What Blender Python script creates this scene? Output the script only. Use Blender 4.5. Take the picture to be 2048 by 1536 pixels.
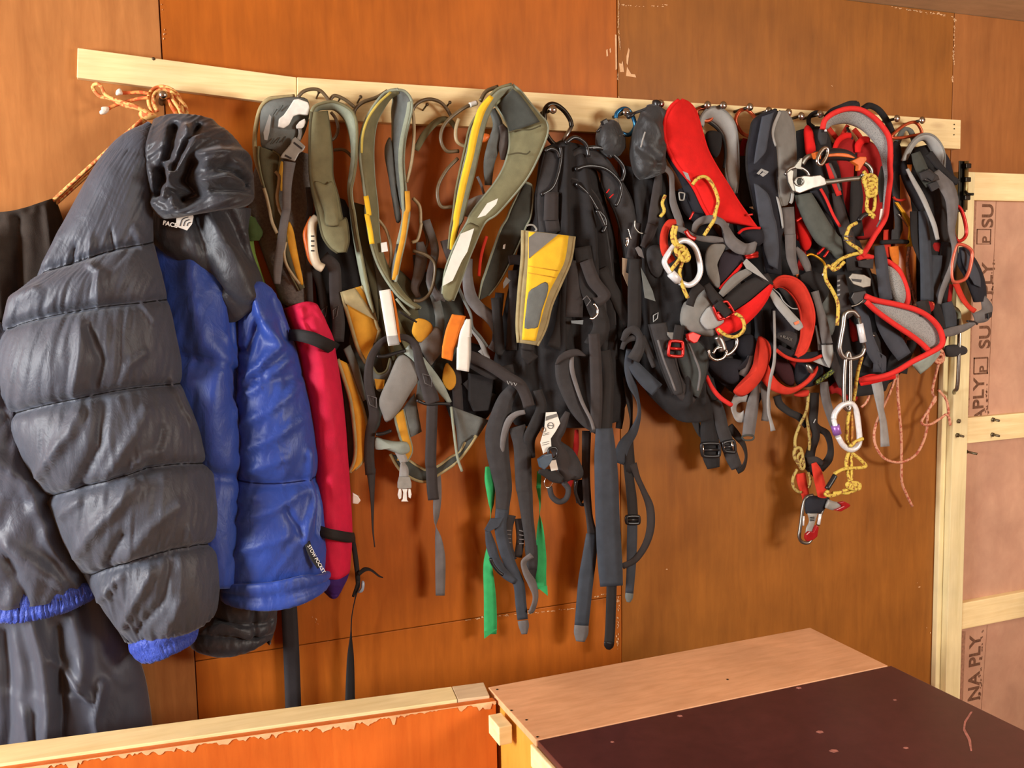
import bpy, bmesh, math, random
from mathutils import Vector, Matrix, noise
random.seed(7)
sc = bpy.context.scene
for o in list(bpy.data.objects): bpy.data.objects.remove(o)
COL = sc.collection

# ------------------------------------------------------------------ camera
FPX = 1881.3                       # focal length in pixels of a 2048 x 1536 frame
YAW, PITCH, ROLL = 0.37907, -0.09938, -0.01942
CAM = Vector((0.0, -1.85, 1.50))   # wall plane is y = 0, z up, floor z = 0
_r = Vector((math.cos(YAW), -math.sin(YAW), 0))
_f = Vector((math.sin(YAW)*math.cos(PITCH), math.cos(YAW)*math.cos(PITCH), math.sin(PITCH)))
_u = _r.cross(_f)
RT = math.cos(ROLL)*_r + math.sin(ROLL)*_u
UP = -math.sin(ROLL)*_r + math.cos(ROLL)*_u
FW = _f
cd = bpy.data.cameras.new('camera'); cam = bpy.data.objects.new('camera', cd); COL.objects.link(cam)
cd.sensor_fit = 'HORIZONTAL'; cd.sensor_width = 36.0; cd.lens = FPX/2048*36.0
cd.clip_start = 0.02; cd.clip_end = 50
m = Matrix.Identity(4)
for i in range(3):
    m[i][0], m[i][1], m[i][2], m[i][3] = RT[i], UP[i], -FW[i], CAM[i]
cam.matrix_world = m
sc.camera = cam

# ------------------------------------------------------------------ light and exposure
sc.view_settings.view_transform = 'Standard'
sc.view_settings.look = 'None'
sc.view_settings.gamma = 1.0
sc.view_settings.use_curve_mapping = False
sc.view_settings.exposure = 0.3
try:
    sc.cycles.max_bounces = 6; sc.cycles.diffuse_bounces = 3; sc.cycles.glossy_bounces = 3
except Exception: pass
wd = bpy.data.worlds.new('sky'); sc.world = wd; wd.use_nodes = True
wd.node_tree.nodes['Background'].inputs[0].default_value = (0.75, 0.85, 1.0, 1)
wd.node_tree.nodes['Background'].inputs[1].default_value = 0.6
def area_light(name, loc, target, sx, sy, power, color):
    l = bpy.data.lights.new(name, 'AREA'); l.shape = 'RECTANGLE'; l.size = sx; l.size_y = sy
    l.energy = power; l.color = color
    o = bpy.data.objects.new(name, l); COL.objects.link(o)
    o.location = loc
    o.rotation_euler = (Vector(target)-Vector(loc)).to_track_quat('-Z', 'Y').to_euler()
    return o
area_light('window_daylight', (-2.64, -1.25, 1.66), (0.6, -0.2, 1.40), 0.85, 0.85, 150, (0.96, 0.98, 1.0))
area_light('window_daylight', (2.45, -2.70, 1.70), (1.35, 0, 1.35), 0.9, 0.6, 48, (1.0, 0.94, 0.85))
# ------------------------------------------------------------------ pixel rays to places in the room
def ray(px, py):
    return FW + RT*((px-1024)/FPX) - UP*((py-768)/FPX)
def W(px, py, d=0.0):              # the point that stands d metres in front of the back wall
    v = ray(px, py); t = (-d-CAM.y)/v.y
    return CAM + v*t
def H(px, py, z):                  # the point at height z
    v = ray(px, py); t = (z-CAM.z)/v.z
    return CAM + v*t
def mpp(px, py, d=0.0):            # metres per pixel there
    return (W(px, py, d)-CAM).dot(FW)/FPX
_fr = [0.0, 0.0, 1.0]
def FR(x=0, y=0, s=1.0):           # measuring frame: an enlarged view whose corner is (x, y)
    _fr[:] = [x, y, s]
def fx(p): return (_fr[0]+p[0]/_fr[2], _fr[1]+p[1]/_fr[2])

# ------------------------------------------------------------------ materials
def srgb(r, g, b):
    def c(v):
        v /= 255.0
        return v/12.92 if v <= 0.04045 else ((v+0.055)/1.055)**2.4
    return (c(r), c(g), c(b), 1)
def new_mat(name):
    m = bpy.data.materials.new(name); m.use_nodes = True
    nt = m.node_tree
    return m, nt, nt.nodes['Principled BSDF']
def N(nt, t, **k):
    n = nt.nodes.new(t)
    for a, v in k.items():
        if a.startswith('i_'):
            n.inputs[a[2:].replace('_', ' ')].default_value = v
        else: setattr(n, a, v)
    return n
def ramp(nt, stops):
    n = nt.nodes.new('ShaderNodeValToRGB'); e = n.color_ramp.elements
    while len(e) < len(stops): e.new(0.5)
    for k, (p, c) in enumerate(stops): e[k].position = p; e[k].color = c
    return n
def scalec(c, k): return (c[0]*k, c[1]*k, c[2]*k, 1)
def coords(nt, sx=1, sy=1, sz=1):
    tc = nt.nodes.new('ShaderNodeTexCoord'); mp = nt.nodes.new('ShaderNodeMapping')
    mp.inputs['Scale'].default_value = (sx, sy, sz)
    nt.links.new(tc.outputs['Object'], mp.inputs[0]); return mp
MATS = {}
def fabric(name, col, rough=0.85, var=0.25, scale=60, bump=0.25, weave=900, sheen=0.0, spec=0.3):
    if name in MATS: return MATS[name]
    m, nt, b = new_mat(name); L = nt.links.new
    mp = coords(nt)
    n1 = N(nt, 'ShaderNodeTexNoise', i_Scale=scale, i_Detail=4.0); L(mp.outputs[0], n1.inputs[0])
    n2 = N(nt, 'ShaderNodeTexNoise', i_Scale=weave, i_Detail=2.0); L(mp.outputs[0], n2.inputs[0])
    c = col if len(col) == 4 else srgb(*col)
    r = ramp(nt, [(0.3, scalec(c, 1-var)), (0.7, scalec(c, 1+var))]); L(n1.outputs[0], r.inputs[0]); L(r.outputs[0], b.inputs['Base Color'])
    ad = N(nt, 'ShaderNodeMath', operation='ADD'); L(n1.outputs[0], ad.inputs[0]); L(n2.outputs[0], ad.inputs[1])
    bp = N(nt, 'ShaderNodeBump', i_Strength=bump, i_Distance=0.0015); L(ad.outputs[0], bp.inputs['Height']); L(bp.outputs[0], b.inputs['Normal'])
    b.inputs['Roughness'].default_value = rough
    b.inputs['Specular IOR Level'].default_value = spec
    b.inputs['Sheen Weight'].default_value = sheen
    MATS[name] = m; return m
def webbing(name, col, rough=0.7, var=0.15, rib=260):
    if name in MATS: return MATS[name]
    m, nt, b = new_mat(name); L = nt.links.new
    mp = coords(nt)
    w = N(nt, 'ShaderNodeTexWave', i_Scale=rib, i_Distortion=1.0); w.bands_direction = 'Z'; L(mp.outputs[0], w.inputs[0])
    n1 = N(nt, 'ShaderNodeTexNoise', i_Scale=45.0, i_Detail=5.0); L(mp.outputs[0], n1.inputs[0])
    c = col if len(col) == 4 else srgb(*col)
    r = ramp(nt, [(0.3, scalec(c, 1-var)), (0.7, scalec(c, 1+var))]); L(n1.outputs[0], r.inputs[0]); L(r.outputs[0], b.inputs['Base Color'])
    bp = N(nt, 'ShaderNodeBump', i_Strength=0.35, i_Distance=0.0008); L(w.outputs[1], bp.inputs['Height']); L(bp.outputs[0], b.inputs['Normal'])
    b.inputs['Roughness'].default_value = rough; b.inputs['Specular IOR Level'].default_value = 0.35
    MATS[name] = m; return m
def solid(name, col, rough=0.4, metal=0.0, var=0.12, scale=80, bump=0.05):
    if name in MATS: return MATS[name]
    m, nt, b = new_mat(name); L = nt.links.new
    mp = coords(nt)
    n1 = N(nt, 'ShaderNodeTexNoise', i_Scale=scale, i_Detail=4.0); L(mp.outputs[0], n1.inputs[0])
    c = col if len(col) == 4 else srgb(*col)
    r = ramp(nt, [(0.3, scalec(c, 1-var)), (0.7, scalec(c, 1+var))]); L(n1.outputs[0], r.inputs[0]); L(r.outputs[0], b.inputs['Base Color'])
    bp = N(nt, 'ShaderNodeBump', i_Strength=bump, i_Distance=0.001); L(n1.outputs[0], bp.inputs['Height']); L(bp.outputs[0], b.inputs['Normal'])
    b.inputs['Roughness'].default_value = rough; b.inputs['Metallic'].default_value = metal
    MATS[name] = m; return m
def flecked(name, c1, c2, scale=160, rough=0.8, cut=0.5):       # cord sheath with a fleck of a second colour
    if name in MATS: return MATS[name]
    m, nt, b = new_mat(name); L = nt.links.new
    mp = coords(nt)
    v = N(nt, 'ShaderNodeTexNoise', i_Scale=float(scale), i_Detail=1.0); L(mp.outputs[0], v.inputs[0])
    r = ramp(nt, [(cut-0.03, srgb(*c1)), (cut+0.03, srgb(*c2))]); L(v.outputs[0], r.inputs[0]); L(r.outputs[0], b.inputs['Base Color'])
    w = N(nt, 'ShaderNodeTexNoise', i_Scale=900.0); L(mp.outputs[0], w.inputs[0])
    bp = N(nt, 'ShaderNodeBump', i_Strength=0.4, i_Distance=0.001); L(w.outputs[0], bp.inputs['Height']); L(bp.outputs[0], b.inputs['Normal'])
    b.inputs['Roughness'].default_value = rough
    MATS[name] = m; return m
def mesh3d(name, c1, c2, scale=420, rough=0.9):                  # open air-mesh: light net over a darker base
    if name in MATS: return MATS[name]
    m, nt, b = new_mat(name); L = nt.links.new
    mp = coords(nt)
    v = N(nt, 'ShaderNodeTexVoronoi', i_Scale=float(scale)); L(mp.outputs[0], v.inputs[0])
    r = ramp(nt, [(0.15, srgb(*c2)), (0.45, srgb(*c1))]); L(v.outputs[0], r.inputs[0]); L(r.outputs[0], b.inputs['Base Color'])
    bp = N(nt, 'ShaderNodeBump', i_Strength=0.5, i_Distance=0.001); L(v.outputs[0], bp.inputs['Height']); L(bp.outputs[0], b.inputs['Normal'])
    b.inputs['Roughness'].default_value = rough
    MATS[name] = m; return m
def wood(name, c_lo, c_hi, stretch=(2, 2, 2), scale=6.0, rough=0.55, knots=0.0, bump=0.15, wear=None):
    if name in MATS: return MATS[name]
    m, nt, b = new_mat(name); L = nt.links.new
    mp = coords(nt, *stretch)
    n1 = N(nt, 'ShaderNodeTexNoise', i_Scale=scale, i_Detail=8.0, i_Roughness=0.62, i_Distortion=0.35); L(mp.outputs[0], n1.inputs[0])
    r = ramp(nt, [(0.25, srgb(*c_lo)), (0.75, srgb(*c_hi))]); L(n1.outputs[0], r.inputs[0])
    mp2 = coords(nt, 3, 3, 3)
    n2 = N(nt, 'ShaderNodeTexNoise', i_Scale=2.3, i_Detail=3.0); L(mp2.outputs[0], n2.inputs[0])
    mx = N(nt, 'ShaderNodeMix', data_type='RGBA', blend_type='MULTIPLY'); mx.inputs[0].default_value = 0.55
    r2 = ramp(nt, [(0.3, (0.72, 0.70, 0.68, 1)), (0.7, (1.12, 1.1, 1.08, 1))]); L(n2.outputs[0], r2.inputs[0])
    L(r.outputs[0], mx.inputs[6]); L(r2.outputs[0], mx.inputs[7])
    out = mx.outputs[2]
    if knots:
        mp3 = coords(nt, 3.0, 3.0, 9.0)
        v = N(nt, 'ShaderNodeTexVoronoi', i_Scale=1.6); L(mp3.outputs[0], v.inputs[0])
        rk = ramp(nt, [(0.03, (1, 1, 1, 1)), (0.16, (0, 0, 0, 1))]); L(v.outputs[0], rk.inputs[0])
        mk = N(nt, 'ShaderNodeMix', data_type='RGBA', blend_type='MIX')
        ml = N(nt, 'ShaderNodeMath', operation='MULTIPLY'); ml.inputs[1].default_value = knots; L(rk.outputs[0], ml.inputs[0]); L(ml.outputs[0], mk.inputs[0])
        L(out, mk.inputs[6]); mk.inputs[7].default_value = srgb(150, 90, 40); out = mk.outputs[2]
    if wear:                                                     # small chips through the finish
        mp4 = coords(nt, 1, 1, 0.6)
        n4 = N(nt, 'ShaderNodeTexNoise', i_Scale=26.0, i_Detail=6.0, i_Roughness=0.7); L(mp4.outputs[0], n4.inputs[0])
        r4 = ramp(nt, [(wear, (0, 0, 0, 1)), (wear+0.03, (1, 1, 1, 1))]); L(n4.outputs[0], r4.inputs[0])
        m4 = N(nt, 'ShaderNodeMix', data_type='RGBA', blend_type='MIX'); L(r4.outputs[0], m4.inputs[0]); L(out, m4.inputs[6]); m4.inputs[7].default_value = srgb(226, 178, 128); out = m4.outputs[2]
    L(out, b.inputs['Base Color'])
    bp = N(nt, 'ShaderNodeBump', i_Strength=bump, i_Distance=0.002); L(n1.outputs[0], bp.inputs['Height']); L(bp.outputs[0], b.inputs['Normal'])
    b.inputs['Roughness'].default_value = rough
    MATS[name] = m; return m

# ------------------------------------------------------------------ things, parts
def thing(name, label, cat, loc=(0, 0, 0), group=None):
    o = bpy.data.objects.new(name, None); COL.objects.link(o); o.empty_display_size = 0.02
    o.location = loc; o['label'] = label; o['category'] = cat
    if group: o['group'] = group
    return o
def tag(o, label, cat, group=None):
    o['label'] = label; o['category'] = cat
    if group: o['group'] = group
    return o
def link(name, me, mat, parent=None, smooth=True):
    me.materials.append(mat)
    if smooth:
        for p in me.polygons: p.use_smooth = True
    o = bpy.data.objects.new(name, me); COL.objects.link(o)
    if parent:
        o.parent = parent; o.matrix_parent_inverse = Matrix.Translation(-parent.location) if parent.type == 'EMPTY' else Matrix.Identity(4)
    return o
def from_py(name, v, f, mat, parent=None, smooth=True):
    me = bpy.data.meshes.new(name); me.from_pydata([tuple(p) for p in v], [], f)
    bm = bmesh.new(); bm.from_mesh(me); bmesh.ops.recalc_face_normals(bm, faces=bm.faces); bm.to_mesh(me); bm.free()
    return link(name, me, mat, parent, smooth)
def box(name, p0, p1, mat, parent=None, bev=0.002, rot=None):
    bm = bmesh.new(); bmesh.ops.create_cube(bm, size=1)
    c = [(a+b)/2 for a, b in zip(p0, p1)]; s = [abs(b-a) for a, b in zip(p0, p1)]
    for v in bm.verts: v.co = Vector((v.co.x*s[0]+c[0], v.co.y*s[1]+c[1], v.co.z*s[2]+c[2]))
    if bev: bmesh.ops.bevel(bm, geom=bm.edges[:], offset=min(bev, min(s)*0.3), segments=2, affect='EDGES', profile=0.6)
    me = bpy.data.meshes.new(name); bm.to_mesh(me); bm.free()
    return link(name, me, mat, parent, False)
def prism(name, quad, ext, mat, parent=None, bev=0.002):          # a polygon of world points swept by a vector
    bm = bmesh.new(); a = [bm.verts.new(p) for p in quad]; b = [bm.verts.new(Vector(p)+Vector(ext)) for p in quad]
    n = len(a); bm.faces.new(a); bm.faces.new(b[::-1])
    for i in range(n): bm.faces.new((a[i], b[i], b[(i+1) % n], a[(i+1) % n]))
    bmesh.ops.recalc_face_normals(bm, faces=bm.faces)
    if bev: bmesh.ops.bevel(bm, geom=bm.edges[:], offset=bev, segments=2, affect='EDGES', profile=0.6)
    me = bpy.data.meshes.new(name); bm.to_mesh(me); bm.free()
    return link(name, me, mat, parent, False)
def crom(P, n, closed=False):                                    # smooth path through P, n steps a span
    P = [Vector(p) for p in P]; out = []
    k = len(P)
    if k < 2: return P
    spans = k if closed else k-1
    for i in range(spans):
        if closed: a, b, c, d = P[(i-1) % k], P[i], P[(i+1) % k], P[(i+2) % k]
        else:
            b, c = P[i], P[i+1]
            a = P[i-1] if i else b*2-c
            d = P[i+2] if i+2 < k else c*2-b
        for j in range(n):
            t = j/n
            out.append(0.5*((2*b)+(c-a)*t+(2*a-5*b+4*c-d)*t*t+(3*b-a-3*c+d)*t*t*t))
    if not closed: out.append(P[-1])
    return out
def even(c, k):                                                  # k points evenly along a polyline
    L = [0.0]
    for p, q in zip(c, c[1:]): L.append(L[-1]+(q-p).length+1e-9)
    out = []; j = 0
    for i in range(k):
        t = L[-1]*i/(k-1)
        while j < len(L)-2 and L[j+1] < t: j += 1
        out.append(c[j].lerp(c[j+1], min(max((t-L[j])/(L[j+1]-L[j]), 0), 1)))
    return out
def sweep_loop(name, rings, mat, parent, closed=False, cap=True, smooth=True):
    v = []; f = []; k = len(rings[0]); n = len(rings)
    for r in rings: v += r
    for i in range(n if closed else n-1):
        a, b = i*k, ((i+1) % n)*k
        for j in range(k): f.append((a+j, a+(j+1) % k, b+(j+1) % k, b+j))
    if cap and not closed:
        f.append(tuple(range(k))[::-1]); f.append(tuple(range((n-1)*k, n*k)))
    return from_py(name, v, f, mat, parent, smooth)
def strip3(name, A, B, t, mat, parent=None, n=5, m=6, edge=0.55, closed=False, crown=0.0):
    # a band between two 3D edges; t thick, edges rounded, middle fuller; crown bows it out of its own plane
    a = crom(A, n, closed); b = crom(B, n, closed)
    if len(a) != len(b):
        k = max(len(a), len(b)); a, b = even(a, k), even(b, k)
    k = len(a); rings = []
    for i in range(k):
        if closed: tg = (a[(i+1) % k]+b[(i+1) % k])-(a[i-1]+b[i-1])
        else:
            i0, i1 = max(i-1, 0), min(i+1, k-1); tg = (a[i1]+b[i1])-(a[i0]+b[i0])
        wv = b[i]-a[i]
        nr = tg.cross(wv)
        if nr.length < 1e-12: nr = Vector((0, -1, 0))
        nr.normalize()
        fr = []; bk = []
        for j in range(m+1):
            s = j/m; p = a[i].lerp(b[i], s); q = 4*s*(1-s)
            h = t/2*(edge+(1-edge)*math.sqrt(max(q, 0)))
            if j in (0, m): h *= 0.55
            p = p+nr*(crown*q*wv.length)
            fr.append(p+nr*h); bk.append(p-nr*h)
        rings.append(fr+bk[::-1])
    return sweep_loop(name, rings, mat, parent, closed)
def strip(name, A, B, t, mat, parent=None, **k):                  # edges given as (x, y, d) in the measuring frame
    a = [W(*fx(p), p[2]) for p in A]; b = [W(*fx(p), p[2]) for p in B]
    return strip3(name, a, b, t, mat, parent, **k)
def strap(name, pts, w, t, mat, parent=None, n=5, m=3, edge=0.8, closed=False, crown=0.0):
    # centre line (x, y, d[, width[, tilt degrees]]) ; tilt turns the band about its own length
    C = []
    for p in pts:
        q = fx(p); C.append((q[0], q[1], p[2], (p[3] if len(p) > 3 and p[3] else w)/_fr[2], math.radians(p[4] if len(p) > 4 else 0)))
    A = []; B = []; k = len(C)
    for i, (x, y, d, ww, tl) in enumerate(C):
        if closed: u, v = C[i-1], C[(i+1) % k]
        else: u, v = C[max(i-1, 0)], C[min(i+1, k-1)]
        tx, ty = v[0]-u[0], v[1]-u[1]; l = math.hypot(tx, ty) or 1
        nx, ny = -ty/l, tx/l
        h = ww/2*math.cos(tl); dd = ww/2*math.sin(tl)*mpp(x, y, d)
        A.append(W(x+nx*h, y+ny*h, max(d+dd, 0.002))); B.append(W(x-nx*h, y-ny*h, max(d-dd, 0.002)))
    return strip3(name, A, B, t, mat, parent, n=n, m=m, edge=edge, closed=closed, crown=crown)
def tube3(name, P, r, mat, parent=None, n=5, sides=8, closed=False, rfun=None):
    a = crom(P, n, closed); k = len(a); rings = []
    nr = None
    for i in range(k):
        if closed: tg = a[(i+1) % k]-a[i-1]
        else: tg = a[min(i+1, k-1)]-a[max(i-1, 0)]
        if tg.length < 1e-9: tg = Vector((0, 0, 1))
        tg.normalize()
        if nr is None: nr = tg.orthogonal().normalized()
        nr = (nr-tg*nr.dot(tg))
        if nr.length < 1e-6: nr = tg.orthogonal()
        nr.normalize()
        bn = tg.cross(nr); rr = r*(rfun(i/max(k-1, 1)) if rfun else 1)
        rings.append([a[i]+nr*(rr*math.cos(2*math.pi*j/sides))+bn*(rr*math.sin(2*math.pi*j/sides)) for j in range(sides)])
    return sweep_loop(name, rings, mat, parent, closed)
def tube(name, pts, r, mat, parent=None, **k):                    # r in metres
    return tube3(name, [W(*fx(p), p[2]) for p in pts], r, mat, parent, **k)
def plate(name, poly, d, t, mat, parent=None, bev=0.0008, smooth=False):
    # flat outline (x, y[, d]) standing d in front of the wall, t thick towards the room
    P = [W(*fx(p), (p[2] if len(p) > 2 else d)) for p in poly]
    return prism(name, P, (0, -t, 0), mat, parent, bev)
def pad(name, poly, d, t, mat, parent=None, n=3, rings=5, back=0.25):
    # cushion: smooth closed outline, domed front, flatter back
    o = [W(*fx(p), (p[2] if len(p) > 2 else d)) for p in poly]
    o = crom(o, n, True); k = len(o); c = sum(o, Vector())/k; v = []; f = []
    prof = [(1.0, 0.0)]+[(1-(i/rings)**1.6*0.999, math.sin((i/rings)**0.8*math.pi/2)) for i in range(1, rings+1)]
    for sgn, amp in ((1, 1.0), (-1, back)):
        base = len(v)
        for s, h in prof:
            for p in o: v.append(c.lerp(p, s)+Vector((0, -1, 0))*(t*h*amp*sgn))
        for i in range(len(prof)-1):
            for j in range(k): f.append((base+i*k+j, base+i*k+(j+1) % k, base+(i+1)*k+(j+1) % k, base+(i+1)*k+j))
        f.append(tuple(base+(len(prof)-1)*k+j for j in range(k)))
    me = bpy.data.meshes.new(name); me.from_pydata([tuple(p) for p in v], [], f)
    bm = bmesh.new(); bm.from_mesh(me); bmesh.ops.remove_doubles(bm, verts=bm.verts, dist=1e-6); bmesh.ops.recalc_face_normals(bm, faces=bm.faces); bm.to_mesh(me); bm.free()
    return link(name, me, mat, parent)
def ring_pts(cx, cy, d, rx, ry, rot=0, k=14, dz=0.0):             # closed oval; dz swings it out of the wall plane
    out = []; c, s = math.cos(math.radians(rot)), math.sin(math.radians(rot))
    for i in range(k):
        a = 2*math.pi*i/k; x, y = rx*math.cos(a), ry*math.sin(a)
        out.append((cx+x*c-y*s, cy+x*s+y*c, d+dz*math.cos(a)))
    return out
def text_mesh(name, s, origin, ux, uy, size, mat, parent, depth=0.0006, bold=0.0):
    cu = bpy.data.curves.new(name, 'FONT'); cu.body = s; cu.size = size; cu.extrude = depth; cu.align_x = 'LEFT'; cu.offset = bold
    t = bpy.data.objects.new(name, cu); COL.objects.link(t); bpy.context.view_layer.update()
    me = bpy.data.meshes.new_from_object(t.evaluated_get(bpy.context.evaluated_depsgraph_get()))
    bpy.data.objects.remove(t); me.name = name; me.materials.clear()
    ux = Vector(ux).normalized(); uy = Vector(uy); uy = (uy-ux*uy.dot(ux)).normalized(); uz = ux.cross(uy)
    M = Matrix.Identity(4)
    for i in range(3): M[i][0], M[i][1], M[i][2], M[i][3] = ux[i], uy[i], uz[i], origin[i]
    me.transform(M)
    return link(name, me, mat, parent, False)
# ------------------------------------------------------------------ the room
def struct(o): o['kind'] = 'structure'; return o
CEIL = 2.172
XL, XR, YF = -2.7, 3.3, -2.75
M_ply = [wood('varnished_ply_a', (158, 100, 52), (188, 126, 70), (9, 9, 1.2), 5, 0.5, wear=0.83),
         wood('varnished_ply_b', (156, 82, 20), (184, 100, 27), (9, 9, 1.2), 5, 0.5, wear=0.83),
         wood('varnished_ply_c', (134, 80, 25), (156, 96, 33), (9, 9, 1.2), 5, 0.52, wear=0.82),
         wood('varnished_ply_d', (142, 86, 40), (164, 104, 52), (9, 9, 1.2), 5, 0.5, wear=0.82)]
for m_ in M_ply: m_.node_tree.nodes['Principled BSDF'].inputs['Specular IOR Level'].default_value = 0.25
M_pine = wood('pale_pine', (230, 202, 140), (252, 230, 176), (1.2, 10, 22), 5, 0.6, knots=0.5)
M_pine_v = wood('pale_pine_upright', (220, 202, 146), (242, 226, 176), (16, 10, 1.2), 5, 0.6, knots=0.25)
M_chip = wood('bare_wood_chip', (205, 150, 100), (240, 200, 150), (6, 6, 6), 6, 0.7)
M_ceil = wood('ceiling_ply', (184, 154, 112), (206, 174, 130), (2, 8, 8), 5, 0.7)
M_floor = wood('floor_boards', (80, 52, 34), (110, 76, 48), (2, 9, 9), 5, 0.6)
M_wallp = wood('room_ply', (150, 90, 48), (178, 110, 60), (9, 9, 1.2), 5, 0.5)
wb = struct(box('wall_back', (XL, 0.012, 0), (XR, 0.06, CEIL), M_wallp, bev=0))
s1, s2, s3 = W(321, 60).x, W(1236.3, 300).x, W(1907, 110).x
zs = W(1080, 1216).z
G = 0.0009
for i, (x0, x1, z0, z1, mm) in enumerate([(XL, s1, 0, CEIL, 0), (s1, s2, zs, CEIL, 1), (s1, s2, 0, zs, 1), (s2, s3, 0, CEIL, 2), (s3, XR, 0, CEIL, 3)]):
    box('plywood_panel', (x0+G, 0.0 if i else -0.0015, z0+G), (x1-G, 0.0115, z1-G), M_ply[mm], wb, bev=0.0012)
struct(box('floor', (XL, YF, -0.05), (XR, 0.06, 0), M_floor, bev=0))
struct(box('ceiling', (XL, YF, CEIL), (XR, 0.06, CEIL+0.04), M_ceil, bev=0))
struct(box('wall_right', (XR, YF, 0), (XR+0.05, 0.06, CEIL), M_wallp, bev=0))
# left wall with a window, front wall (behind the photographer) with a window
wl = struct(box('wall_left', (XL-0.05, YF, 0), (XL, 0.06, 1.10), M_wallp, bev=0))
box('wall_section', (XL-0.05, YF, 1.10), (XL, -1.75, CEIL), M_wallp, wl, bev=0)
box('wall_section', (XL-0.05, -0.75, 1.10), (XL, 0.06, CEIL), M_wallp, wl, bev=0)
box('wall_section', (XL-0.05, -1.75, 2.10), (XL, -0.75, CEIL), M_wallp, wl, bev=0)
wf = struct(box('wall_front', (XL, YF-0.05, 0), (XR, YF, 1.35), M_wallp, bev=0))
box('wall_section', (XL, YF-0.05, 1.35), (1.9, YF, CEIL), M_wallp, wf, bev=0)
box('wall_section', (3.0, YF-0.05, 1.35), (XR, YF, CEIL), M_wallp, wf, bev=0)
box('wall_section', (1.9, YF-0.05, 2.1), (3.0, YF, CEIL), M_wallp, wf, bev=0)
def window(name, p, q, ax):
    w = struct(box(name, p, q, M_pine, bev=0.003))
    return w
w1 = window('window_1', (XL-0.03, -1.77, 1.08), (XL+0.012, -0.73, 1.115), 0)
for a, b in (((XL-0.03, -1.77, 2.085), (XL+0.012, -0.73, 2.12)), ((XL-0.03, -1.77, 1.08), (XL+0.012, -1.735, 2.12)), ((XL-0.03, -0.765, 1.08), (XL+0.012, -0.73, 2.12)), ((XL-0.03, -1.265, 1.1), (XL, -1.235, 2.1))):
    box('window_bar', a, b, M_pine, w1)
w2 = window('window_2', (1.88, YF-0.03, 1.33), (3.02, YF+0.012, 1.365), 0)
for a, b in (((1.88, YF-0.03, 2.085), (3.02, YF+0.012, 2.12)), ((1.88, YF-0.03, 1.33), (1.915, YF+0.012, 2.12)), ((2.985, YF-0.03, 1.33), (3.02, YF+0.012, 2.12)), ((2.435, YF-0.03, 1.35), (2.465, YF, 2.1))):
    box('window_bar', a, b, M_pine, w2)

# chips in the varnish: bare wood showing, thin flakes on the panel face
def chips(name, segs, parent, mat=M_chip, dens=0.35, size=5, jit=2.0, d=0.0006, ext=0.0005, seed=1):
    rnd = random.Random(seed); v = []; f = []
    for (x0, y0, x1, y1) in segs:
        L = math.hypot(x1-x0, y1-y0); k = max(1, int(L*dens/size*2))
        for _ in range(k):
            t = rnd.random(); cx = x0+(x1-x0)*t+rnd.gauss(0, jit); cy = y0+(y1-y0)*t+rnd.gauss(0, jit)
            s = size*rnd.uniform(0.25, 0.8); a0 = rnd.random()*6.28; n = 6; b = len(v)
            ax, ay = (x1-x0)/(L or 1), (y1-y0)/(L or 1)
            for j in range(n):
                a = a0+j*6.283/n; rr = s*rnd.uniform(0.45, 1.0)
                u, w = rr*math.cos(a)*1.4, rr*math.sin(a)*0.6
                v.append(W(cx+u*ax-w*ay, cy+u*ay+w*ax, d))
            for j in range(n): v.append(v[b+j]+Vector((0, -ext, 0)))
            f.append(tuple(b+n+j for j in range(n)))
            for j in range(n): f.append((b+j, b+(j+1) % n, b+n+(j+1) % n, b+n+j))
    o = from_py(name, v, f, mat, parent, False); o['kind'] = 'stuff'; return o
chips('worn_seam_edge', [(1237, 0, 1237, 55), (1237, 60, 1240, 100), (1236, 145, 1236, 160)], wb, dens=1.2, size=2.2, jit=0.5, seed=3)
chips('worn_seam_edge', [(1909, 35, 1907, 130), (1903, 150, 1906, 165), (1780, 14, 1905, 33)], wb, dens=0.6, size=3, jit=1.0, seed=4)
chips('worn_seam_edge', [(932, 1240, 985, 1233), (985, 1233, 1150, 1217), (1186, 1197, 1215, 1186), (1237, 1190, 1235, 1310)], wb, dens=0.45, size=3.2, jit=1.0, seed=5)
chips('varnish_chip_marks', [(326, 2, 328, 90), (1660, 165, 1668, 170), (1320, 1140, 1340, 1138), (1860, 1240, 1868, 1290), (700, 985, 730, 1015), (600, 1200, 660, 1290), (1830, 1170, 1875, 1160), (1230, 190, 1245, 240)], wb, dens=0.12, size=3.4, jit=4, seed=6)
chips('varnish_chip_marks', [(1240, 9, 1290, 14), (1300, 12, 1338, 10)], wb, dens=0.35, size=3, jit=1.2, seed=16)
for poly in ([(1230, 69), (1233, 70), (1234, 138), (1231, 140)], [(1238, 126), (1243, 128), (1245, 122), (1248, 144), (1240, 144)], [(1253, 112), (1257, 96), (1259, 100), (1255, 130), (1253, 126)],
             [(1254, 134), (1262, 148), (1270, 149), (1272, 155), (1252, 152)], [(1212, 100), (1215, 98), (1216, 112), (1213, 113)], [(1219, 98), (1221, 96), (1222, 104), (1220, 106)],
             [(354, 1292), (380, 1290), (386, 1330), (366, 1340), (352, 1325)]):
    plate('bare_wood_splinter', poly, 0.0002, 0.0006, M_chip, wb, bev=0)

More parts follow.
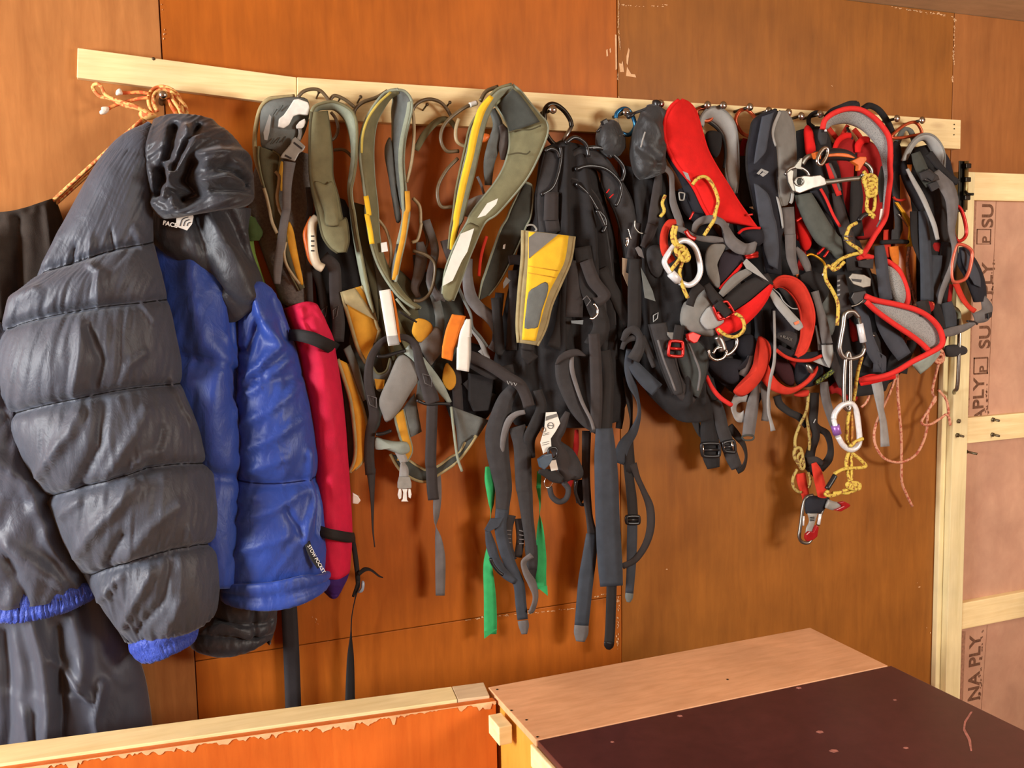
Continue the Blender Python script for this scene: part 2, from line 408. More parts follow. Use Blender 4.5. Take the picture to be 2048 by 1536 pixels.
# ------------------------------------------------------------------ door at the right end of the wall
M_dply = wood('door_ply', (182, 136, 110), (204, 160, 130), (4, 4, 3), 4, 0.65)
M_print = fabric('brown_stamp_ink', (112, 78, 58), 0.9, 0.35, 140, 0.0)
M_printl = fabric('pale_stamp_ink', (158, 116, 92), 0.9, 0.25, 140, 0.0)
M_bolt = solid('dull_bolt_steel', (120, 108, 84), 0.45, 0.8, 0.3)
M_black_iron = solid('black_iron', (34, 30, 22), 0.4, 0.6)
xl, xr = W(1868, 1375, 0.012).x, W(1917.5, 1400, 0.03).x
zt = W(1925, 343.5, 0.03).z
door = struct(box('door_1', (xr-0.01, -0.014, 0.01), (XR-0.02, -0.001, zt), M_dply, bev=0.001))
box('stile', (xl+0.018, -0.034, 0.01), (xr, -0.001, zt), M_pine_v, door)
box('edge_strip', (xl, -0.016, 0.01), (xl+0.0175, -0.0005, zt-0.02), M_pine_v, door)
for (ya, yb) in ((343.5, 400), (836, 887), (1205, 1257)):
    box('rail', (xr+0.0006, -0.032, W(1935, yb, 0.032).z), (XR-0.03, -0.0135, W(1935, ya, 0.032).z), M_pine, door)
# stamp printed up the door panel: words read from bottom to top
zoff = -0.0146
def stamp(s, px, py, size, mat=M_print):
    p = W(px, py, 0.0142)
    text_mesh('stamp_lettering', s, (p.x, zoff, p.z), (0, 0, 1), (-1, 0, 0), size, mat, door, 0.0002, size*0.022)
stamp('PLY', 1983, 590, 0.052); stamp('SU', 1985, 456, 0.054)
stamp('PLY', 1966, 818, 0.052); stamp('SU', 1979, 697, 0.054); stamp('A', 1968, 842, 0.05)
stamp('NA PLY', 1957, 1400, 0.056)
stamp('P', 1979, 487, 0.036); stamp('P', 1973, 745, 0.036)
def frame_box(x0, y0, x1, y1):
    for a, b, c, d in ((x0, y0, x1, y0), (x0, y1, x1, y1), (x0, y0, x0, y1), (x1, y0, x1, y1)):
        p, q = W(a, b, 0.0142), W(c, d, 0.0142)
        box('stamp_frame', (min(p.x, q.x)-0.001, -0.0148, min(p.z, q.z)-0.001), (max(p.x, q.x)+0.001, -0.0141, max(p.z, q.z)+0.001), M_print, door, bev=0)
frame_box(1954, 459, 1981, 488); frame_box(1948, 716, 1975, 747)
for (a, b, c, d, w) in ((1992, 402, 1975, 830, 0.0012), (1974, 1250, 1962, 1420, 0.0012)):
    p, q = W(a, b, 0.0142), W(c, d, 0.0142)
    prism('stamp_line', [(p.x, -0.0141, p.z), (p.x+w, -0.0141, p.z), (q.x+w, -0.0141, q.z), (q.x, -0.0141, q.z)], (0, -0.0006, 0), M_printl, door, 0)
for (y0, y1, x0, x1, xa, xb) in ((402, 830, 1944, 1953, 1931, 1938), (1262, 1420, 1921, 1931, 1918, 1925)):
    p, q = W(x0, y0, 0.0142), W(xa, y1, 0.0142)
    P = [W(x0, y0, .0142), W(x1, y0, .0142), W(xb, y1, .0142), W(xa, y1, .0142)]
    prism('stamp_band', [(v.x, -0.0141, v.z) for v in P], (0, -0.0005, 0), M_printl, door, 0)
def chips_door(seed, segs, size):
    return chips('stamp_fragments', segs, door, M_print, 0.5, size, 1.5, 0.0143, 0.0004, seed)
chips_door(9, [(1975, 760, 1972, 828), (1965, 1262, 1958, 1400), (1988, 520, 1984, 600), (1936, 790, 1934, 830)], 4)
# screws and bolts that stick out of the door
for (px, py, d, ln) in ((1916.5, 842, 0.034, 0.006), (1914, 870, 0.034, 0.02), (1985, 839, 0.032, 0.02), (1984, 869, 0.032, 0.022), (1931, 903, 0.0145, 0.035)):
    p = W(px, py, d); q = p+Vector((0.001, -ln, -0.001))
    b = tube3('bolt', [p, q], 0.0032, M_bolt, door, n=1)
    tube3('nut', [p, p+Vector((0, -0.004, 0))], 0.006, M_bolt, b, n=1, sides=6)
# barrel bolt at the top, handle further down
lt = box('latch_plate', (W(1924, 400, .034).x-0.016, -0.038, W(1920, 424, .034).z), (W(1924, 400, .034).x+0.010, -0.0345, W(1920, 322, .034).z), M_black_iron, door)
pz0, pz1 = W(1930, 420, .045).z, W(1930, 322, .045).z; px_ = W(1932, 380, .045).x
tube3('bolt_rod', [(px_, -0.044, pz0), (px_, -0.044, pz1)], 0.0055, solid('worn_brass_rod', (150, 132, 88), 0.35, 0.8), lt, n=1)
tube('bolt_knob', [(1931, 383, .048), (1934, 387, .056), (1940, 388.5, .062), (1947, 388.5, .066)], 0.0035, M_black_iron, lt)
for zz in (0.25, 0.62, 0.9):
    z_ = pz0+(pz1-pz0)*zz
    box('guide', (px_-0.009, -0.052, z_-0.006), (px_+0.009, -0.036, z_+0.006), M_black_iron, lt)
hd = tube('handle', [(1916, 640, .034), (1919, 645, .06), (1918, 700, .066), (1915, 770, .06), (1909, 782, .045), (1908, 786, .034)], 0.005, solid('steel_handle', (150, 150, 140), 0.3, 0.9), door)

# ------------------------------------------------------------------ bench (right) and cabinet (left) below the gear
M_strip = wood('bare_ply_top', (216, 156, 110), (238, 182, 136), (3, 16, 3), 5, 0.4, bump=0.05)
M_maroon = wood('maroon_panel', (70, 34, 32), (84, 42, 40), (6, 6, 6), 8, 0.35, bump=0.05, wear=0.80)
M_yel = wood('yellow_varnish', (196, 138, 46), (222, 166, 70), (5, 5, 1.2), 5, 0.4)
M_orange = wood('orange_varnish', (196, 92, 28), (216, 112, 40), (11, 11, 1.1), 5, 0.42, wear=0.80)
ZB = 0.80
bx0, bx1 = 0.546, 1.250
yb, ym, yfr = -0.337, -0.552, -1.32
bench = thing('workbench', 'low workbench with bare plywood strip and dark maroon top', 'workbench', (bx0+0.35, -0.8, 0))
box('top_strip', (bx0, ym, ZB-0.012), (bx1, yb, ZB), M_strip, bench, 0.0012)
box('top_panel', (bx0+0.002, yfr, ZB-0.012), (bx1+0.006, ym-0.002, ZB-0.0005), M_maroon, bench, 0.0012)
box('side_panel', (bx0+0.004, yfr+0.02, 0), (bx0+0.022, yb-0.01, ZB-0.0125), M_yel, bench)
box('side_panel', (bx1-0.02, yfr+0.02, 0), (bx1-0.002, yb-0.01, ZB-0.0125), M_orange, bench)
box('back_panel', (bx0+0.023, yb-0.03, 0), (bx1-0.021, yb-0.012, ZB-0.0125), M_orange, bench)
box('front_panel', (bx0+0.023, yfr+0.02, 0), (bx1-0.021, yfr+0.038, ZB-0.0125), M_orange, bench)
box('edge_trim', (bx0-0.004, yfr+0.02, ZB-0.05), (bx0+0.0035, yb-0.20, ZB-0.013), M_pine, bench)
box('corner_block', (bx0-0.028, -0.462, ZB-0.046), (bx0-0.0045, -0.412, ZB-0.014), M_pine, bench, 0.0015)
for (px, py) in ((994.5, 1379), (1023, 1421), (1053, 1440), (1075, 1474), (1455, 1359)):
    p = H(px, py, ZB); tube3('nail_head', [p+Vector((0, 0, -0.004)), p+Vector((0, 0, 0.0006))], 0.0022, M_black_iron, bench, n=1)
def flat(name, pts, z, mat, parent, t=0.0006):
    prism(name, [H(x, y, z) for x, y in pts], (0, 0, t), mat, parent, 0)
M_scr = fabric('pale_scratch', (170, 110, 96), 0.7, 0.3, 120, 0.0)
flat('scratch', [(1941, 1424), (1945, 1424), (1932, 1445), (1930, 1458), (1942, 1480), (1944, 1502), (1941, 1502), (1936, 1480), (1926, 1460), (1928, 1444)], ZB-0.0005, M_scr, bench)
for (px, py, r) in ((1668, 1502, 5), (1640, 1464, 4), (1360, 1432, 3), (1225, 1484, 2), (1812, 1496, 3), (1598, 1376, 3), (1790, 1400, 2)):
    flat('scuff', [(px-r*2, py), (px-r, py-r*.6), (px+r, py-r*.5), (px+r*1.8, py+r*.2), (px, py+r*.7)], ZB-0.0005, M_scr, bench, 0.0004)
# cabinet
cA, cB = H(-160, 1511, ZB), H(967, 1364.5, ZB)
fA, fB = H(-160, 1550, ZB), H(979, 1391.5, ZB)
k9 = 903/979
cab = thing('cabinet', 'orange varnished cabinet with a chipped pale pine top edge', 'cabinet', (0.2, -0.4, 0))
mB, mF = H(903, 1373, ZB), H(914.5, 1399, ZB)
prism('top_strip', [cA, mB, mF, fA], (0, 0, -0.025), M_pine, cab, 0.001)
e = Vector((0.0012, 0, 0))
prism('top_strip', [mB+e, cB, fB, mF+e], (0, 0, -0.025), wood('grey_pine', (200, 170, 132), (222, 196, 156), (2, 12, 12), 5, 0.65), cab, 0.001)
off = Vector((0, -0.0155, 0))
f0, f1 = fA+off+Vector((0, 0, -0.004)), fB+off+Vector((0.006, 0, -0.004))
prism('front_panel', [f0, f1, f1+Vector((0, 0.015, 0)), f0+Vector((0, 0.015, 0))], (0, 0, -(ZB-0.006)), M_orange, cab, 0.001)
prism('side_panel', [cB+Vector((-.016, 0, -.026)), fB+Vector((-.016, 0, -.026)), fB+Vector((0, 0, -.026)), cB+Vector((0, 0, -.026))], (0, 0, -(ZB-0.028)), M_orange, cab, 0.001)
prism('back_panel', [cA+Vector((0, -.014, -.026)), cB+Vector((-.017, -.014, -.026)), cB+Vector((-.017, 0, -.026)), cA+Vector((0, 0, -.026))], (0, 0, -(ZB-0.028)), M_orange, cab, 0.001)
# splintered upper edge of the orange front
rnd = random.Random(11); v = []; f = []
n_ = 260; nrm = (f1-f0).cross(Vector((0, 0, 1))).normalized()
if nrm.y > 0: nrm = -nrm
prev = 0.008
for i in range(n_+1):
    t = i/n_; p = f0.lerp(f1, t)+nrm*0.0005
    prev = max(0.0015, min(0.016, prev+rnd.gauss(0, 0.0032)))
    if rnd.random() < 0.12: prev = 0.003
    v += [p+Vector((0, 0, 0.0)), p+Vector((0, 0, -prev))]
    if i: b = 2*i; f.append((b-2, b-1, b+1, b))
k = len(v); v += [q+nrm*0.0006 for q in v]; f += [tuple(k+j for j in q) for q in f]
splint = from_py('splintered_edge', v, f, M_chip, cab, False)
# ------------------------------------------------------------------ soft goods: sheets with seams, puff, folds and a real back
import numpy as np
def _resamp(row, nu):
    P = [Vector((p[0], p[1], p[2])) for p in row]
    c = crom(P, 12); L = [0.0]
    for a, b in zip(c, c[1:]): L.append(L[-1]+math.hypot(b.x-a.x, b.y-a.y)+1e-6)
    T = L[-1]; out = []; j = 0
    for i in range(nu+1):
        t = T*i/nu
        while j < len(L)-2 and L[j+1] < t: j += 1
        k = (t-L[j])/max(L[j+1]-L[j], 1e-9); out.append(c[j].lerp(c[j+1], min(max(k, 0), 1)))
    return out
def quilt(name, rows, mat, parent, puff=0.0, bulge=0.05, nu=60, nv=12, folds=(), wr=0.003, wf=14.0, skew=0.0, seed=0, flat=0.0, ends=(True, True), pw=0.55, back=0.012, sq=0.5, dip=0.0, wrs=None, nmix=0.6, seams=None, seam_mat=None):
    rows = [[(*fx(p), p[2]) for p in r] for r in rows]
    R = [_resamp(r, nu) for r in rows]; K = len(R)
    cols = [crom([R[k][i] for k in range(K)], nv) for i in range(nu+1)]
    nr = len(cols[0])
    X = np.array([[cols[i][j].x for i in range(nu+1)] for j in range(nr)])
    Y = np.array([[cols[i][j].y for i in range(nu+1)] for j in range(nr)])
    D = np.array([[max(cols[i][j].z, 0.004) for i in range(nu+1)] for j in range(nr)])
    U = np.linspace(0, 1, nu+1)[None, :].repeat(nr, 0)
    Tt = np.array([(j % nv)/nv if j < nr-1 else 1.0 for j in range(nr)])[:, None].repeat(nu+1, 1)
    Rw = np.array([min(j//nv, K-2) for j in range(nr)])[:, None].repeat(nu+1, 1)
    env = np.power(np.clip(4*U*(1-U), 0, 1), sq)
    if isinstance(puff, (list, tuple)): puff = np.array(puff)[Rw]; has = True
    else: has = bool(puff)
    pf = np.power(np.abs(np.sin(np.pi*Tt)), pw)*puff
    if not ends[0]: pf = np.where(Rw == 0, puff*np.power(np.abs(np.cos(np.pi*Tt/2)), pw), pf)
    wn = np.zeros_like(X)
    nz = noise.noise
    for j in range(nr):
        for i in range(nu+1):
            t = Tt[j, i]; rw = Rw[j, i]; u = U[j, i]
            q = Vector((u*wf+skew*t, t*1.3+rw*5.1+seed, seed*3.7))
            a = 0.55+0.9*abs(2*t-1)**2 if has else 1.0
            wn[j, i] = (1-2*abs(nz(q)))*a*0.6+nz(q*2.3)*0.4
    if isinstance(bulge, (list, tuple)):
        pos = np.minimum(np.arange(nr)/nv, K-1.0); bulge = np.interp(pos, np.arange(K), bulge)[:, None]
    if wrs: wn = wn*np.array(wrs)[Rw]
    if dip:
        sd = np.minimum(Tt, 1-Tt)*(np.array([[K]]) > 0)
        skip = np.zeros_like(Tt, bool)
        for r_ in range(1, K-1):
            if seams and r_ not in seams: skip |= ((Rw == r_-1) & (Tt > 0.5)) | ((Rw == r_) & (Tt <= 0.5))
        edge = skip | ((Rw == 0) & (Tt < 0.5)) | ((Rw == K-2) & (Tt > 0.5))
        pf = pf-np.where(edge, 0, dip*np.exp(-(sd/0.05)**2))*(pf.max() > 0)
    disp = bulge*env+pf*env+wr*wn*np.minimum(1, env*1.6)
    for (pl, wdt, amp) in folds:
        pl = [fx(p) for p in pl]; best = np.full(X.shape, 1e9); wdt = wdt/_fr[2]
        tot = len(pl)-1
        for s, (a, b) in enumerate(zip(pl, pl[1:])):
            dx, dy = b[0]-a[0], b[1]-a[1]; l2 = dx*dx+dy*dy+1e-9
            k = np.clip(((X-a[0])*dx+(Y-a[1])*dy)/l2, 0, 1)
            dist = np.hypot(X-a[0]-k*dx, Y-a[1]-k*dy)
            best = np.minimum(best, dist)
        disp += amp*np.exp(-(best/wdt)**2)*np.minimum(1, env*2)
    base = np.empty(X.shape+(3,))
    for j in range(nr):
        for i in range(nu+1):
            p = W(X[j, i], Y[j, i], D[j, i]); base[j, i] = p
    gu = np.gradient(base, axis=1); gv = np.gradient(base, axis=0)
    nm = np.cross(gu, gv); nm /= np.linalg.norm(nm, axis=2, keepdims=True)+1e-12
    if nm[nr//2, nu//2, 1] > 0: nm = -nm
    nm = nm*nmix+np.array([0, -1, 0])*(1-nmix)
    nm /= np.linalg.norm(nm, axis=2, keepdims=True)
    F = base+nm*disp[..., None]
    B = base-nm*(back*env)[..., None]; B[..., 1] = np.minimum(B[..., 1], -0.003); F[..., 1] = np.minimum(F[..., 1], -0.004)
    v = [tuple(p) for p in F.reshape(-1, 3)]; n0 = len(v); f = []; k = nu+1
    for j in range(nr-1):
        for i in range(nu): f.append((j*k+i, j*k+i+1, (j+1)*k+i+1, (j+1)*k+i))
    idx = {}                                                     # back sheet, coarser along the seams
    js = list(range(0, nr, 3)); js = js if js[-1] == nr-1 else js+[nr-1]
    v2 = [tuple(p) for p in B.reshape(-1, 3)]; v += v2
    for j in range(nr-1):
        for i in range(nu): f.append((n0+j*k+i, n0+(j+1)*k+i, n0+(j+1)*k+i+1, n0+j*k+i+1))
    for i in range(nu):
        f.append((i, n0+i, n0+i+1, i+1)); b = (nr-1)*k; f.append((b+i, b+i+1, n0+b+i+1, n0+b+i))
    me = bpy.data.meshes.new(name); me.from_pydata(v, [], f)
    bm = bmesh.new(); bm.from_mesh(me); bmesh.ops.remove_doubles(bm, verts=bm.verts, dist=1e-5); bmesh.ops.dissolve_degenerate(bm, edges=bm.edges, dist=1e-6)
    bmesh.ops.recalc_face_normals(bm, faces=bm.faces); bm.to_mesh(me); bm.free()
    o = link(name, me, mat, parent)
    for r_ in (seams or ()):
        tube3('shaded_seam', [Vector(F[r_*nv, i])+Vector((0, -.0006, 0)) for i in range(2, nu-1, 3)], .0016, seam_mat, o, n=1, sides=6)  # stitched seam line; its dark tone also paints the shade in the crease
    return o
def nylon(name, col, rough=0.42, var=0.12, bump=0.35, scale=38):
    if name in MATS: return MATS[name]
    m, nt, b = new_mat(name); L = nt.links.new
    mp = coords(nt, 1, 1, 0.55)
    n1 = N(nt, 'ShaderNodeTexNoise', i_Scale=float(scale), i_Detail=5.0, i_Roughness=0.55, i_Distortion=0.8); L(mp.outputs[0], n1.inputs[0])
    r = ramp(nt, [(0.3, scalec(srgb(*col), 1-var)), (0.7, scalec(srgb(*col), 1+var))]); L(n1.outputs[0], r.inputs[0]); L(r.outputs[0], b.inputs['Base Color'])
    n2 = N(nt, 'ShaderNodeTexNoise', i_Scale=float(scale)*0.75, i_Detail=3.0, i_Distortion=1.4); L(mp.outputs[0], n2.inputs[0])
    sb = N(nt, 'ShaderNodeMath', operation='SUBTRACT'); L(n2.outputs[0], sb.inputs[0]); sb.inputs[1].default_value = 0.5
    ab = N(nt, 'ShaderNodeMath', operation='ABSOLUTE'); L(sb.outputs[0], ab.inputs[0])
    ml = N(nt, 'ShaderNodeMath', operation='MULTIPLY_ADD'); L(ab.outputs[0], ml.inputs[0]); ml.inputs[1].default_value = 0.55; L(n1.outputs[0], ml.inputs[2])
    bp = N(nt, 'ShaderNodeBump', i_Strength=bump, i_Distance=0.008); L(ml.outputs[0], bp.inputs['Height']); L(bp.outputs[0], b.inputs['Normal'])
    b.inputs['Roughness'].default_value = rough; b.inputs['Specular IOR Level'].default_value = 0.45
    b.inputs['Sheen Weight'].default_value = 0.15
    MATS[name] = m; return m
M_bk = nylon('black_down_nylon', (62, 67, 78), 0.55, bump=0.3)
M_bk2 = nylon('black_hood_nylon', (44, 46, 52), 0.5, bump=0.3)
M_seam = fabric('shaded_seam_thread', (20, 20, 23), 0.9, 0.1, 60, 0.2)  # seam thread, darkened to stand in for crease shade on the black cloth
M_bseam = fabric('shaded_navy_seam_thread', (18, 30, 84), 0.9, 0.1, 60, 0.2)  # seam thread in darker blue, crease shade put into the colour
M_bl = nylon('royal_blue_down_nylon', (36, 68, 154), 0.48, bump=0.3)
M_cuff = nylon('blue_elastic', (40, 66, 160), 0.5, bump=0.6, scale=90)
M_brown = fabric('dark_brown_fleece', (52, 44, 38), 0.95, 0.2, 50, 0.3)
M_tr = nylon('charcoal_shell', (64, 68, 80), 0.55, scale=14)
M_pink = fabric('crimson_pack_cloth', (196, 22, 62), 0.75, 0.1, 40, 0.25)
M_purple = fabric('purple_pack_cloth', (56, 26, 98), 0.75, 0.1, 40, 0.25)
M_blackweb = webbing('black_webbing', (30, 28, 28))
M_white_print = fabric('white_print', (226, 222, 212), 0.8, 0.05, 60, 0.0)

FR()
# ---- trousers hung at the far left, behind everything
o = thing('trousers', 'dark trousers hanging from the orange cord at the far left', 'trousers', W(60, 420, 0.05))
quilt('waist', [[(-70, 432, .02), (0, 428, .03), (46, 420, .035), (112, 396, .03)], [(-70, 480, .02), (0, 480, .03), (60, 470, .035), (136, 480, .03)], [(-75, 640, .02), (0, 640, .03), (80, 640, .035), (160, 640, .025)], [(-80, 900, .02), (60, 900, .03), (200, 900, .02)]],
      M_brown, o, 0, 0.028, nu=46, folds=[([(40, 440), (46, 640)], 9, -.012), ([(92, 420), (104, 520), (96, 640)], 8, .008), ([(4, 490), (10, 640)], 22, .02), ([(118, 470), (140, 640)], 8, .006)], wr=.004, wf=6, seed=2)
quilt('leg', [[(-80, 880, .02), (60, 900, .03), (220, 900, .02)], [(-80, 1200, .025), (60, 1210, .04), (190, 1210, .04), (240, 1200, .03)], [(-80, 1360, .025), (60, 1370, .05), (230, 1370, .05), (292, 1360, .03)], [(-80, 1560, .025), (60, 1560, .055), (200, 1560, .055), (316, 1560, .03)]],
      M_tr, o, 0, 0.05, nu=70, nv=22, folds=[([(72, 1215), (92, 1300), (104, 1400), (96, 1520)], 14, .022), ([(150, 1215), (168, 1300), (160, 1350)], 16, .02), ([(120, 1240), (130, 1400), (120, 1530)], 9, -.016), ([(205, 1350), (190, 1420), (210, 1530)], 9, .014), ([(20, 1250), (34, 1420), (20, 1540)], 12, -.014), ([(110, 1300), (180, 1380)], 6, .012), ([(60, 1400), (75, 1530)], 8, .012)], wr=.008, wf=7, seed=5)
# ---- black jacket with a blue hem, mostly behind the big sleeve
o = thing('down_jacket', 'black jacket body with a gathered blue hem at the left edge', 'jacket', W(60, 800, 0.1), group='hanging jackets')
quilt('body', [[(-90, 640, .05), (-20, 640, .06), (60, 700, .05)], [(-90, 820, .06), (-10, 820, .085), (60, 880, .075)], [(-90, 980, .06), (20, 985, .085), (140, 1010, .075)], [(-90, 1205, .06), (60, 1196, .085), (196, 1168, .07)]],
      nylon('grey_black_shell', (62, 66, 78), 0.52, scale=26), o, 0.012, 0.05, nu=60, nv=18, folds=[([(0, 900), (60, 960), (90, 1040)], 14, .016), ([(10, 1060), (60, 1100), (120, 1150)], 12, .014), ([(-20, 1000), (40, 1120), (60, 1190)], 10, -.012), ([(90, 1060), (150, 1160)], 9, .012)], wr=.008, wf=9, skew=3, seed=11)
quilt('hem', [[(-90, 1208, .07), (60, 1198, .10), (196, 1166, .09)], [(-90, 1218, .075), (60, 1209, .11), (196, 1177, .10)], [(-90, 1232, .07), (60, 1222, .10), (194, 1190, .09)]], M_cuff, o, 0.012, 0.02, nu=150, nv=6, wr=.006, wf=40, seed=3)

# ---- big hooded down jacket: black sleeve, blue body, hood
o = thing('down_jacket', 'puffy black and royal blue hooded down jacket hanging on the cord bolt', 'jacket', W(330, 235, 0.1), group='hanging jackets')
quilt('body', [[(296, 470, .045), (355, 486, .06), (396, 505, .07), (437, 555, .075), (474, 640, .06)], [(310, 700, .05), (380, 712, .075), (430, 726, .085), (474, 742, .06)], [(360, 925, .055), (420, 940, .075), (450, 950, .08), (470, 958, .06)], [(380, 1168, .055), (420, 1168, .08), (450, 1168, .08), (468, 1168, .06)]],
      M_bl, o, (.010, .016, .018), (.012, .032, .036, .034), nu=44, nv=20, folds=[([(384, 520), (392, 600), (412, 680), (440, 720)], 20, .014), ([(430, 740), (424, 820), (440, 920)], 18, .012), ([(455, 600), (452, 700), (462, 800)], 8, -.01), ([(440, 670), (462, 730)], 5, .008), ([(445, 760), (464, 830)], 5, -.008), ([(450, 830), (462, 790)], 4, .008)], wr=.005, wf=7, skew=2, seed=21, pw=.6, dip=.008)
quilt('front_panel', [[(474, 650, .06), (500, 578, .07), (524, 566, .075), (562, 612, .055)], [(472, 742, .06), (520, 756, .08), (560, 756, .08), (603, 748, .05)], [(468, 956, .06), (530, 962, .09), (590, 958, .085), (638, 948, .05)], [(444, 1166, .06), (520, 1166, .10), (600, 1156, .09), (660, 1128, .055)]],
      M_bl, o, (.012, .018, .02), (.012, .03, .036, .036), nu=64, nv=24, folds=[([(510, 570), (522, 640), (548, 690), (520, 730), (490, 760)], 8, .016), ([(536, 600), (556, 680)], 8, -.01), ([(478, 700), (500, 700), (520, 640)], 7, -.014), ([(474, 800), (520, 770), (560, 720)], 7, .009), ([(472, 860), (530, 820), (580, 770)], 7, .009), ([(474, 910), (540, 870), (590, 830)], 7, .009), ([(500, 940), (560, 910)], 7, .008), ([(596, 900), (606, 1000), (590, 1070)], 7, .012), ([(616, 960), (612, 1060)], 5, -.009), ([(475, 1040), (540, 1010), (590, 970)], 8, .009), ([(480, 1100), (560, 1060)], 8, .007), ([(478, 1000), (520, 985)], 6, .008), ([(560, 1010), (585, 1060)], 6, -.008)], wr=.005, wf=8, skew=4, seed=31, pw=.6, dip=.008, seams=(2,), seam_mat=M_bseam)
quilt('hem', [[(440, 1166, .06), (540, 1166, .10), (600, 1156, .095), (660, 1128, .06)], [(440, 1180, .065), (540, 1178, .105), (600, 1166, .10), (660, 1144, .06)], [(440, 1194, .06), (540, 1190, .10), (600, 1178, .095), (654, 1160, .06)]], M_bl, o, 0.014, 0.045, nu=60, nv=8, wr=.003, wf=22, seed=4)
quilt('yoke', [[(296, 410, .05), (380, 415, .06), (470, 415, .06), (500, 420, .04)], [(300, 478, .05), (370, 486, .07), (430, 490, .075), (500, 490, .045)], [(380, 500, .05), (440, 545, .075), (470, 550, .08), (524, 560, .045)], [(440, 620, .05), (470, 640, .06), (500, 610, .065), (530, 580, .045)]],
      M_bk2, o, 0, 0.035, nu=40, nv=14, folds=[([(412, 430), (440, 500), (490, 590)], 10, .014), ([(388, 440), (410, 500), (450, 570)], 8, -.012), ([(450, 430), (480, 500), (516, 570)], 9, -.012), ([(478, 470), (508, 560)], 8, .01)], wr=.004, wf=5, seed=41)
# big sleeve in front
quilt('sleeve', [[(292, 252, .09), (300, 246, .10), (312, 262, .09)],
      [(205, 315, .08), (240, 310, .10), (280, 312, .11), (306, 330, .085)],
      [(70, 575, .075), (120, 545, .10), (200, 515, .11), (260, 495, .11), (306, 484, .08)],
      [(4, 678, .08), (88, 644, .12), (211, 616, .13), (280, 606, .12), (332, 600, .08)],
      [(14, 832, .08), (80, 812, .13), (160, 795, .145), (260, 775, .13), (372, 765, .08)],
      [(92, 990, .085), (160, 968, .14), (225, 950, .155), (310, 929, .14), (424, 924, .08)],
      [(172, 1150, .085), (220, 1126, .13), (280, 1106, .15), (352, 1088, .14), (440, 1082, .08)],
      [(258, 1284, .09), (300, 1268, .12), (340, 1262, .135), (388, 1246, .12), (430, 1210, .08)]],
      M_bk, o, (0, .008, .026, .03, .03, .03, .024), (.004, .022, .04, .05, .05, .048, .04, .03), nu=140, nv=24, pw=0.62, dip=.012, wrs=(.1, .35, .9, 1, 1, 1, 1), seams=(2, 3, 4, 5, 6), seam_mat=M_seam, wr=.006, wf=22, skew=3.5, seed=51, ends=(True, True),
      folds=[([(160, 470), (190, 430), (230, 360)], 22, .006), ([(110, 540), (140, 480)], 9, .008), ([(150, 535), (160, 500)], 5, -.008), ([(185, 520), (190, 480)], 6, .007), ([(230, 505), (225, 470)], 5, -.007), ([(270, 495), (262, 460)], 6, .008),
             ([(200, 615), (210, 560), (190, 540)], 8, .009), ([(40, 660), (60, 620), (100, 600)], 10, .008), ([(270, 605), (285, 640)], 6, .008), ([(180, 660), (200, 720), (190, 770)], 9, -.01), ([(150, 790), (165, 720), (170, 650)], 9, .010), ([(230, 770), (240, 730), (270, 700)], 7, .008), ([(330, 765), (345, 820), (366, 850)], 8, .010),
             ([(110, 930), (150, 860), (160, 820)], 10, .011), ([(175, 960), (200, 880), (205, 800)], 9, -.011), ([(215, 945), (250, 870), (270, 820)], 10, .010), ([(285, 930), (300, 860)], 8, -.009), ([(240, 980), (260, 920), (300, 900)], 6, .008), ([(150, 1010), (180, 980)], 7, .008), ([(180, 1090), (210, 1030), (260, 960)], 11, .012), ([(230, 1110), (250, 1050)], 8, -.010), ([(260, 1100), (290, 1040), (330, 1000)], 10, .008), ([(360, 1085), (350, 1050)], 7, .008),
             ([(215, 1180), (250, 1130)], 8, .009), ([(260, 1230), (280, 1180), (300, 1120)], 8, .011), ([(290, 1240), (320, 1180), (330, 1110)], 7, -.009), ([(330, 1240), (345, 1180)], 8, .009), ([(225, 1150), (240, 1170)], 6, .007)])
tube('zip_edge', [(-4, 770, .118), (16, 826, .118), (34, 862, .118), (60, 925, .118), (95, 1000, .118), (141, 1077, .118), (186, 1165, .118), (225, 1226, .118), (258, 1280, .118)], 0.0075, M_bk2, o)
quilt('cuff', [[(258, 1284, .09), (320, 1264, .125), (396, 1240, .10)], [(264, 1300, .09), (320, 1281, .13), (396, 1254, .10)], [(280, 1310, .09), (330, 1294, .125), (390, 1266, .10)]], M_cuff, o, 0.006, 0.035, nu=110, nv=6, wr=.004, wf=34, seed=8)
# second sleeve, hanging behind
quilt('sleeve', [[(430, 1165, .03), (490, 1165, .04), (552, 1165, .03)], [(425, 1228, .03), (490, 1238, .045), (553, 1226, .03)], [(385, 1268, .03), (460, 1258, .045), (548, 1262, .03)], [(380, 1292, .03), (430, 1300, .04), (500, 1288, .04), (540, 1262, .03)]],
      M_bk2, o, 0.016, 0.035, nu=50, nv=14, folds=[([(500, 1190), (500, 1260)], 5, -.01)], wr=.005, wf=9, seed=61)
pad('cuff', [(492, 1278), (505, 1274), (518, 1275), (518, 1284), (504, 1289), (490, 1284)], .05, .02, M_cuff, o)
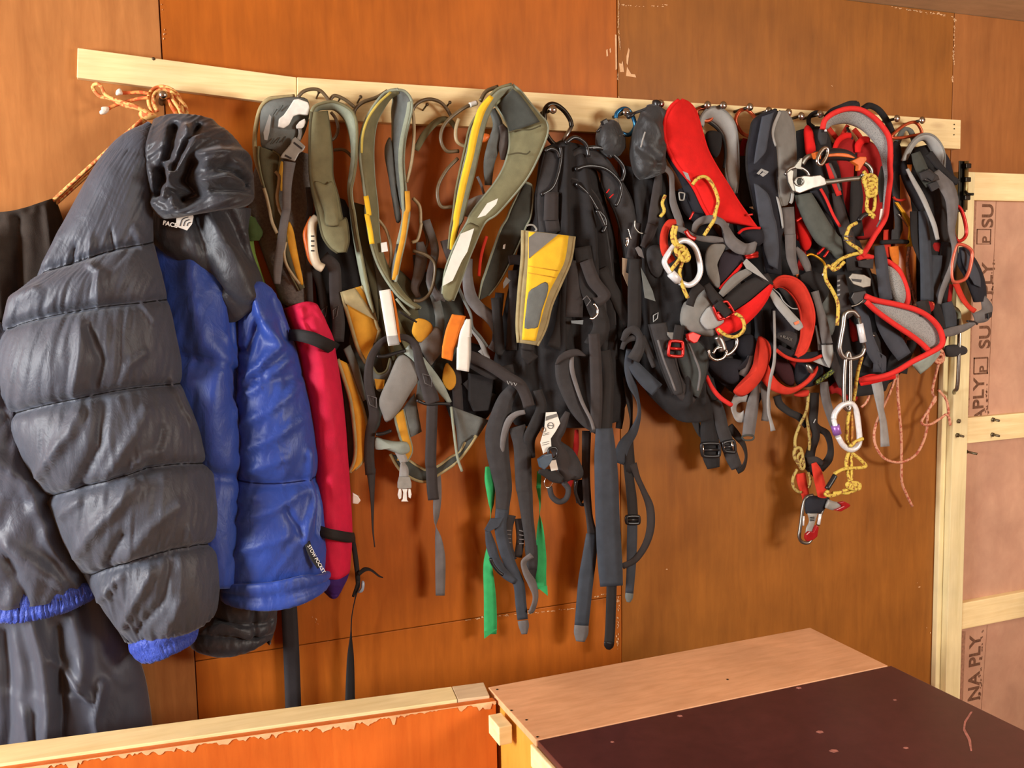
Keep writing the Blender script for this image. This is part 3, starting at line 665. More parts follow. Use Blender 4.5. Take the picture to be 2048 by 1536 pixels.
# hood: crumpled shell with a rolled opening
quilt('hood', [[(306, 240, .09), (352, 233, .115), (412, 240, .12), (436, 262, .09)],
      [(292, 300, .085), (350, 290, .125), (430, 290, .13), (474, 296, .08)],
      [(290, 352, .085), (360, 345, .12), (440, 345, .13), (500, 330, .075)],
      [(300, 408, .085), (360, 405, .125), (440, 395, .13), (506, 396, .08)],
      [(318, 436, .085), (350, 437, .115), (420, 420, .12), (480, 404, .085)]],
      M_bk2, o, 0.0, (.02, .055, .06, .05, .015), nu=90, nv=24, nmix=.25, wr=.005, wf=9, skew=4, seed=71,
      folds=[([(300, 260), (296, 330), (316, 380)], 12, .018), ([(352, 262), (346, 300), (330, 350), (322, 390)], 8, -.030), ([(372, 268), (384, 290), (366, 330), (352, 360)], 9, .020), ([(394, 262), (372, 300), (350, 350)], 6, -.024), ([(338, 330), (348, 360), (336, 400)], 7, .022),
             ([(385, 330), (372, 365), (395, 392), (370, 400)], 13, -.045), ([(396, 318), (430, 312), (470, 316), (500, 330)], 8, .022), ([(410, 330), (440, 324), (470, 345), (488, 360)], 10, .020), ([(430, 345), (455, 350), (480, 375)], 5, -.018), ([(405, 372), (440, 362), (470, 372)], 7, .018), ([(420, 385), (460, 385), (490, 392)], 5, -.014),
             ([(312, 410), (340, 428), (390, 420), (440, 405), (490, 396)], 12, .026), ([(345, 375), (356, 395), (350, 410)], 8, .016), ([(440, 270), (470, 300)], 12, .01), ([(325, 345), (345, 385), (365, 400)], 6, -.02)])
# chest logo: white quarter arcs with a name, half hidden by the hood
plate('logo', [(353, 429), (385, 427), (387, 434), (384, 448), (374, 461), (352, 453)], .116, .0012, M_white_print, o, 0)
text_mesh('logo_lettering', 'FACE', W(325, 449, .1175), W(352, 455, .1175)-W(325, 449, .1175), Vector((0, 0, 1)), 0.0102, M_white_print, o, 0.0005, .0003)
for r_ in (10, 17, 24):
    tube('logo_arc', [(384-r_, 452, .1175), (384-r_*.8, 452-r_*.55, .1175), (384-r_*.3, 452-r_*.75, .1175)], 0.0008, M_bk2, o)
# zip pull with its printed tag
tube('zip_pull', [(606, 1074, .14), (610, 1080, .143), (616, 1085, .143)], 0.004, M_blackweb, o)
strap('pull_tag', [(614, 1083, .146), (620, 1102, .148), (628, 1118, .148), (640, 1134, .146)], 12, 0.002, M_blackweb, o)
p0, p1 = W(614.5, 1092, .1505), W(637, 1132, .1495)
text_mesh('tag_lettering', 'STOW POCKET', p0, p1-p0, Vector((0.5, 0, 1)), 0.0088, M_white_print, o, 0.0003)

# ---- orange cord knotted round the bolt, its line running down to the trousers
M_ocord = flecked('orange_cord_sheath', (228, 178, 104), (206, 106, 54), 150, cut=.54)
o = thing('cord', 'orange flecked cord knotted around a bolt above the jacket', 'cord', W(325, 190, 0.05))
tube('line', [(286, 238, .055), (200, 315, .05), (110, 398, .04), (100, 408, .035)], 0.0034, M_ocord, o)
tube('line', [(292, 240, .05), (210, 318, .045), (118, 402, .035), (108, 412, .03)], 0.0032, M_ocord, o)
FR(100, 0, 5.12)
tube('loop', [(1060, 1170, .06), (1020, 1090, .055), (1010, 1000, .05), (1040, 930, .045), (1110, 890, .04), (1200, 895, .045), (1290, 950, .05), (1340, 1040, .055), (1350, 1130, .06), (1330, 1200, .06)], 0.0034, M_ocord, o)
tube('loop', [(1100, 1140, .065), (1062, 1060, .06), (1070, 970, .055), (1130, 920, .05), (1230, 930, .05), (1300, 1000, .06), (1380, 1080, .06), (1400, 1150, .05), (1370, 1200, .05)], 0.0034, M_ocord, o)
tube('loop', [(1240, 960, .06), (1270, 1040, .065), (1320, 1110, .065), (1350, 1190, .06)], 0.0034, M_ocord, o)
tube('loop', [(1220, 1010, .055), (1240, 1080, .06), (1280, 1150, .06), (1290, 1200, .055)], 0.0034, flecked('orange_red_sheath', (205, 90, 40), (214, 140, 70), 130), o)
tube('bight', [(1000, 1160, .055), (900, 1110, .05), (760, 1080, .045), (620, 1010, .04), (510, 985, .035), (450, 920, .03), (440, 880, .03), (480, 860, .035), (530, 890, .04), (560, 960, .045), (640, 1010, .05), (760, 1050, .055), (880, 1090, .06), (980, 1150, .06)], 0.0032, M_ocord, o)
tube('tail', [(1020, 960, .05), (930, 945, .045), (820, 950, .04), (740, 950, .04), (690, 945, .04)], 0.0032, MATS['orange_red_sheath'], o)
tube('tail', [(1010, 1000, .055), (940, 1005, .05), (830, 1030, .045), (690, 1070, .04), (600, 1110, .04), (540, 1140, .04)], 0.0032, MATS['orange_red_sheath'], o)
M_fray = fabric('frayed_white_core', (232, 222, 205), 0.95, 0.1, 200, 0.5)
pad('frayed_end', [(735, 930), (715, 905), (680, 925), (672, 965), (690, 980), (720, 975), (745, 965)], .043, .006, M_fray, o)
pad('frayed_end', [(600, 1095), (530, 1095), (525, 1125), (507, 1140), (515, 1170), (560, 1172), (600, 1140)], .043, .006, M_fray, o)
pad('knot', [(910, 1150), (960, 1110), (1040, 1150), (1100, 1180), (1060, 1220), (980, 1230), (910, 1190)], .055, .012, M_ocord, o)
FR()

# ---- crimson stuff sack beside the jacket
o = thing('stuff_sack', 'tall crimson stuff sack with black straps and a purple base', 'bag', W(640, 610, 0.06))
quilt('body', [[(566, 618, .03), (600, 606, .05), (634, 614, .03)], [(572, 640, .03), (616, 636, .06), (648, 648, .03)], [(586, 690, .03), (626, 692, .06), (666, 688, .03)], [(602, 800, .03), (646, 800, .06), (684, 796, .03)], [(610, 930, .03), (656, 930, .06), (695, 926, .03)], [(612, 1060, .03), (658, 1068, .06), (703, 1060, .03)], [(618, 1132, .03), (660, 1146, .055), (698, 1134, .03)]],
      M_pink, o, 0, 0.045, nu=44, nv=10, nmix=.15, folds=[([(596, 620), (612, 660), (600, 690)], 7, .012), ([(620, 616), (640, 650), (660, 690)], 7, .012), ([(606, 640), (625, 680)], 5, -.012), ([(660, 1000), (672, 1040)], 8, -.006)], wr=.003, wf=5, seed=81)
quilt('base', [[(616, 1126, .03), (660, 1138, .055), (699, 1130, .03)], [(622, 1150, .03), (660, 1155, .055), (694, 1148, .03)], [(640, 1172, .03), (660, 1174, .045), (680, 1170, .03)], [(652, 1180, .035), (660, 1182, .04), (670, 1181, .035)]], M_purple, o, 0, 0.042, nu=30, nv=8, nmix=.15, wr=.002, wf=5, seed=82)
strap('band', [(578, 670, .09, 22), (600, 671, .115, 24), (625, 677, .126, 26), (648, 687, .122, 26), (662, 694, .095, 27), (669, 698, .06, 27), (672, 700, .03, 26)], 26, .003, M_blackweb, o)
strap('band', [(636, 1060, .11, 20), (655, 1067, .122, 21), (675, 1071, .120, 21), (692, 1074, .105, 21), (703, 1075, .085, 20), (709, 1074, .04, 18)], 20, .003, M_blackweb, o)
strap('webbing_tail', [(704, 1068, .06, 7), (709, 1100, .05, 10), (714, 1140, .045, 10), (716, 1170, .04, 9), (712, 1190, .04, 5, 60), (704, 1230, .035, 3, 80), (702, 1270, .03, 6, 60), (701, 1320, .03, 15, 20), (700, 1420, .03, 21, 0)], 12, .002, M_blackweb, o)
FR(560, 1040, 3.84)
strap('tail_tie', [(600, 420, .05, 30), (650, 380, .05, 40, 30), (700, 385, .05, 36, 60), (760, 430, .045, 26, 60), (790, 442, .04, 10, 30)], 30, .0015, M_blackweb, o)
strap('tail_tie', [(600, 470, .052, 26), (585, 520, .05, 22), (560, 590, .045, 20)], 26, .0015, M_blackweb, o)
pad('clip', [(630, 465), (648, 475), (648, 510), (635, 550), (605, 562), (600, 550), (618, 525), (622, 490)], .052, .006, solid('pale_blue_plastic', (150, 170, 190), 0.35), o)
FR()
# dark strap that hangs down behind the jacket
o = tag(strap('hanging_strap', [(575, 1150, .02, 30), (580, 1250, .02, 32), (584, 1340, .02, 32), (588, 1460, .02, 32)], 32, .002, webbing('faded_black_webbing', (40, 36, 38))), 'wide dark strap hanging below the blue jacket hem', 'strap')
# olive cloth peeping out between jacket and sack
M_olive = fabric('olive_cloth', (98, 120, 50), 0.85, 0.15, 40, 0.3)
M_dgreen = fabric('dark_green_cloth', (58, 76, 36), 0.85, 0.15, 40, 0.3)
o = thing('green_bag', 'olive green cloth bag peeping out between blue jacket and crimson sack', 'bag', W(510, 440, 0.03))
quilt('body', [[(470, 420, .02), (490, 430, .025), (500, 440, .02)], [(470, 520, .02), (500, 520, .025), (512, 520, .02)], [(480, 640, .02), (530, 640, .03), (565, 640, .02)], [(560, 720, .02), (590, 710, .03), (608, 702, .02)], [(570, 780, .02), (600, 770, .03), (622, 772, .02)], [(580, 860, .02), (600, 850, .03), (612, 850, .02)]], M_olive, o, 0, 0.02, nu=20, nv=8, wr=.003, wf=4, seed=91)
quilt('flap', [[(488, 428, .04), (498, 436, .05), (506, 446, .04)], [(486, 455, .04), (505, 462, .055), (524, 464, .04)], [(490, 480, .04), (506, 480, .05), (516, 478, .04)]], M_dgreen, o, 0, 0.012, nu=16, nv=8, wr=.002, wf=4, seed=92)
# grey wool cloth behind the first harness
M_wool = fabric('grey_wool', (104, 96, 90), 0.98, 0.3, 220, 0.9, 1500, 0.3)
o = quilt('wool_cloth', [[(520, 300, .012), (560, 300, .02), (620, 310, .012)], [(496, 400, .012), (560, 400, .022), (622, 400, .012)], [(516, 480, .012), (570, 480, .024), (624, 480, .012)], [(560, 600, .012), (590, 615, .024), (626, 606, .012)]], M_wool, None, 0, 0.018, nu=30, nv=10, wr=.002, wf=4, seed=93)
tag(o, 'coarse grey wool cloth hanging behind the leftmost harness', 'cloth')
# ------------------------------------------------------------------ pine rails with bolts and nails
def E_(d, *a): return [(a[i], a[i+1], d) for i in range(0, len(a), 2)]
def Ed(d0, d1, *a):
    k = len(a)//2; return [(a[2*i], a[2*i+1], d0+(d1-d0)*i/max(k-1, 1)) for i in range(k)]
M_steel = solid('polished_steel', (190, 188, 180), 0.22, 1.0, 0.15)
M_rod = solid('dark_steel_rod', (70, 64, 54), 0.4, 0.8)
M_rust = solid('dull_nail', (86, 70, 48), 0.5, 0.6)
FR()
def board(name, quad, d, label):
    P = [W(x, y, d) for x, y in quad]
    o = prism(name, P, (0, d-0.0005, 0), M_pine, None, 0.0015)
    return tag(o, label, 'rail', 'rails on the wall')
rail1 = board('coat_rail', [(155, 95.5), (593, 154.5), (593, 211), (153.5, 155)], .018, 'tilted pine rail at left with a cord knotted under it')
rail2 = board('coat_rail', [(594.5, 154), (1922, 240), (1921, 298), (594.5, 237)], .021, 'long pale pine rail carrying all the harness bolts')
def lathe3(name, base, axis, prof, mat, parent, sides=16):
    axis = Vector(axis).normalized(); a = axis.orthogonal().normalized(); b = axis.cross(a)
    rings = [[base+axis*h+(a*math.cos(2*math.pi*j/sides)+b*math.sin(2*math.pi*j/sides))*max(r, 1e-4) for j in range(sides)] for r, h in prof]
    return sweep_loop(name, rings, mat, parent)
def bolt(px, py, rail, d=.078, r=.0088):
    p = W(px, py, d); base = Vector((p.x, -0.0205, p.z))
    b = tube3('bolt', [base, p], 0.0034, M_rod, rail, n=1)
    lathe3('bolt_head', p, (0.05, -1, 0), [(r*.5, -.0005), (r, 0), (r, .0012), (r*.86, .0034), (r*.55, .0052), (r*.2, .006), (0.0001, .0061)], M_steel, b)
    lathe3('bolt_slot', p+Vector((0, -.0058, 0)), (0, -1, 0), [(r*.16, 0), (r*.16, .0008), (0.0001, .0009)], M_black_iron, b, 8)
for (x, y) in ((1105.5, 219), (1252.5, 224.5), (1321, 207.5), (1415, 210), (1446.5, 210.5), (1499.5, 214), (1537.5, 221.5), (1577, 225), (1602, 232), (1640, 228.5), (1793.5, 237), (1844, 240.5)):
    bolt(x, y, rail2)
pb = W(326, 190, .07)
bb = tube3('bolt', [Vector((pb.x, 0.0, pb.z)), pb], 0.006, M_rod, rail1, n=1)
lathe3('bolt_head', pb, (0.05, -1, 0), [(.006, -.0005), (.0075, 0), (.0075, .002), (.0062, .005), (.003, .0068), (0.0001, .007)], M_steel, bb)
for (x, y) in ((638, 184), (680, 196), (721, 194), (854, 209), (899.5, 205), (1083, 226)):
    p = W(x, y, .05); q = Vector((p.x, -0.0205, p.z-0.006))
    b = tube3('nail', [q, p], 0.0017, M_rust, rail2, n=1)
    tube3('nail_head', [p, p+Vector((0, -0.0015, 0))], 0.0034, M_rust, b, n=1)
for (x, y) in ((1908.5, 249), (1908.5, 257.5), (1908, 269.5), (1012, 262), (640, 230)):
    p = W(x, y, .0215); tube3('screw_hole', [p+Vector((0, .003, 0)), p+Vector((0, -.0004, 0))], 0.0018, M_black_iron, rail2, n=1)
p = W(307, 117.5, .0182); tube3('knot_mark', [p+Vector((0, .003, 0)), p+Vector((0, -.0003, 0))], 0.003, M_rust, rail1, n=1)

# ------------------------------------------------------------------ webbing, pads and hardware used by the harnesses
M_ol = fabric('olive_pad', (116, 112, 82), 0.9, 0.14, 45, 0.3)
M_ol2 = fabric('dark_olive_pad', (84, 80, 58), 0.9, 0.14, 45, 0.3)
M_sage = fabric('sage_edge', (140, 146, 126), 0.9, 0.12, 60, 0.35)
M_foam = fabric('grey_foam', (104, 108, 104), 0.95, 0.12, 60, 0.3)
M_foamd = fabric('dark_grey_lining', (66, 68, 62), 0.95, 0.12, 60, 0.3)
M_tan = fabric('tan_piping', (156, 142, 102), 0.85, 0.14, 60, 0.3)
M_yw = fabric('yellow_panel', (236, 190, 40), 0.7, 0.08, 50, 0.2)
M_gold = fabric('gold_panel', (208, 150, 44), 0.75, 0.1, 50, 0.25)
M_refl = fabric('white_reflective', (228, 226, 214), 0.6, 0.05, 60, 0.1)
M_bw = webbing('harness_black_webbing', (36, 33, 32))
M_bw2 = webbing('harness_worn_black', (54, 49, 48))
M_gw = webbing('slate_webbing', (56, 62, 70))
M_gw2 = webbing('grey_webbing', (106, 102, 100))
M_lgw = webbing('light_grey_webbing', (150, 148, 144))
M_mint = webbing('pale_mint_webbing', (150, 162, 152))
M_bpad = fabric('black_pad', (36, 34, 34), 0.92, 0.14, 60, 0.3)
M_bpad2 = fabric('charcoal_pad', (56, 54, 54), 0.92, 0.14, 60, 0.3)
M_orw = webbing('orange_webbing', (226, 122, 32))
M_orp = solid('orange_plastic', (214, 104, 34), 0.45)
M_wp = solid('white_plastic', (226, 224, 214), 0.4)
M_gp = solid('grey_plastic', (140, 138, 130), 0.4)
M_bp = solid('black_plastic', (26, 26, 27), 0.35)
M_brt = solid('brown_tubing', (96, 80, 56), 0.4)
M_tant = solid('tan_tubing', (158, 140, 104), 0.4)
M_blkt = solid('black_tubing', (30, 29, 29), 0.28)
M_red = fabric('red_fleece', (214, 26, 22), 0.9, 0.08, 50, 0.3)
M_red2 = fabric('dark_red_lining', (150, 22, 20), 0.9, 0.1, 50, 0.3)
M_redp = fabric('coral_red_piping', (214, 46, 40), 0.8, 0.08, 50, 0.3)
M_redo = fabric('orange_red_lining', (196, 50, 32), 0.85, 0.1, 50, 0.3)
M_mesh = mesh3d('grey_air_mesh', (150, 150, 146), (96, 98, 98))
M_grey = fabric('mid_grey_cloth', (122, 120, 114), 0.85, 0.1, 50, 0.25)
M_lgrey = fabric('light_grey_cloth', (158, 158, 154), 0.85, 0.08, 50, 0.25)
M_slate = fabric('slate_cloth', (66, 70, 78), 0.85, 0.1, 50, 0.25)
M_ink = fabric('blue_black_cloth', (34, 34, 40), 0.9, 0.12, 60, 0.3)
M_alu = solid('brushed_aluminium', (158, 156, 150), 0.36, 1.0, 0.12)
M_alug = solid('grey_anodised', (136, 134, 126), 0.36, 0.9, 0.12)
M_reda = solid('red_anodised', (196, 40, 34), 0.3, 0.6)
M_orga = solid('orange_anodised', (190, 84, 46), 0.35, 0.5)
M_yell = flecked('yellow_cord_sheath', (208, 180, 74), (150, 96, 44), 170, cut=0.58)
M_pcord = flecked('pink_flecked_cord_sheath', (208, 148, 116), (176, 90, 66), 150, cut=0.56)
M_goldm = solid('gold_anodised', (226, 166, 40), 0.3, 0.7)
M_green = fabric('bright_green_tape', (50, 160, 92), 0.75, 0.12, 60, 0.25)
M_wht = solid('white_painted_alloy', (226, 226, 224), 0.3, 0.2)
def belt(name, A, B, t, mat, parent, pip=None, r=.0028, both=True, **k):
    # padded band with tube piping sewn to its edges
    s = strip(name, A, B, t, mat, parent, **k)
    if pip:
        tube('piping', A, r, pip, s, n=k.get('n', 5), closed=k.get('closed', False))
        if both: tube('piping', B, r, pip, s, n=k.get('n', 5), closed=k.get('closed', False))
    return s
def buckle(name, pts, d, mat, parent, t=.007, bar=True):
    # open frame: quad outline as a bent bar with one cross bar
    q = pts; P = []
    for i in range(4):
        a, b = q[i], q[(i+1) % 4]
        P += [(a[0]+(b[0]-a[0])*.15, a[1]+(b[1]-a[1])*.15, d), (a[0]+(b[0]-a[0])*.85, a[1]+(b[1]-a[1])*.85, d)]
    o = tube(name, P, t/2, mat, parent, n=3, closed=True)
    if bar:
        m0 = ((q[0][0]+q[3][0])/2, (q[0][1]+q[3][1])/2, d); m1 = ((q[1][0]+q[2][0])/2, (q[1][1]+q[2][1])/2, d)
        tube('bar', [m0, m1], t/2.2, mat, o, n=1)
    return o
def carabiner(label, pts, r, mat, gate=None, sleeve=None, gmat=None, smat=None, group=None, name='carabiner', gr=.8):
    # closed body through pts; gate = (i, j) point indices it spans; sleeve = (t0, t1, radius factor) along the gate
    p0 = W(*fx(pts[0]), pts[0][2])
    o = thing(name, label, 'carabiner', p0, group)
    P = [W(*fx(p), p[2]) for p in pts]
    if gate:
        i, j = gate; k = len(P)
        body = [P[(j+n_) % k] for n_ in range((i-j) % k+1)]
        tube3('body', body, r, mat, o, n=6)
        tube3('gate', [P[i], P[j]], r*gr, gmat or mat, o, n=2)
        if sleeve:
            a, b = P[i].lerp(P[j], sleeve[0]), P[i].lerp(P[j], sleeve[1])
            tube3('sleeve', [a, b], r*sleeve[2], smat or mat, o, n=2, sides=12)
    else: tube3('body', P, r, mat, o, n=6, closed=True)
    return o
# ================================================================== grey and yellow harnesses at the left
FA, FB, FC, FD, FE, FF, FG = (480, 140, 5.12), (480, 400, 5.12), (820, 140, 5.12), (820, 400, 5.12), (560, 650, 5.12), (560, 900, 5.12), (900, 680, 4.8)
def cv(fr, *a):                     # convert a list of frame points to full-frame points: x, y pairs
    return [(fr[0]+a[i]/fr[2], fr[1]+a[i+1]/fr[2]) for i in range(0, len(a), 2)]
def at(d, *chunks):                 # join converted pieces and give them a distance (or run d0..d1)
    pts = [p for c in chunks for p in c]; k = len(pts)
    if isinstance(d, tuple): return [(p[0], p[1], d[0]+(d[1]-d[0])*i/max(k-1, 1)) for i, p in enumerate(pts)]
    return [(p[0], p[1], d) for p in pts]
GRP = 'climbing harnesses on the pine rail'
FR()
# ---- harness 1: grey foam pad with a white buckle
h = thing('climbing_harness', 'grey foam harness with white plastic buckle, leftmost on the long rail', 'harness', W(620, 200, .05), GRP)
pad('back_pad', [(p[0], p[1]) for p in cv(FA, 215, 420, 300, 320, 430, 285, 570, 272, 690, 300, 712, 420, 690, 560, 640, 690, 540, 840, 420, 890, 330, 835, 225, 800, 205, 620)], .055, .022, M_foam, h)
belt('waist_belt', at((.06, .045), cv(FA, 195, 780, 190, 900, 215, 1060, 252, 1200, 300, 1380), cv(FB, 330, 220, 420, 470, 520, 760, 610, 930)), at((.06, .045), cv(FA, 330, 830, 405, 890, 385, 1030, 378, 1200, 400, 1400), cv(FB, 430, 160, 480, 330, 560, 600, 650, 900)), .012, M_ol2, h, M_ol)
tube('rim', at((.05, .05), cv(FA, 560, 270, 400, 285, 300, 300, 220, 380, 175, 520, 150, 720, 165, 920, 210, 1060, 245, 1180)), .0042, M_tan, h)
pad('gold_panel', [(p[0], p[1]) for p in cv(FB, 500, 215, 545, 300, 575, 450, 610, 640, 650, 860, 600, 850, 530, 640, 470, 420, 470, 300)], .05, .006, M_gold, h)
plate('orange_tab', cv(FA, 390, 920, 440, 940, 440, 1240, 410, 1240, 405, 1100, 375, 1040), .055, .002, M_gold, h)
tube('gear_loop', at(.065, cv(FA, 245, 1210, 270, 1290, 300, 1420, 330, 1560), cv(FB, 380, 340)), .0032, M_tant, h)
tube('gear_loop', at(.062, cv(FA, 360, 1040, 400, 1090, 395, 1180, 378, 1300, 400, 1420, 440, 1500)), .0032, M_tant, h)
tube('gear_loop', at(.06, cv(FB, 470, 430, 450, 540, 475, 660, 540, 770, 610, 860)), .003, M_tant, h)
plate('white_buckle', cv(FA, 385, 590, 395, 505, 440, 470, 490, 400, 545, 312, 590, 305, 690, 340, 706, 395, 690, 470, 600, 462, 540, 480, 495, 570, 440, 605), .078, .010, M_wp, h, .002)
plate('white_buckle', cv(FA, 575, 605, 570, 575, 605, 530, 660, 500, 672, 540, 650, 590, 625, 605), .08, .006, M_wp, h, .002)
strap('webbing_strap', [(p[0], p[1], .08) for p in cv(FA, 605, 560, 620, 640, 600, 720)], 8, .002, M_gp, h)
plate('side_release_buckle', cv(FA, 560, 690, 610, 740, 665, 790, 640, 835, 600, 860, 555, 945, 480, 915, 405, 905, 430, 860, 470, 815, 515, 760, 530, 715), .082, .009, M_gp, h, .002)
plate('buckle_slot', cv(FA, 555, 735, 640, 800, 630, 815, 548, 750), .0915, .0006, M_bp, h, 0)
plate('buckle_slot', cv(FA, 465, 865, 530, 900, 525, 915, 460, 885), .0915, .0006, M_bp, h, 0)
plate('logo_patch', cv(FA, 300, 455, 320, 480, 300, 640, 280, 720, 250, 715, 240, 640, 265, 560), .0765, .001, M_lgrey, h, 0)
for (x, y) in ((380, 400), (440, 360), (350, 700), (410, 690), (470, 680)):
    strap('foam_groove', [(p[0], p[1], .077) for p in cv(FA, x, y, x-40, y+60)], 2.2, .0012, M_foamd, h)
strap('webbing_strap', [(*p, d, w) for p, d, w in zip(cv(FA, 510, 940, 490, 1080, 480, 1220, 478, 1400)+cv(FB, 470, 120, 440, 300, 410, 520, 385, 720, 380, 860), (.085, .082, .078, .075, .072, .068, .062, .058, .055), (24, 21, 18, 17, 17, 17, 18, 17, 13))], 18, .0022, M_gw2, h)
# ---- harness 2: olive padded loop
h = thing('climbing_harness', 'olive padded harness loop with ivory buckle, second from the left on the long rail', 'harness', W(690, 200, .05), GRP)
belt('waist_belt', at((.095, .085), cv(FA, 735, 430, 718, 600, 715, 1000, 740, 1230, 800, 1480), cv(FB, 810, 200, 850, 370, 920, 480, 1000, 540)), at((.075, .085), cv(FA, 885, 420, 915, 600, 940, 850, 945, 1080, 1000, 1290, 1045, 1520), cv(FB, 1085, 200, 1110, 400, 1080, 535)), .014, M_ol, h, M_ol2)
belt('waist_belt', at((.095, .07), cv(FA, 735, 430, 770, 370, 860, 335, 960, 325, 1080, 370, 1165, 450, 1198, 600, 1190, 900, 1165, 1090, 1132, 1240, 1150, 1400), cv(FB, 1165, 120, 1200, 360, 1255, 620, 1300, 860, 1370, 1150)), at((.07, .05), cv(FA, 760, 440, 800, 405, 880, 395, 960, 400, 1030, 450, 1090, 540, 1135, 700, 1150, 900, 1130, 1060, 1118, 1200, 1130, 1350), cv(FB, 1140, 120, 1170, 360, 1215, 640, 1265, 880, 1330, 1180)), .010, M_sage, h, M_ol)
pad('belt_overlay', [p for p in cv(FA, 760, 1150, 800, 1140, 880, 1170, 940, 1140, 985, 1280, 1010, 1530)+cv(FB, 1000, 270, 880, 255, 860, 120, 800, -50)], .096, .007, M_ol, h)
tube('gear_loop', at(.06, cv(FA, 590, 280, 650, 220, 740, 195, 820, 210, 880, 270, 920, 330)), .0034, M_brt, h)
tube('gear_loop', at(.055, cv(FA, 920, 310, 960, 265, 1020, 275, 1100, 320, 1170, 380)), .0034, M_brt, h)
tube('gear_loop', at(.04, cv(FA, 930, 430, 980, 500, 1005, 600, 980, 680, 940, 720)), .003, M_brt, h)
tube('gear_loop', at(.03, cv(FA, 960, 820, 1050, 815, 1110, 850, 1150, 900)), .003, M_brt, h)
# ivory arc buckle low on harness 2
b = tube('ivory_buckle', at(.07, cv(FB, 790, 180, 745, 240, 740, 400, 755, 560, 790, 660, 850, 700)), .0085, solid('ivory_plastic', (206, 192, 164), 0.45), h)
for y in (370, 420, 470, 520): strap('slot', [(*p, .0795) for p in cv(FB, 725, y, 762, y)], 2.6, .0012, M_bp, b)
tube('orange_edge', at(.062, cv(FB, 740, 180, 700, 260, 670, 350, 690, 480, 720, 600, 760, 660)), .005, M_orp, b)
strap('webbing_strap', [(*p, d) for p, d in zip(cv(FB, 850, 580, 960, 680, 975, 850, 985, 1050, 1010, 1250, 1000, 1450), (.06, .062, .062, .06, .058, .05))], 25, .0022, M_bw2, h)
strap('webbing_strap', [(*p, .045) for p in cv(FB, 760, 700, 820, 850, 850, 1000, 870, 1150, 880, 1300)], 17, .0022, M_bw, h)
for (x, y) in ((985, 1130), (870, 1130)):
    tube('stitched_mark', [(*p, .0625 if x > 900 else .0475) for p in cv(FB, x-32, y, x+22, y-44, x+6, y+60, x-30, y+88)], .0007, M_gw2, h, n=1, closed=True)
strap('webbing_strap', [(*p, .045) for p in cv(FA, 700, 1200, 720, 1400)+cv(FB, 700, 200, 690, 500, 710, 800, 720, 1050)], 12, .002, M_bw2, h)
# ---- harness 3: tall loop with yellow and orange stripes
h = thing('climbing_harness', 'tall sage and olive harness loop with a thin yellow stripe, third from the left', 'harness', W(790, 195, .06), GRP)
belt('waist_belt', at((.08, .06), cv(FA, 1620, 200, 1500, 225, 1390, 340, 1285, 520, 1235, 700, 1228, 900, 1260, 1150, 1290, 1350), cv(FB, 1290, 150, 1340, 450, 1420, 680, 1540, 880, 1650, 1010, 1790, 1110)), at((.05, .05), cv(FA, 1640, 260, 1550, 275, 1450, 420, 1390, 560, 1362, 800, 1372, 1100, 1400, 1350), cv(FB, 1410, 150, 1430, 420, 1490, 640, 1600, 850, 1710, 1000, 1850, 1110)), .012, M_ol, h, M_sage)
belt('waist_belt', at((.08, .07), cv(FA, 1600, 200, 1690, 220, 1752, 300, 1760, 400, 1735, 520, 1690, 720, 1675, 950, 1695, 1200, 1715, 1400), cv(FB, 1730, 150, 1690, 400, 1640, 620, 1595, 840)), at((.04, .05), cv(FA, 1570, 270, 1570, 330, 1560, 430, 1565, 560, 1565, 700, 1575, 900, 1600, 1150, 1650, 1400), cv(FB, 1690, 150, 1640, 350, 1590, 560, 1545, 760)), .010, M_foam, h, M_sage)
strip('edge_stripe', at((.092, .074), cv(FA, 1755, 320, 1745, 430, 1715, 560, 1678, 740, 1665, 950, 1680, 1200, 1690, 1400), cv(FB, 1700, 200, 1640, 450)), at((.088, .07), cv(FA, 1715, 330, 1700, 430, 1665, 580, 1630, 760, 1620, 950, 1640, 1200, 1655, 1400), cv(FB, 1655, 200, 1600, 450)), .004, M_sage, h)
strap('yellow_stripe', [(*p, d) for p, d in zip(cv(FA, 1290, 1290, 1320, 1480)+cv(FB, 1300, 150, 1330, 300, 1352, 450), (.077, .077, .077, .077, .077))], 10, .002, M_yw, h)
strap('yellow_stripe', [(*p, d) for p, d in zip(cv(FA, 1545, 225, 1420, 340, 1310, 500, 1255, 680, 1245, 850), (.09, .088, .086, .084, .082))], 5, .002, fabric('straw_stripe', (190, 170, 80), .8, .1, 50, .2), h)
strap('orange_stripe', [(*p, d) for p, d in zip(cv(FA, 1712, 1240, 1720, 1420)+cv(FB, 1700, 150, 1670, 380, 1620, 600, 1580, 820), (.082, .084, .084, .082, .078, .07))], 10, .002, M_gold, h)
pad('side_panel', [p for p in cv(FA, 1540, 690, 1490, 760, 1480, 880, 1520, 1100, 1560, 1350, 1600, 1560)+cv(FB, 1650, 200, 1600, 100)+cv(FA, 1600, 1150, 1570, 900)], .045, .012, M_foam, h)
strip('leg_webbing', at((.05, .04), cv(FB, 1150, 20, 1180, 200, 1240, 500, 1310, 800, 1390, 1150, 1400, 1280)), at((.045, .04), cv(FB, 1290, 60, 1300, 250, 1350, 520, 1380, 700, 1400, 900, 1420, 1200)), .006, M_ol2, h)
strip('leg_webbing', at((.045, .04), cv(FB, 1350, 550, 1390, 760, 1400, 900, 1420, 1010)), at((.045, .04), cv(FB, 1600, 850, 1640, 980, 1560, 1000, 1480, 1000)), .006, M_foam, h)
tube('gear_loop', at(.05, cv(FA, 1165, 470, 1180, 400, 1260, 330, 1400, 280, 1510, 215)), .0036, M_brt, h)
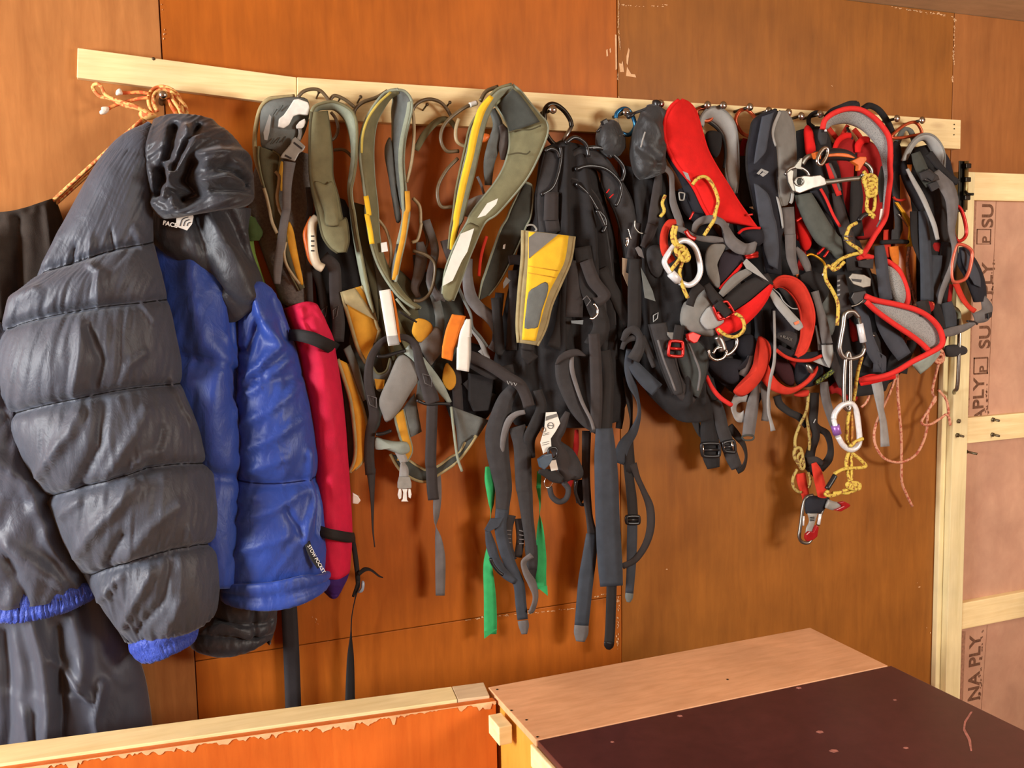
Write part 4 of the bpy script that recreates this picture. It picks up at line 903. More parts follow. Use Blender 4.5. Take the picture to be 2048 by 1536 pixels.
tube('gear_loop', at(.075, cv(FA, 1755, 360, 1780, 520, 1780, 720, 1755, 950, 1705, 1150)), .0034, M_tant, h)
tube('gear_loop', at(.06, cv(FA, 1770, 1310, 1840, 1400, 1850, 1560), ) + at(.06, cv(FB, 1855, 250, 1820, 400, 1760, 435)), .0034, M_tant, h)
tube('gear_loop', at(.05, cv(FB, 1400, 180, 1490, 300, 1540, 450, 1545, 600, 1530, 700)), .003, M_tant, h)
tube('gear_loop', at(.06, cv(FB, 1770, 520, 1900, 560, 1990, 640, 1990, 800, 1940, 960, 1850, 1030, 1780, 1030)), .0034, M_brt, h)
tube('gear_loop', at(.035, cv(FB, 1850, 230, 1900, 330, 1920, 430, 1900, 500)), .003, M_brt, h)
plate('size_label', cv(FB, 1440, 440, 1500, 430, 1515, 525, 1450, 535), .07, .001, M_wp, h, 0)
strap('tie_tail', [(*p, .075) for p in cv(FB, 1600, 1010, 1680, 1110, 1740, 1180)], 5, .002, M_sage, h)
strap('tie_tail', [(*p, .078) for p in cv(FB, 1630, 1140, 1720, 1200, 1810, 1250)], 4, .003, M_bw, h)
strap('webbing_strap', [(*p, .04, w) for p, w in zip(cv(FB, 1840, 430, 1860, 560, 1830, 760, 1790, 900, 1830, 1000), (14, 24, 22, 16, 10))], 20, .002, M_gw2, h)
strap('webbing_strap', [(*p, .035) for p in cv(FB, 1790, 560, 1800, 700, 1770, 900)], 9, .002, M_bw2, h)
# ---- harness 4: big loop with the bright yellow stripe
h = thing('climbing_harness', 'large olive harness loop with broad yellow stripe and white reflective patches', 'harness', W(1020, 180, .07), GRP)
belt('waist_belt', at((.09, .07), cv(FC, 1040, 145, 900, 190, 790, 300, 690, 450, 610, 600, 565, 800, 520, 1000, 470, 1250, 440, 1500), cv(FD, 415, 300, 395, 500)), at((.07, .065), cv(FC, 1050, 190, 930, 270, 840, 380, 770, 550, 725, 750, 690, 900, 650, 1080, 590, 1300, 540, 1520), cv(FD, 495, 280, 440, 480)), .012, M_sage, h, M_ol)
strap('yellow_stripe', [(*p, d, w) for p, d, w in zip(cv(FC, 835, 270, 740, 400, 690, 540, 650, 700, 615, 880, 560, 1100, 505, 1350, 475, 1510)+cv(FD, 470, 250, 440, 400, 425, 510), (.099, .098, .096, .094, .092, .09, .088, .085, .083, .081, .08), (10, 15, 15, 15, 14, 14, 13, 12, 11, 10, 7))], 14, .003, M_yw, h)
belt('waist_belt', at((.085, .085, ), cv(FC, 1050, 150, 1130, 215, 1230, 340, 1330, 460, 1400, 540, 1410, 630, 1370, 760, 1260, 1000, 1160, 1160, 1010, 1340, 880, 1480), cv(FD, 760, 240, 650, 480, 570, 680, 500, 880, 440, 1030)), at((.045, .09), cv(FC, 860, 350, 920, 410, 970, 500, 1010, 580, 1020, 680, 1020, 780, 1000, 880, 950, 1020, 860, 1170, 730, 1330, 620, 1480), cv(FD, 580, 240, 490, 400, 420, 560, 360, 740, 335, 960)), .014, M_ol, h, M_sage, n=6)
strip('back_lining', at((.0945, .0945), cv(FC, 1050, 190, 1130, 260, 1230, 390, 1330, 530)), at((.062, .07), cv(FC, 890, 360, 930, 430, 980, 510, 1020, 640)), .003, M_foamd, h, crown=0)
pad('belt_end', [p for p in cv(FD, 585, 245, 680, 255, 710, 290, 660, 400, 560, 620, 500, 820, 440, 1010, 400, 1040, 345, 1000, 335, 900, 380, 720, 470, 470)], .1, .006, M_ol, h)
plate('reflective_patch', cv(FD, 520, 345, 655, 290, 600, 480, 585, 530, 530, 620, 435, 825, 335, 880, 345, 800, 420, 580), .108, .0012, M_refl, h, 0)
plate('reflective_patch', cv(FC, 690, 1515, 790, 1365, 900, 1315, 880, 1375, 770, 1490), .104, .0012, M_refl, h, 0)
tube('gear_loop', at(.065, cv(FC, 690, 335, 560, 385, 400, 505, 325, 620, 320, 740, 380, 830, 500, 830)), .0036, M_brt, h)
tube('gear_loop', at(.07, cv(FC, 490, 905, 380, 1020, 295, 1170, 282, 1300, 325, 1400, 440, 1400)), .0036, M_brt, h)
tube('gear_loop_sleeve', at(.066, cv(FC, 610, 360, 685, 335)), .005, M_wp, h)
tube('rim', at(.06, cv(FC, 720, 320, 780, 220, 900, 170)), .004, M_brt, h)
tube('rim', at(.07, cv(FC, 500, 500, 470, 600, 470, 700, 500, 750, 560, 780)), .0036, M_tant, h)
strap('inner_strap', [(*p, .045, w) for p, w in zip(cv(FC, 840, 400, 900, 560, 860, 760, 810, 950, 800, 1180), (14, 20, 26, 22, 14))], 20, .002, M_foam, h)
strap('inner_strap', [(*p, .05, w) for p, w in zip(cv(FC, 930, 560, 980, 660, 960, 800, 950, 920), (10, 22, 20, 8))], 18, .002, M_gw2, h)
pad('orange_toggle', cv(FC, 730, 655, 800, 655, 815, 690, 770, 740, 735, 735), .04, .008, M_orp, h)
strap('inner_strap', [(*p, .06, w) for p, w in zip(cv(FC, 780, 1300, 680, 1340, 600, 1400, 570, 1500), (14, 18, 20, 10))], 18, .002, M_lgw, h)
strap('inner_strap', [(*p, .05) for p in cv(FC, 690, 1090, 730, 1180, 760, 1280)], 5, .002, M_gw2, h)
# ---- harness 5: narrow dark loop behind it
h = thing('climbing_harness', 'dark lined harness loop with sage piping just right of the big olive loop', 'harness', W(1050, 360, .05), GRP)
belt('leg_loop', at((.06, .05), cv(FC, 1180, 1150, 1250, 1190, 1258, 1300, 1235, 1500), cv(FD, 1185, 270, 1100, 480, 980, 720, 890, 870, 800, 975)), at((.05, .05), cv(FC, 1170, 1170, 1100, 1290, 1030, 1430, 990, 1530), cv(FD, 930, 300, 850, 520, 780, 730, 735, 860, 700, 1030)), .010, M_foamd, h, M_sage)
strap('red_strap', [(*p, .065) for p in cv(FD, 785, 370, 745, 500, 720, 620, 705, 780)], 6, .002, M_redo, h)
strap('webbing_strap', [(*p, .055, w, t) for p, w, t in zip(cv(FD, 610, 600, 590, 780, 620, 980, 700, 1100, 800, 1180, 870, 1270, 900, 1380, 870, 1480, 830, 1536), (14, 20, 24, 24, 25, 24, 20, 18, 16), (30, 0, 0, 0, 10, 10, 0, 0, 0))], 22, .002, M_gw2, h)
tube('cord', at(.07, cv(FD, 500, 900, 560, 1040, 620, 1170, 640, 1300, 720, 1400, 790, 1500)), .003, M_foam, h)
plate('size_label', cv(FD, 955, 460, 978, 450, 970, 500, 950, 500), .068, .0008, M_wp, h, 0)
strap('webbing_strap', [(*p, .035, w) for p, w in zip(cv(FC, 60, 820, 150, 660, 260, 540, 350, 505, 420, 530, 470, 600), (12, 14, 13, 12, 10, 8))], 12, .004, M_ol, h)
tube('gear_loop', at(.045, cv(FC, 20, 430, 55, 360, 130, 312, 220, 300, 310, 330, 370, 390, 425, 480)), .0036, M_brt, h)
# ---- leg loops below: gold and grey
h = thing('climbing_harness', 'gold and grey leg loops with pale buckles hanging under the olive harnesses', 'harness', W(740, 560, .05), GRP)
belt('leg_loop', at((.06, .06), cv(FB, 1040, 940, 1090, 1120, 1150, 1330), cv(FE, 800, 240, 880, 390)), at((.06, .06), cv(FB, 1240, 880, 1330, 1040, 1400, 1290), cv(FE, 1010, 60, 960, 180)), .010, M_gold, h, M_tan, .004)
strip('leg_panel', at(.068, cv(FB, 1040, 940, 1080, 1060)), at(.07, cv(FB, 1180, 900, 1420, 1250)), .003, M_tan, h, n=2)
belt('leg_loop', at((.05, .05), cv(FE, 590, 350, 660, 560, 720, 760, 755, 1000, 775, 1250, 760, 1400, 715, 1510)), at((.045, .05), cv(FE, 690, 400, 760, 600, 830, 800, 880, 1000, 885, 1200, 850, 1380, 760, 1480)), .010, M_gold, h, M_tan, .004)
strip('leg_lining', at((.035, .035), cv(FE, 600, 380, 640, 700, 680, 1100, 700, 1480)), at((.035, .035), cv(FE, 680, 450, 740, 800, 770, 1100, 740, 1450)), .006, M_foamd, h)
strip('leg_lining', at((.055, .05), cv(FE, 650, 250, 720, 420, 780, 600, 850, 780)), at((.05, .05), cv(FE, 720, 200, 800, 400, 860, 640, 880, 760)), .006, M_foam, h)
belt('leg_loop', at((.055, .05), cv(FE, 940, 420, 1000, 500, 1090, 470, 1130, 340)), at((.05, .05), cv(FE, 950, 560, 1020, 670, 1100, 560, 1150, 420)), .010, M_foam, h, M_ol)
plate('gold_tab', cv(FE, 965, 550, 1070, 560, 1060, 650, 985, 660), .062, .002, M_gold, h, 0)
pad('grey_flap', cv(FE, 1220, 305, 1330, 330, 1430, 430, 1432, 540, 1330, 710, 1210, 900, 1095, 998, 1045, 905, 1015, 765, 1110, 540), .075, .008, M_grey, h)
belt('leg_loop', at((.05, .045), cv(FE, 1170, 930, 1230, 1150, 1280, 1290, 1180, 1380), ), at((.045, .045), cv(FE, 1260, 860, 1310, 1100, 1350, 1280, 1300, 1400)), .010, M_gold, h, M_sage)
strip('leg_lining', at(.045, cv(FE, 1260, 860, 1330, 1150)), at(.045, cv(FE, 1380, 700, 1450, 1090)), .008, M_foam, h)
pad('gold_panel', cv(FE, 1390, -60, 1480, -60, 1560, 0, 1545, 80, 1440, 180, 1380, 130, 1350, 60), .06, .003, M_gold, h)
pad('grey_panel', cv(FE, 1420, 150, 1560, 20, 1650, 60, 1660, 260, 1590, 360, 1540, 420, 1480, 330), .055, .008, M_grey, h)
pad('gold_panel', cv(FE, 1700, 390, 1760, 440, 1800, 520, 1795, 620, 1730, 670, 1660, 560), .05, .003, M_gold, h)
belt('leg_loop', at((.045, .055), cv(FF, 1130, 40, 1220, 190, 1350, 290, 1490, 322, 1640, 240, 1800, 130), cv(FE, 1920, 1270, 2010, 1130)), at((.04, .05), cv(FF, 1290, 90, 1380, 150, 1450, 190, 1500, 205, 1620, 170, 1740, 80), cv(FE, 1840, 1310, 1900, 1200)), .008, M_foamd, h, M_tan, .0035)
strip('leg_panel', at((.05, .04), cv(FG, 20, 640, 60, 860, 80, 1110)), at((.045, .04), cv(FG, 370, 770, 250, 950, 100, 1110)), .008, M_foam, h)
tube('cord', at(.06, cv(FG, 10, 640, 40, 900, 70, 1120, 115, 1260)), .0028, M_sage, h)
pad('crumpled_cloth', cv(FE, 970, 1150, 1060, 1170, 1180, 1190, 1300, 1200, 1330, 1290, 1250, 1330, 1160, 1300, 1060, 1270, 970, 1270), .055, .016, M_mint, h)
strap('webbing_strap', [(*p, .06, w, t) for p, w, t in zip(cv(FE, 1220, 1290, 1270, 1400)+cv(FF, 1260, 130, 1270, 200, 1265, 330), (18, 16, 14, 18, 19), (0, 10, 50, 0, 0))], 18, .002, M_lgw, h)
b = plate('buckle_male', cv(FF, 1200, 330, 1215, 270, 1320, 270, 1338, 330, 1338, 385, 1215, 395, 1200, 385), .064, .007, M_gp, h, .0015)
for poly in ((1215, 395, 1235, 395, 1240, 440, 1235, 490, 1215, 500, 1203, 460), (1245, 395, 1300, 395, 1290, 430, 1295, 510, 1310, 522, 1238, 522, 1252, 505, 1258, 430), (1310, 395, 1330, 395, 1340, 450, 1330, 492, 1312, 480, 1308, 430)):
    plate('prong', cv(FF, *poly), .064, .006, M_wp, b, .001)
plate('side_clip', cv(FF, 735, 430, 790, 460, 820, 510, 790, 548, 735, 540), .045, .008, M_wp, h, .002)
strap('webbing_strap', [(*p, d, w, t) for p, d, w, t in zip(cv(FE, 1190, 120, 1080, 150, 990, 230, 925, 360, 905, 560, 935, 760, 965, 930, 925, 1090, 912, 1300, 925, 1530)+cv(FF, 930, 200, 945, 500, 950, 800, 970, 995), (.085, .088, .086, .08, .075, .072, .07, .062, .058, .055, .053, .05, .045, .04), (12, 14, 15, 16, 19, 19, 21, 20, 20, 20, 19, 10, 6, 3), (20, 20, 20, 10, 0, 0, 0, 0, 0, 0, 10, 40, 60, 60))], 18, .0022, M_bw2, h)
strap('webbing_strap', [(*p, d, w) for p, d, w in zip(cv(FE, 1180, 120, 1300, 135, 1390, 220, 1430, 400, 1490, 580, 1540, 720, 1570, 800), (.09, .09, .088, .085, .08, .078, .076), (13, 14, 16, 20, 24, 30, 26))], 20, .0022, M_bw2, h)
strap('webbing_strap', [(*p, d, w) for p, d, w in zip(cv(FE, 1290, 240, 1400, 330, 1540, 500, 1640, 640, 1740, 795), (.08, .078, .074, .07, .066), (20, 20, 20, 18, 8))], 18, .0022, M_mint, h)
for cx, cy in ((945, 790), (1510, 570)):
    tube('stitched_mark', [(*p, .0885 if cx > 1200 else .0765) for p in cv(FE, cx-50, cy-70, cx+42, cy-45, cx+45, cy+60, cx-25, cy+25)], .0008, M_gw2, h, n=1, closed=True)
strap('webbing_strap', [(*p, d) for p, d in zip(cv(FE, 1560, 800, 1550, 1100, 1542, 1400)+cv(FF, 1550, 200, 1558, 380, 1572, 510), (.072, .068, .064, .06, .058, .055))], 22, .0025, M_bw2, h)
strap('webbing_strap', [(*p, d, w, t) for p, d, w, t in zip(cv(FF, 1615, 160, 1622, 350, 1610, 520, 1600, 680, 1595, 775, 1620, 900, 1640, 1080, 1642, 1300, 1640, 1490), (.045, .045, .045, .045, .045, .045, .042, .04, .04), (8, 12, 16, 14, 12, 16, 20, 20, 18), (0, 0, 0, 40, 85, 140, 170, 180, 180))], 18, .002, M_gw2, h)
tube('bar_buckle', at(.08, cv(FE, 990, 320, 1070, 320, 1180, 290, 1285, 262)), .0035, M_bp, h)
tube('bar_buckle', at(.07, cv(FE, 985, 1120, 1060, 1110, 1140, 1080)), .0035, M_bp, h)
tube('bar_buckle', at(.074, cv(FE, 1400, 770, 1500, 810, 1640, 805, 1750, 810)), .003, M_bp, h)
# ---- loops of coloured tape clipped on as keepers
o = thing('tape_loop', 'white tape loop with an orange side hanging below the yellow striped harness', 'tape loop', W(770, 585, .08), 'tape loops between the harnesses')
strip('face', at(.098, cv(FB, 1425, 930, 1460, 1150, 1500, 1385, 1520, 1495)), at(.098, cv(FB, 1540, 912, 1570, 1100, 1612, 1380, 1630, 1480)), .003, M_refl, o)
strip('side', at(.097, cv(FB, 1545, 930, 1580, 1100, 1618, 1390, 1630, 1450)), at(.085, cv(FB, 1560, 950, 1600, 1120, 1640, 1400, 1645, 1460)), .003, M_orw, o)
strip('end_tab', at(.1, cv(FB, 1505, 1395, 1525, 1490)), at(.1, cv(FB, 1615, 1385, 1635, 1478)), .003, M_lgrey, o)
o = thing('tape_loop', 'short orange tape loop hanging beside a white one', 'tape loop', W(900, 640, .08), 'tape loops between the harnesses')
strip('band', at(.098, cv(FD, 430, 1170, 370, 1320, 335, 1480), cv(FE, 1662, 220, 1655, 330)), at(.098, cv(FD, 555, 1185, 510, 1320, 460, 1480), cv(FE, 1775, 250, 1760, 368)), .003, M_orw, o, edge=.9)
strip('band_return', at((.075, .094), cv(FD, 470, 1190, 420, 1330, 390, 1480), cv(FE, 1670, 220, 1658, 336)), at((.075, .094), cv(FD, 570, 1190, 530, 1320, 480, 1480), cv(FE, 1785, 250, 1762, 370)), .003, M_orw, o, edge=.9)
o = thing('tape_loop', 'long white tape loop hanging beside a short orange one', 'tape loop', W(930, 640, .08), 'tape loops between the harnesses')
strip('band', at(.1, cv(FD, 575, 1220, 515, 1350, 488, 1500), cv(FE, 1812, 250, 1808, 455)), at(.1, cv(FD, 616, 1220, 614, 1400), cv(FE, 1940, 100, 1938, 300, 1930, 478)), .003, M_refl, o, edge=.9)
strip('band_return', at((.08, .096), cv(FD, 590, 1220, 540, 1350, 520, 1500), cv(FE, 1830, 250, 1812, 460)), at((.08, .096), cv(FD, 626, 1220, 634, 1400), cv(FE, 1955, 100, 1955, 300, 1934, 480)), .003, M_lgrey, o, edge=.9)
# ---- leg loop with the big yellow face
h = thing('climbing_harness', 'yellow faced leg loop with a grey window, hanging in front of black straps', 'harness', W(1060, 465, .1), GRP)
belt('leg_loop', at((.105, .11), cv(FD, 1155, 310, 1150, 600, 1120, 900, 1098, 1250, 1110, 1460)), at((.10, .11), cv(FD, 1680, 375, 1640, 620, 1545, 850, 1445, 1080, 1390, 1300, 1300, 1490)), .012, M_tan, h, M_tan, .004)
strip('yellow_face', at((.1145, .1195), cv(FD, 1215, 325, 1208, 600, 1190, 900, 1160, 1250, 1145, 1430)), at((.1105, .1195), cv(FD, 1625, 365, 1585, 620, 1500, 800, 1420, 960, 1340, 1230, 1285, 1445)), .003, M_yw, h)
plate('grey_corner', cv(FD, 1217, 382, 1290, 330, 1515, 352, 1215, 598), .1155, .0016, M_grey, h, 0)
pad('grey_window', cv(FD, 1215, 945, 1290, 890, 1385, 838, 1418, 880, 1400, 985, 1350, 1130, 1310, 1300, 1240, 1325, 1172, 1318, 1190, 1120), .1195, .0022, M_foam, h, n=2)
for y in (690, 760): tube('stitch_line', at(.1185, cv(FD, 1210, y-15, 1520+(690-y)*.3, y+35)), .0006, M_gold, h, n=1)
tube('clip_ring', at(.105, cv(FD, 1195, 265, 1220, 255, 1265, 260, 1295, 300, 1280, 320)), .002, M_gp, h)
strap('webbing_strap', [(*p, d) for p, d in zip(cv(FD, 1210, 1430, 1205, 1536)+cv(FG, 740, 60, 745, 140, 800, 200), (.112, .108, .104, .1, .095))], 26, .002, M_bw, h)
FR()
# ================================================================== black harnesses in the middle
FI, FJ, FK, FL, FM, FN, FO, FP = (900, 960, 4.2667), (1180, 160, 5.12), (1180, 420, 5.12), (1520, 180, 5.12), (1520, 440, 5.12), (1380, 680, 5.12), (1540, 780, 4.8), (1740, 240, 3.0714)
def ST(parent, mat, w, d, *chunks, name='webbing_strap', t=.0022, ws=None, tl=None, **k):
    # strap through converted points; d constant or (start, end); w px
    pts = [p for c in chunks for p in c]; n_ = len(pts); out = []
    for i, p in enumerate(pts):
        dd = d if not isinstance(d, tuple) else (d[0]+(d[1]-d[0])*i/(n_-1) if len(d) == 2 else d[i])
        out.append((p[0], p[1], dd, ws[i] if ws else w, tl[i] if tl else 0))
    return strap(name, out, w, t, mat, parent, **k)
FR()
h = thing('climbing_harness', 'black padded harness hanging from the black carabiner with many straps', 'harness', W(1120, 270, .06), GRP)
quilt('back_pad', [[(1078, 320, .03), (1105, 290, .045), (1150, 292, .045), (1180, 310, .03)], [(1066, 400, .03), (1100, 390, .05), (1160, 390, .05), (1210, 400, .03)], [(1030, 520, .03), (1090, 520, .05), (1170, 520, .055), (1238, 520, .03)], [(1000, 660, .03), (1080, 660, .05), (1180, 670, .055), (1250, 660, .03)], [(985, 770, .03), (1080, 790, .05), (1170, 800, .055), (1262, 770, .03)], [(1030, 850, .03), (1100, 850, .04), (1180, 850, .04), (1240, 840, .03)]],
      M_bpad, h, 0, .02, nu=60, nv=12, folds=[([(1090, 300), (1080, 420), (1050, 560), (1040, 740)], 9, .014), ([(1120, 300), (1120, 460), (1115, 640), (1120, 800)], 11, .016), ([(1150, 320), (1170, 460), (1180, 620), (1170, 820)], 11, .016), ([(1105, 400), (1100, 600)], 7, -.014), ([(1140, 420), (1150, 700)], 7, -.014), ([(1200, 450), (1215, 600), (1210, 760)], 9, .014), ([(1190, 440), (1196, 700)], 6, -.012), ([(1060, 600), (1075, 800)], 8, -.012)], wr=.004, wf=6, seed=101)
# padded belt arcs to the right of the carabiner
belt('waist_belt', at((.07, .07), cv(FC, 1640, 850, 1760, 800, 1900, 830, 2000, 900), [(1228, 340), (1262, 400), (1275, 470), (1280, 540)]), at((.06, .06), cv(FC, 1660, 1020, 1780, 980, 1880, 1000, 1960, 1060), [(1205, 375), (1232, 430), (1246, 490), (1252, 550)]), .014, M_bpad2, h, M_bpad)
belt('waist_belt', at((.075, .075), cv(FC, 1640, 1110, 1760, 1150, 1880, 1260, 1960, 1400), [(1208, 440), (1218, 500), (1226, 580), (1230, 650)]), at((.065, .065), cv(FC, 1600, 1230, 1700, 1290, 1780, 1400, 1850, 1530), [(1182, 470), (1190, 540), (1198, 610), (1200, 680)]), .014, M_bpad, h, M_bpad2)
belt('waist_belt', at((.07, .07), cv(FC, 1380, 830, 1340, 1000, 1300, 1200, 1290, 1400), cv(FD, 1300, 200, 1310, 400)), at((.07, .07), cv(FC, 1560, 830, 1540, 1000, 1530, 1200, 1540, 1400), cv(FD, 1540, 150, 1520, 330)), .012, M_bpad2, h, M_bpad)
for pts in (cv(FC, 1690, 1020, 1800, 985, 1930, 990)+cv(FJ, 190, 930, 290, 1030, 320, 1120, 290, 1240, 260, 1290), cv(FJ, 0, 700, 120, 700, 240, 770, 330, 870, 350, 960, 320, 1040),
            cv(FC, 1700, 1160, 1820, 1270, 1920, 1430)+cv(FD, 1990, 180, 2000, 270, 1970, 330), cv(FC, 1540, 780, 1545, 900, 1510, 1080, 1450, 1210, 1340, 1280),
            cv(FC, 1590, 750, 1690, 690, 1800, 760, 1830, 890), cv(FC, 1380, 830, 1440, 805, 1500, 830, 1530, 900), cv(FC, 1800, 800, 1900, 790, 2000, 820, 2060, 900)):
    tube('gear_loop', at(.082, pts), .0042, M_blkt, h)
for a, b in (((1213, 386), (1219, 378)), ((1219, 396), (1227, 388))): strap('red_stitch', [(*a, .079), (*b, .079)], 2, .001, M_red, h)
ST(h, M_bw2, 28, (.085, .08), cv(FC, 1450, 1250, 1440, 1536), cv(FD, 1440, 150, 1470, 330))
ST(h, M_bw, 20, .07, cv(FD, 880, 1000, 900, 1250, 920, 1536), cv(FG, 520, 110))
ST(h, M_bw2, 22, .06, cv(FD, 1060, 720, 1070, 1000, 1050, 1300, 1040, 1536))
ST(h, M_bw2, 20, .06, cv(FD, 1010, 620, 1080, 610, 1150, 620))
ST(h, M_gw, 18, .055, cv(FD, 920, 950, 900, 1150, 890, 1400), cv(FG, 440, 60))
ST(h, M_bw, 30, .085, cv(FD, 1680, 560, 1640, 800, 1600, 1050, 1560, 1300), cv(FG, 1000, 80))
ST(h, M_bw2, 34, .09, cv(FD, 1700, 620, 1690, 900, 1680, 1200), name='webbing_strap')
ST(h, M_bw, 34, (.09, .095), cv(FD, 1760, 480, 1800, 700, 1830, 900, 1900, 1100, 1960, 1300), cv(FG, 1360, 60))
ST(h, M_bw2, 26, .1, cv(FD, 1800, 620, 1880, 830, 1990, 980, 1900, 1050))
tube('square_mark', at(.104, cv(FD, 1770, 1020, 1810, 980, 1850, 1030, 1810, 1085)), .0009, M_gw2, h, n=1)
tube('metal_ring', at(.108, cv(FD, 1880, 1060, 1915, 1110, 1915, 1170, 1870, 1215, 1840, 1210)), .003, M_steel, h)
plate('grey_tab', cv(FD, 955, 850, 985, 790, 1028, 825, 958, 905), .072, .001, M_gp, h, 0)
plate('grey_tab', cv(FD, 1645, 1235, 1770, 1230, 1765, 1275, 1650, 1262), .1, .002, M_bp, h, 0)
# straps hanging lower down
ST(h, M_bw2, 23, (.09, .085), cv(FG, 180, 150, 300, 200, 420, 265, 560, 360, 670, 430, 730, 540, 760, 640))
ST(h, M_bw, 20, .08, cv(FG, 170, 200, 400, 330, 500, 300, 610, 280))
for k_ in range(3): tube('stitch_mark', at(.094, cv(FG, 548+34*k_, 392+9*k_, 560+34*k_, 425+7*k_, 574+34*k_, 398+9*k_)), .0008, M_lgrey, h, n=1)
ST(h, M_bpad2, 40, (.07, .055), cv(FG, 620, 440, 540, 560, 490, 720, 450, 900, 460, 1100), cv(FI, 455, 60, 450, 200, 440, 330), ws=(18, 30, 40, 46, 44, 34, 28, 26), t=.006)
ST(h, M_gw, 25, (.06, .05), cv(FI, 445, 250, 430, 400, 460, 560, 520, 740, 585, 880, 605, 1060, 620, 1190), ws=(24, 24, 24, 24, 22, 22, 21))
ST(h, M_gw, 22, .055, cv(FI, 320, 430, 350, 560, 390, 680, 470, 800, 555, 870), ws=(10, 20, 18, 18, 12))
plate('strap_flap', cv(FI, 290, 425, 345, 325, 450, 320, 410, 395, 330, 440), .058, .004, M_gw, h)
strap('strap_tip', [(*p, .05, w) for p, w in zip(cv(FI, 622, 1200, 630, 1250, 634, 1315), (21, 20, 11))], 20, .0028, M_gw2, h)
ST(h, M_bpad2, 30, (.065, .05), cv(FG, 640, 830, 690, 1000, 700, 1200, 710, 1420), cv(FI, 640, 120, 660, 320, 690, 560, 700, 760), ws=(34, 34, 33, 32, 30, 24, 22, 20), t=.005)
ST(h, M_gw2, 12, (.08, .06), cv(FG, 720, 690, 640, 710, 570, 770, 520, 900, 500, 1050, 496, 1190), ws=(9, 11, 14, 12, 9, 3))
ST(h, M_bw2, 20, .045, cv(FI, 520, 300, 500, 420, 510, 560, 540, 680), ws=(20, 16, 12, 14))
ST(h, M_bw2, 18, .045, cv(FI, 590, 330, 600, 500, 580, 660), ws=(18, 16, 16))
for k_ in range(4):
    strap('bar_tack', [(*p, .052) for p in cv(FI, 480, 430+34*k_, 522, 432+34*k_)], 2.2, .001, M_gw2, h)
    strap('bar_tack', [(*p, .052) for p in cv(FI, 592, 430+38*k_, 632, 440+34*k_)], 2.2, .001, M_gw2, h)
ST(h, M_gw2, 14, (.06, .055), cv(FI, 700, 640, 630, 700, 650, 790, 700, 880, 730, 1000, 700, 1110, 670, 1130), ws=(12, 12, 14, 18, 14, 12, 8), tl=(0, 20, 20, 20, 40, 30, 20))
ST(h, M_bw, 24, .05, cv(FI, 690, 560, 700, 720, 690, 880), ws=(26, 22, 14))
tube('pull_cord', at(.065, cv(FI, 345, 670, 365, 720, 410, 780, 450, 810)), .0035, M_bp, h)
ST(h, M_bw, 30, (.085, .06), cv(FG, 840, 480, 880, 640, 830, 800, 760, 960, 800, 1130), ws=(18, 22, 26, 24, 8))
ST(h, M_bw2, 27, (.09, .07), cv(FG, 1130, 690, 1060, 850, 1000, 960, 1050, 1080, 1120, 1230, 1180, 1330), ws=(10, 22, 27, 28, 32, 40))
belt('leg_loop', at((.1, .085), cv(FG, 1010, 240, 1020, 380, 1080, 540, 1160, 690, 1270, 820, 1390, 900)), at((.095, .085), cv(FG, 1180, 120, 1180, 300, 1230, 480, 1280, 600, 1350, 740, 1400, 860)), .008, M_bpad2, h)
ST(h, M_bw2, 16, .105, cv(FG, 1015, 235, 1060, 180, 1130, 140, 1220, 120, 1300, 150), ws=(4, 12, 16, 14, 3))
ST(h, M_gw2, 8, .1, cv(FG, 1170, 150, 1170, 280, 1210, 430, 1270, 600, 1350, 760, 1380, 860), ws=(8, 9, 8, 7, 6, 6), t=.003)
ST(h, M_bw2, 23, (.105, .085), cv(FG, 1380, -60, 1395, 150, 1405, 400, 1405, 650, 1395, 890), ws=(22, 23, 24, 23, 21))
ST(h, M_bw, 30, (.09, .075), cv(FG, 1480, 100, 1520, 350, 1500, 700, 1480, 1000, 1490, 1160), ws=(24, 22, 26, 30, 40))
strap('wide_webbing', [(*p, d, w) for p, d, w in zip(cv(FI, 1316, -440, 1326, -200, 1335, 0, 1340, 200, 1352, 480, 1366, 720, 1378, 905), (.09, .088, .085, .08, .075, .07, .068), (34, 44, 47, 48, 49, 49, 45))], 48, .003, M_gw, h)
ST(h, M_bw2, 22, (.06, .05), cv(FI, 1165, -420, 1160, -80, 1170, 150, 1190, 320, 1215, 470, 1215, 600), ws=(18, 16, 16, 14, 20, 26))
ST(h, M_gw, 28, (.06, .05), cv(FI, 1210, 460, 1190, 650, 1160, 850, 1140, 1050, 1122, 1245), ws=(22, 28, 30, 29, 28))
strap('strap_tip', [(*p, .05, w) for p, w in zip(cv(FI, 1122, 1240, 1118, 1310, 1112, 1378), (28, 28, 17))], 28, .0035, M_gw2, h)
ST(h, M_bw, 20, (.055, .05), cv(FI, 1380, 880, 1375, 1050, 1368, 1250, 1358, 1395), ws=(20, 20, 20, 20))
strap('strap_tip', [(*p, .05, w) for p, w in zip(cv(FI, 1358, 1385, 1354, 1420, 1350, 1446), (20, 18, 7))], 20, .0036, M_bp, h)
ST(h, M_bpad, 24, .04, cv(FI, 1100, 0, 1110, 110, 1100, 200), ws=(20, 22, 10))
tube('cord', at(.045, cv(FI, 1080, 0, 1070, 100, 1110, 200, 1160, 210)), .004, M_blkt, h)
ST(h, M_gw, 20, (.09, .05), cv(FG, 1740, 90, 1715, 260, 1750, 430, 1805, 580, 1815, 720, 1760, 880, 1670, 1010, 1610, 1180), ws=(20, 18, 18, 10, 12, 18, 24, 26), tl=(0, 0, 20, 50, 50, 20, 0, 0))
ST(h, M_gw, 26, .085, cv(FG, 1720, 180, 1800, 290, 1900, 400, 1990, 480), ws=(18, 26, 30, 30))
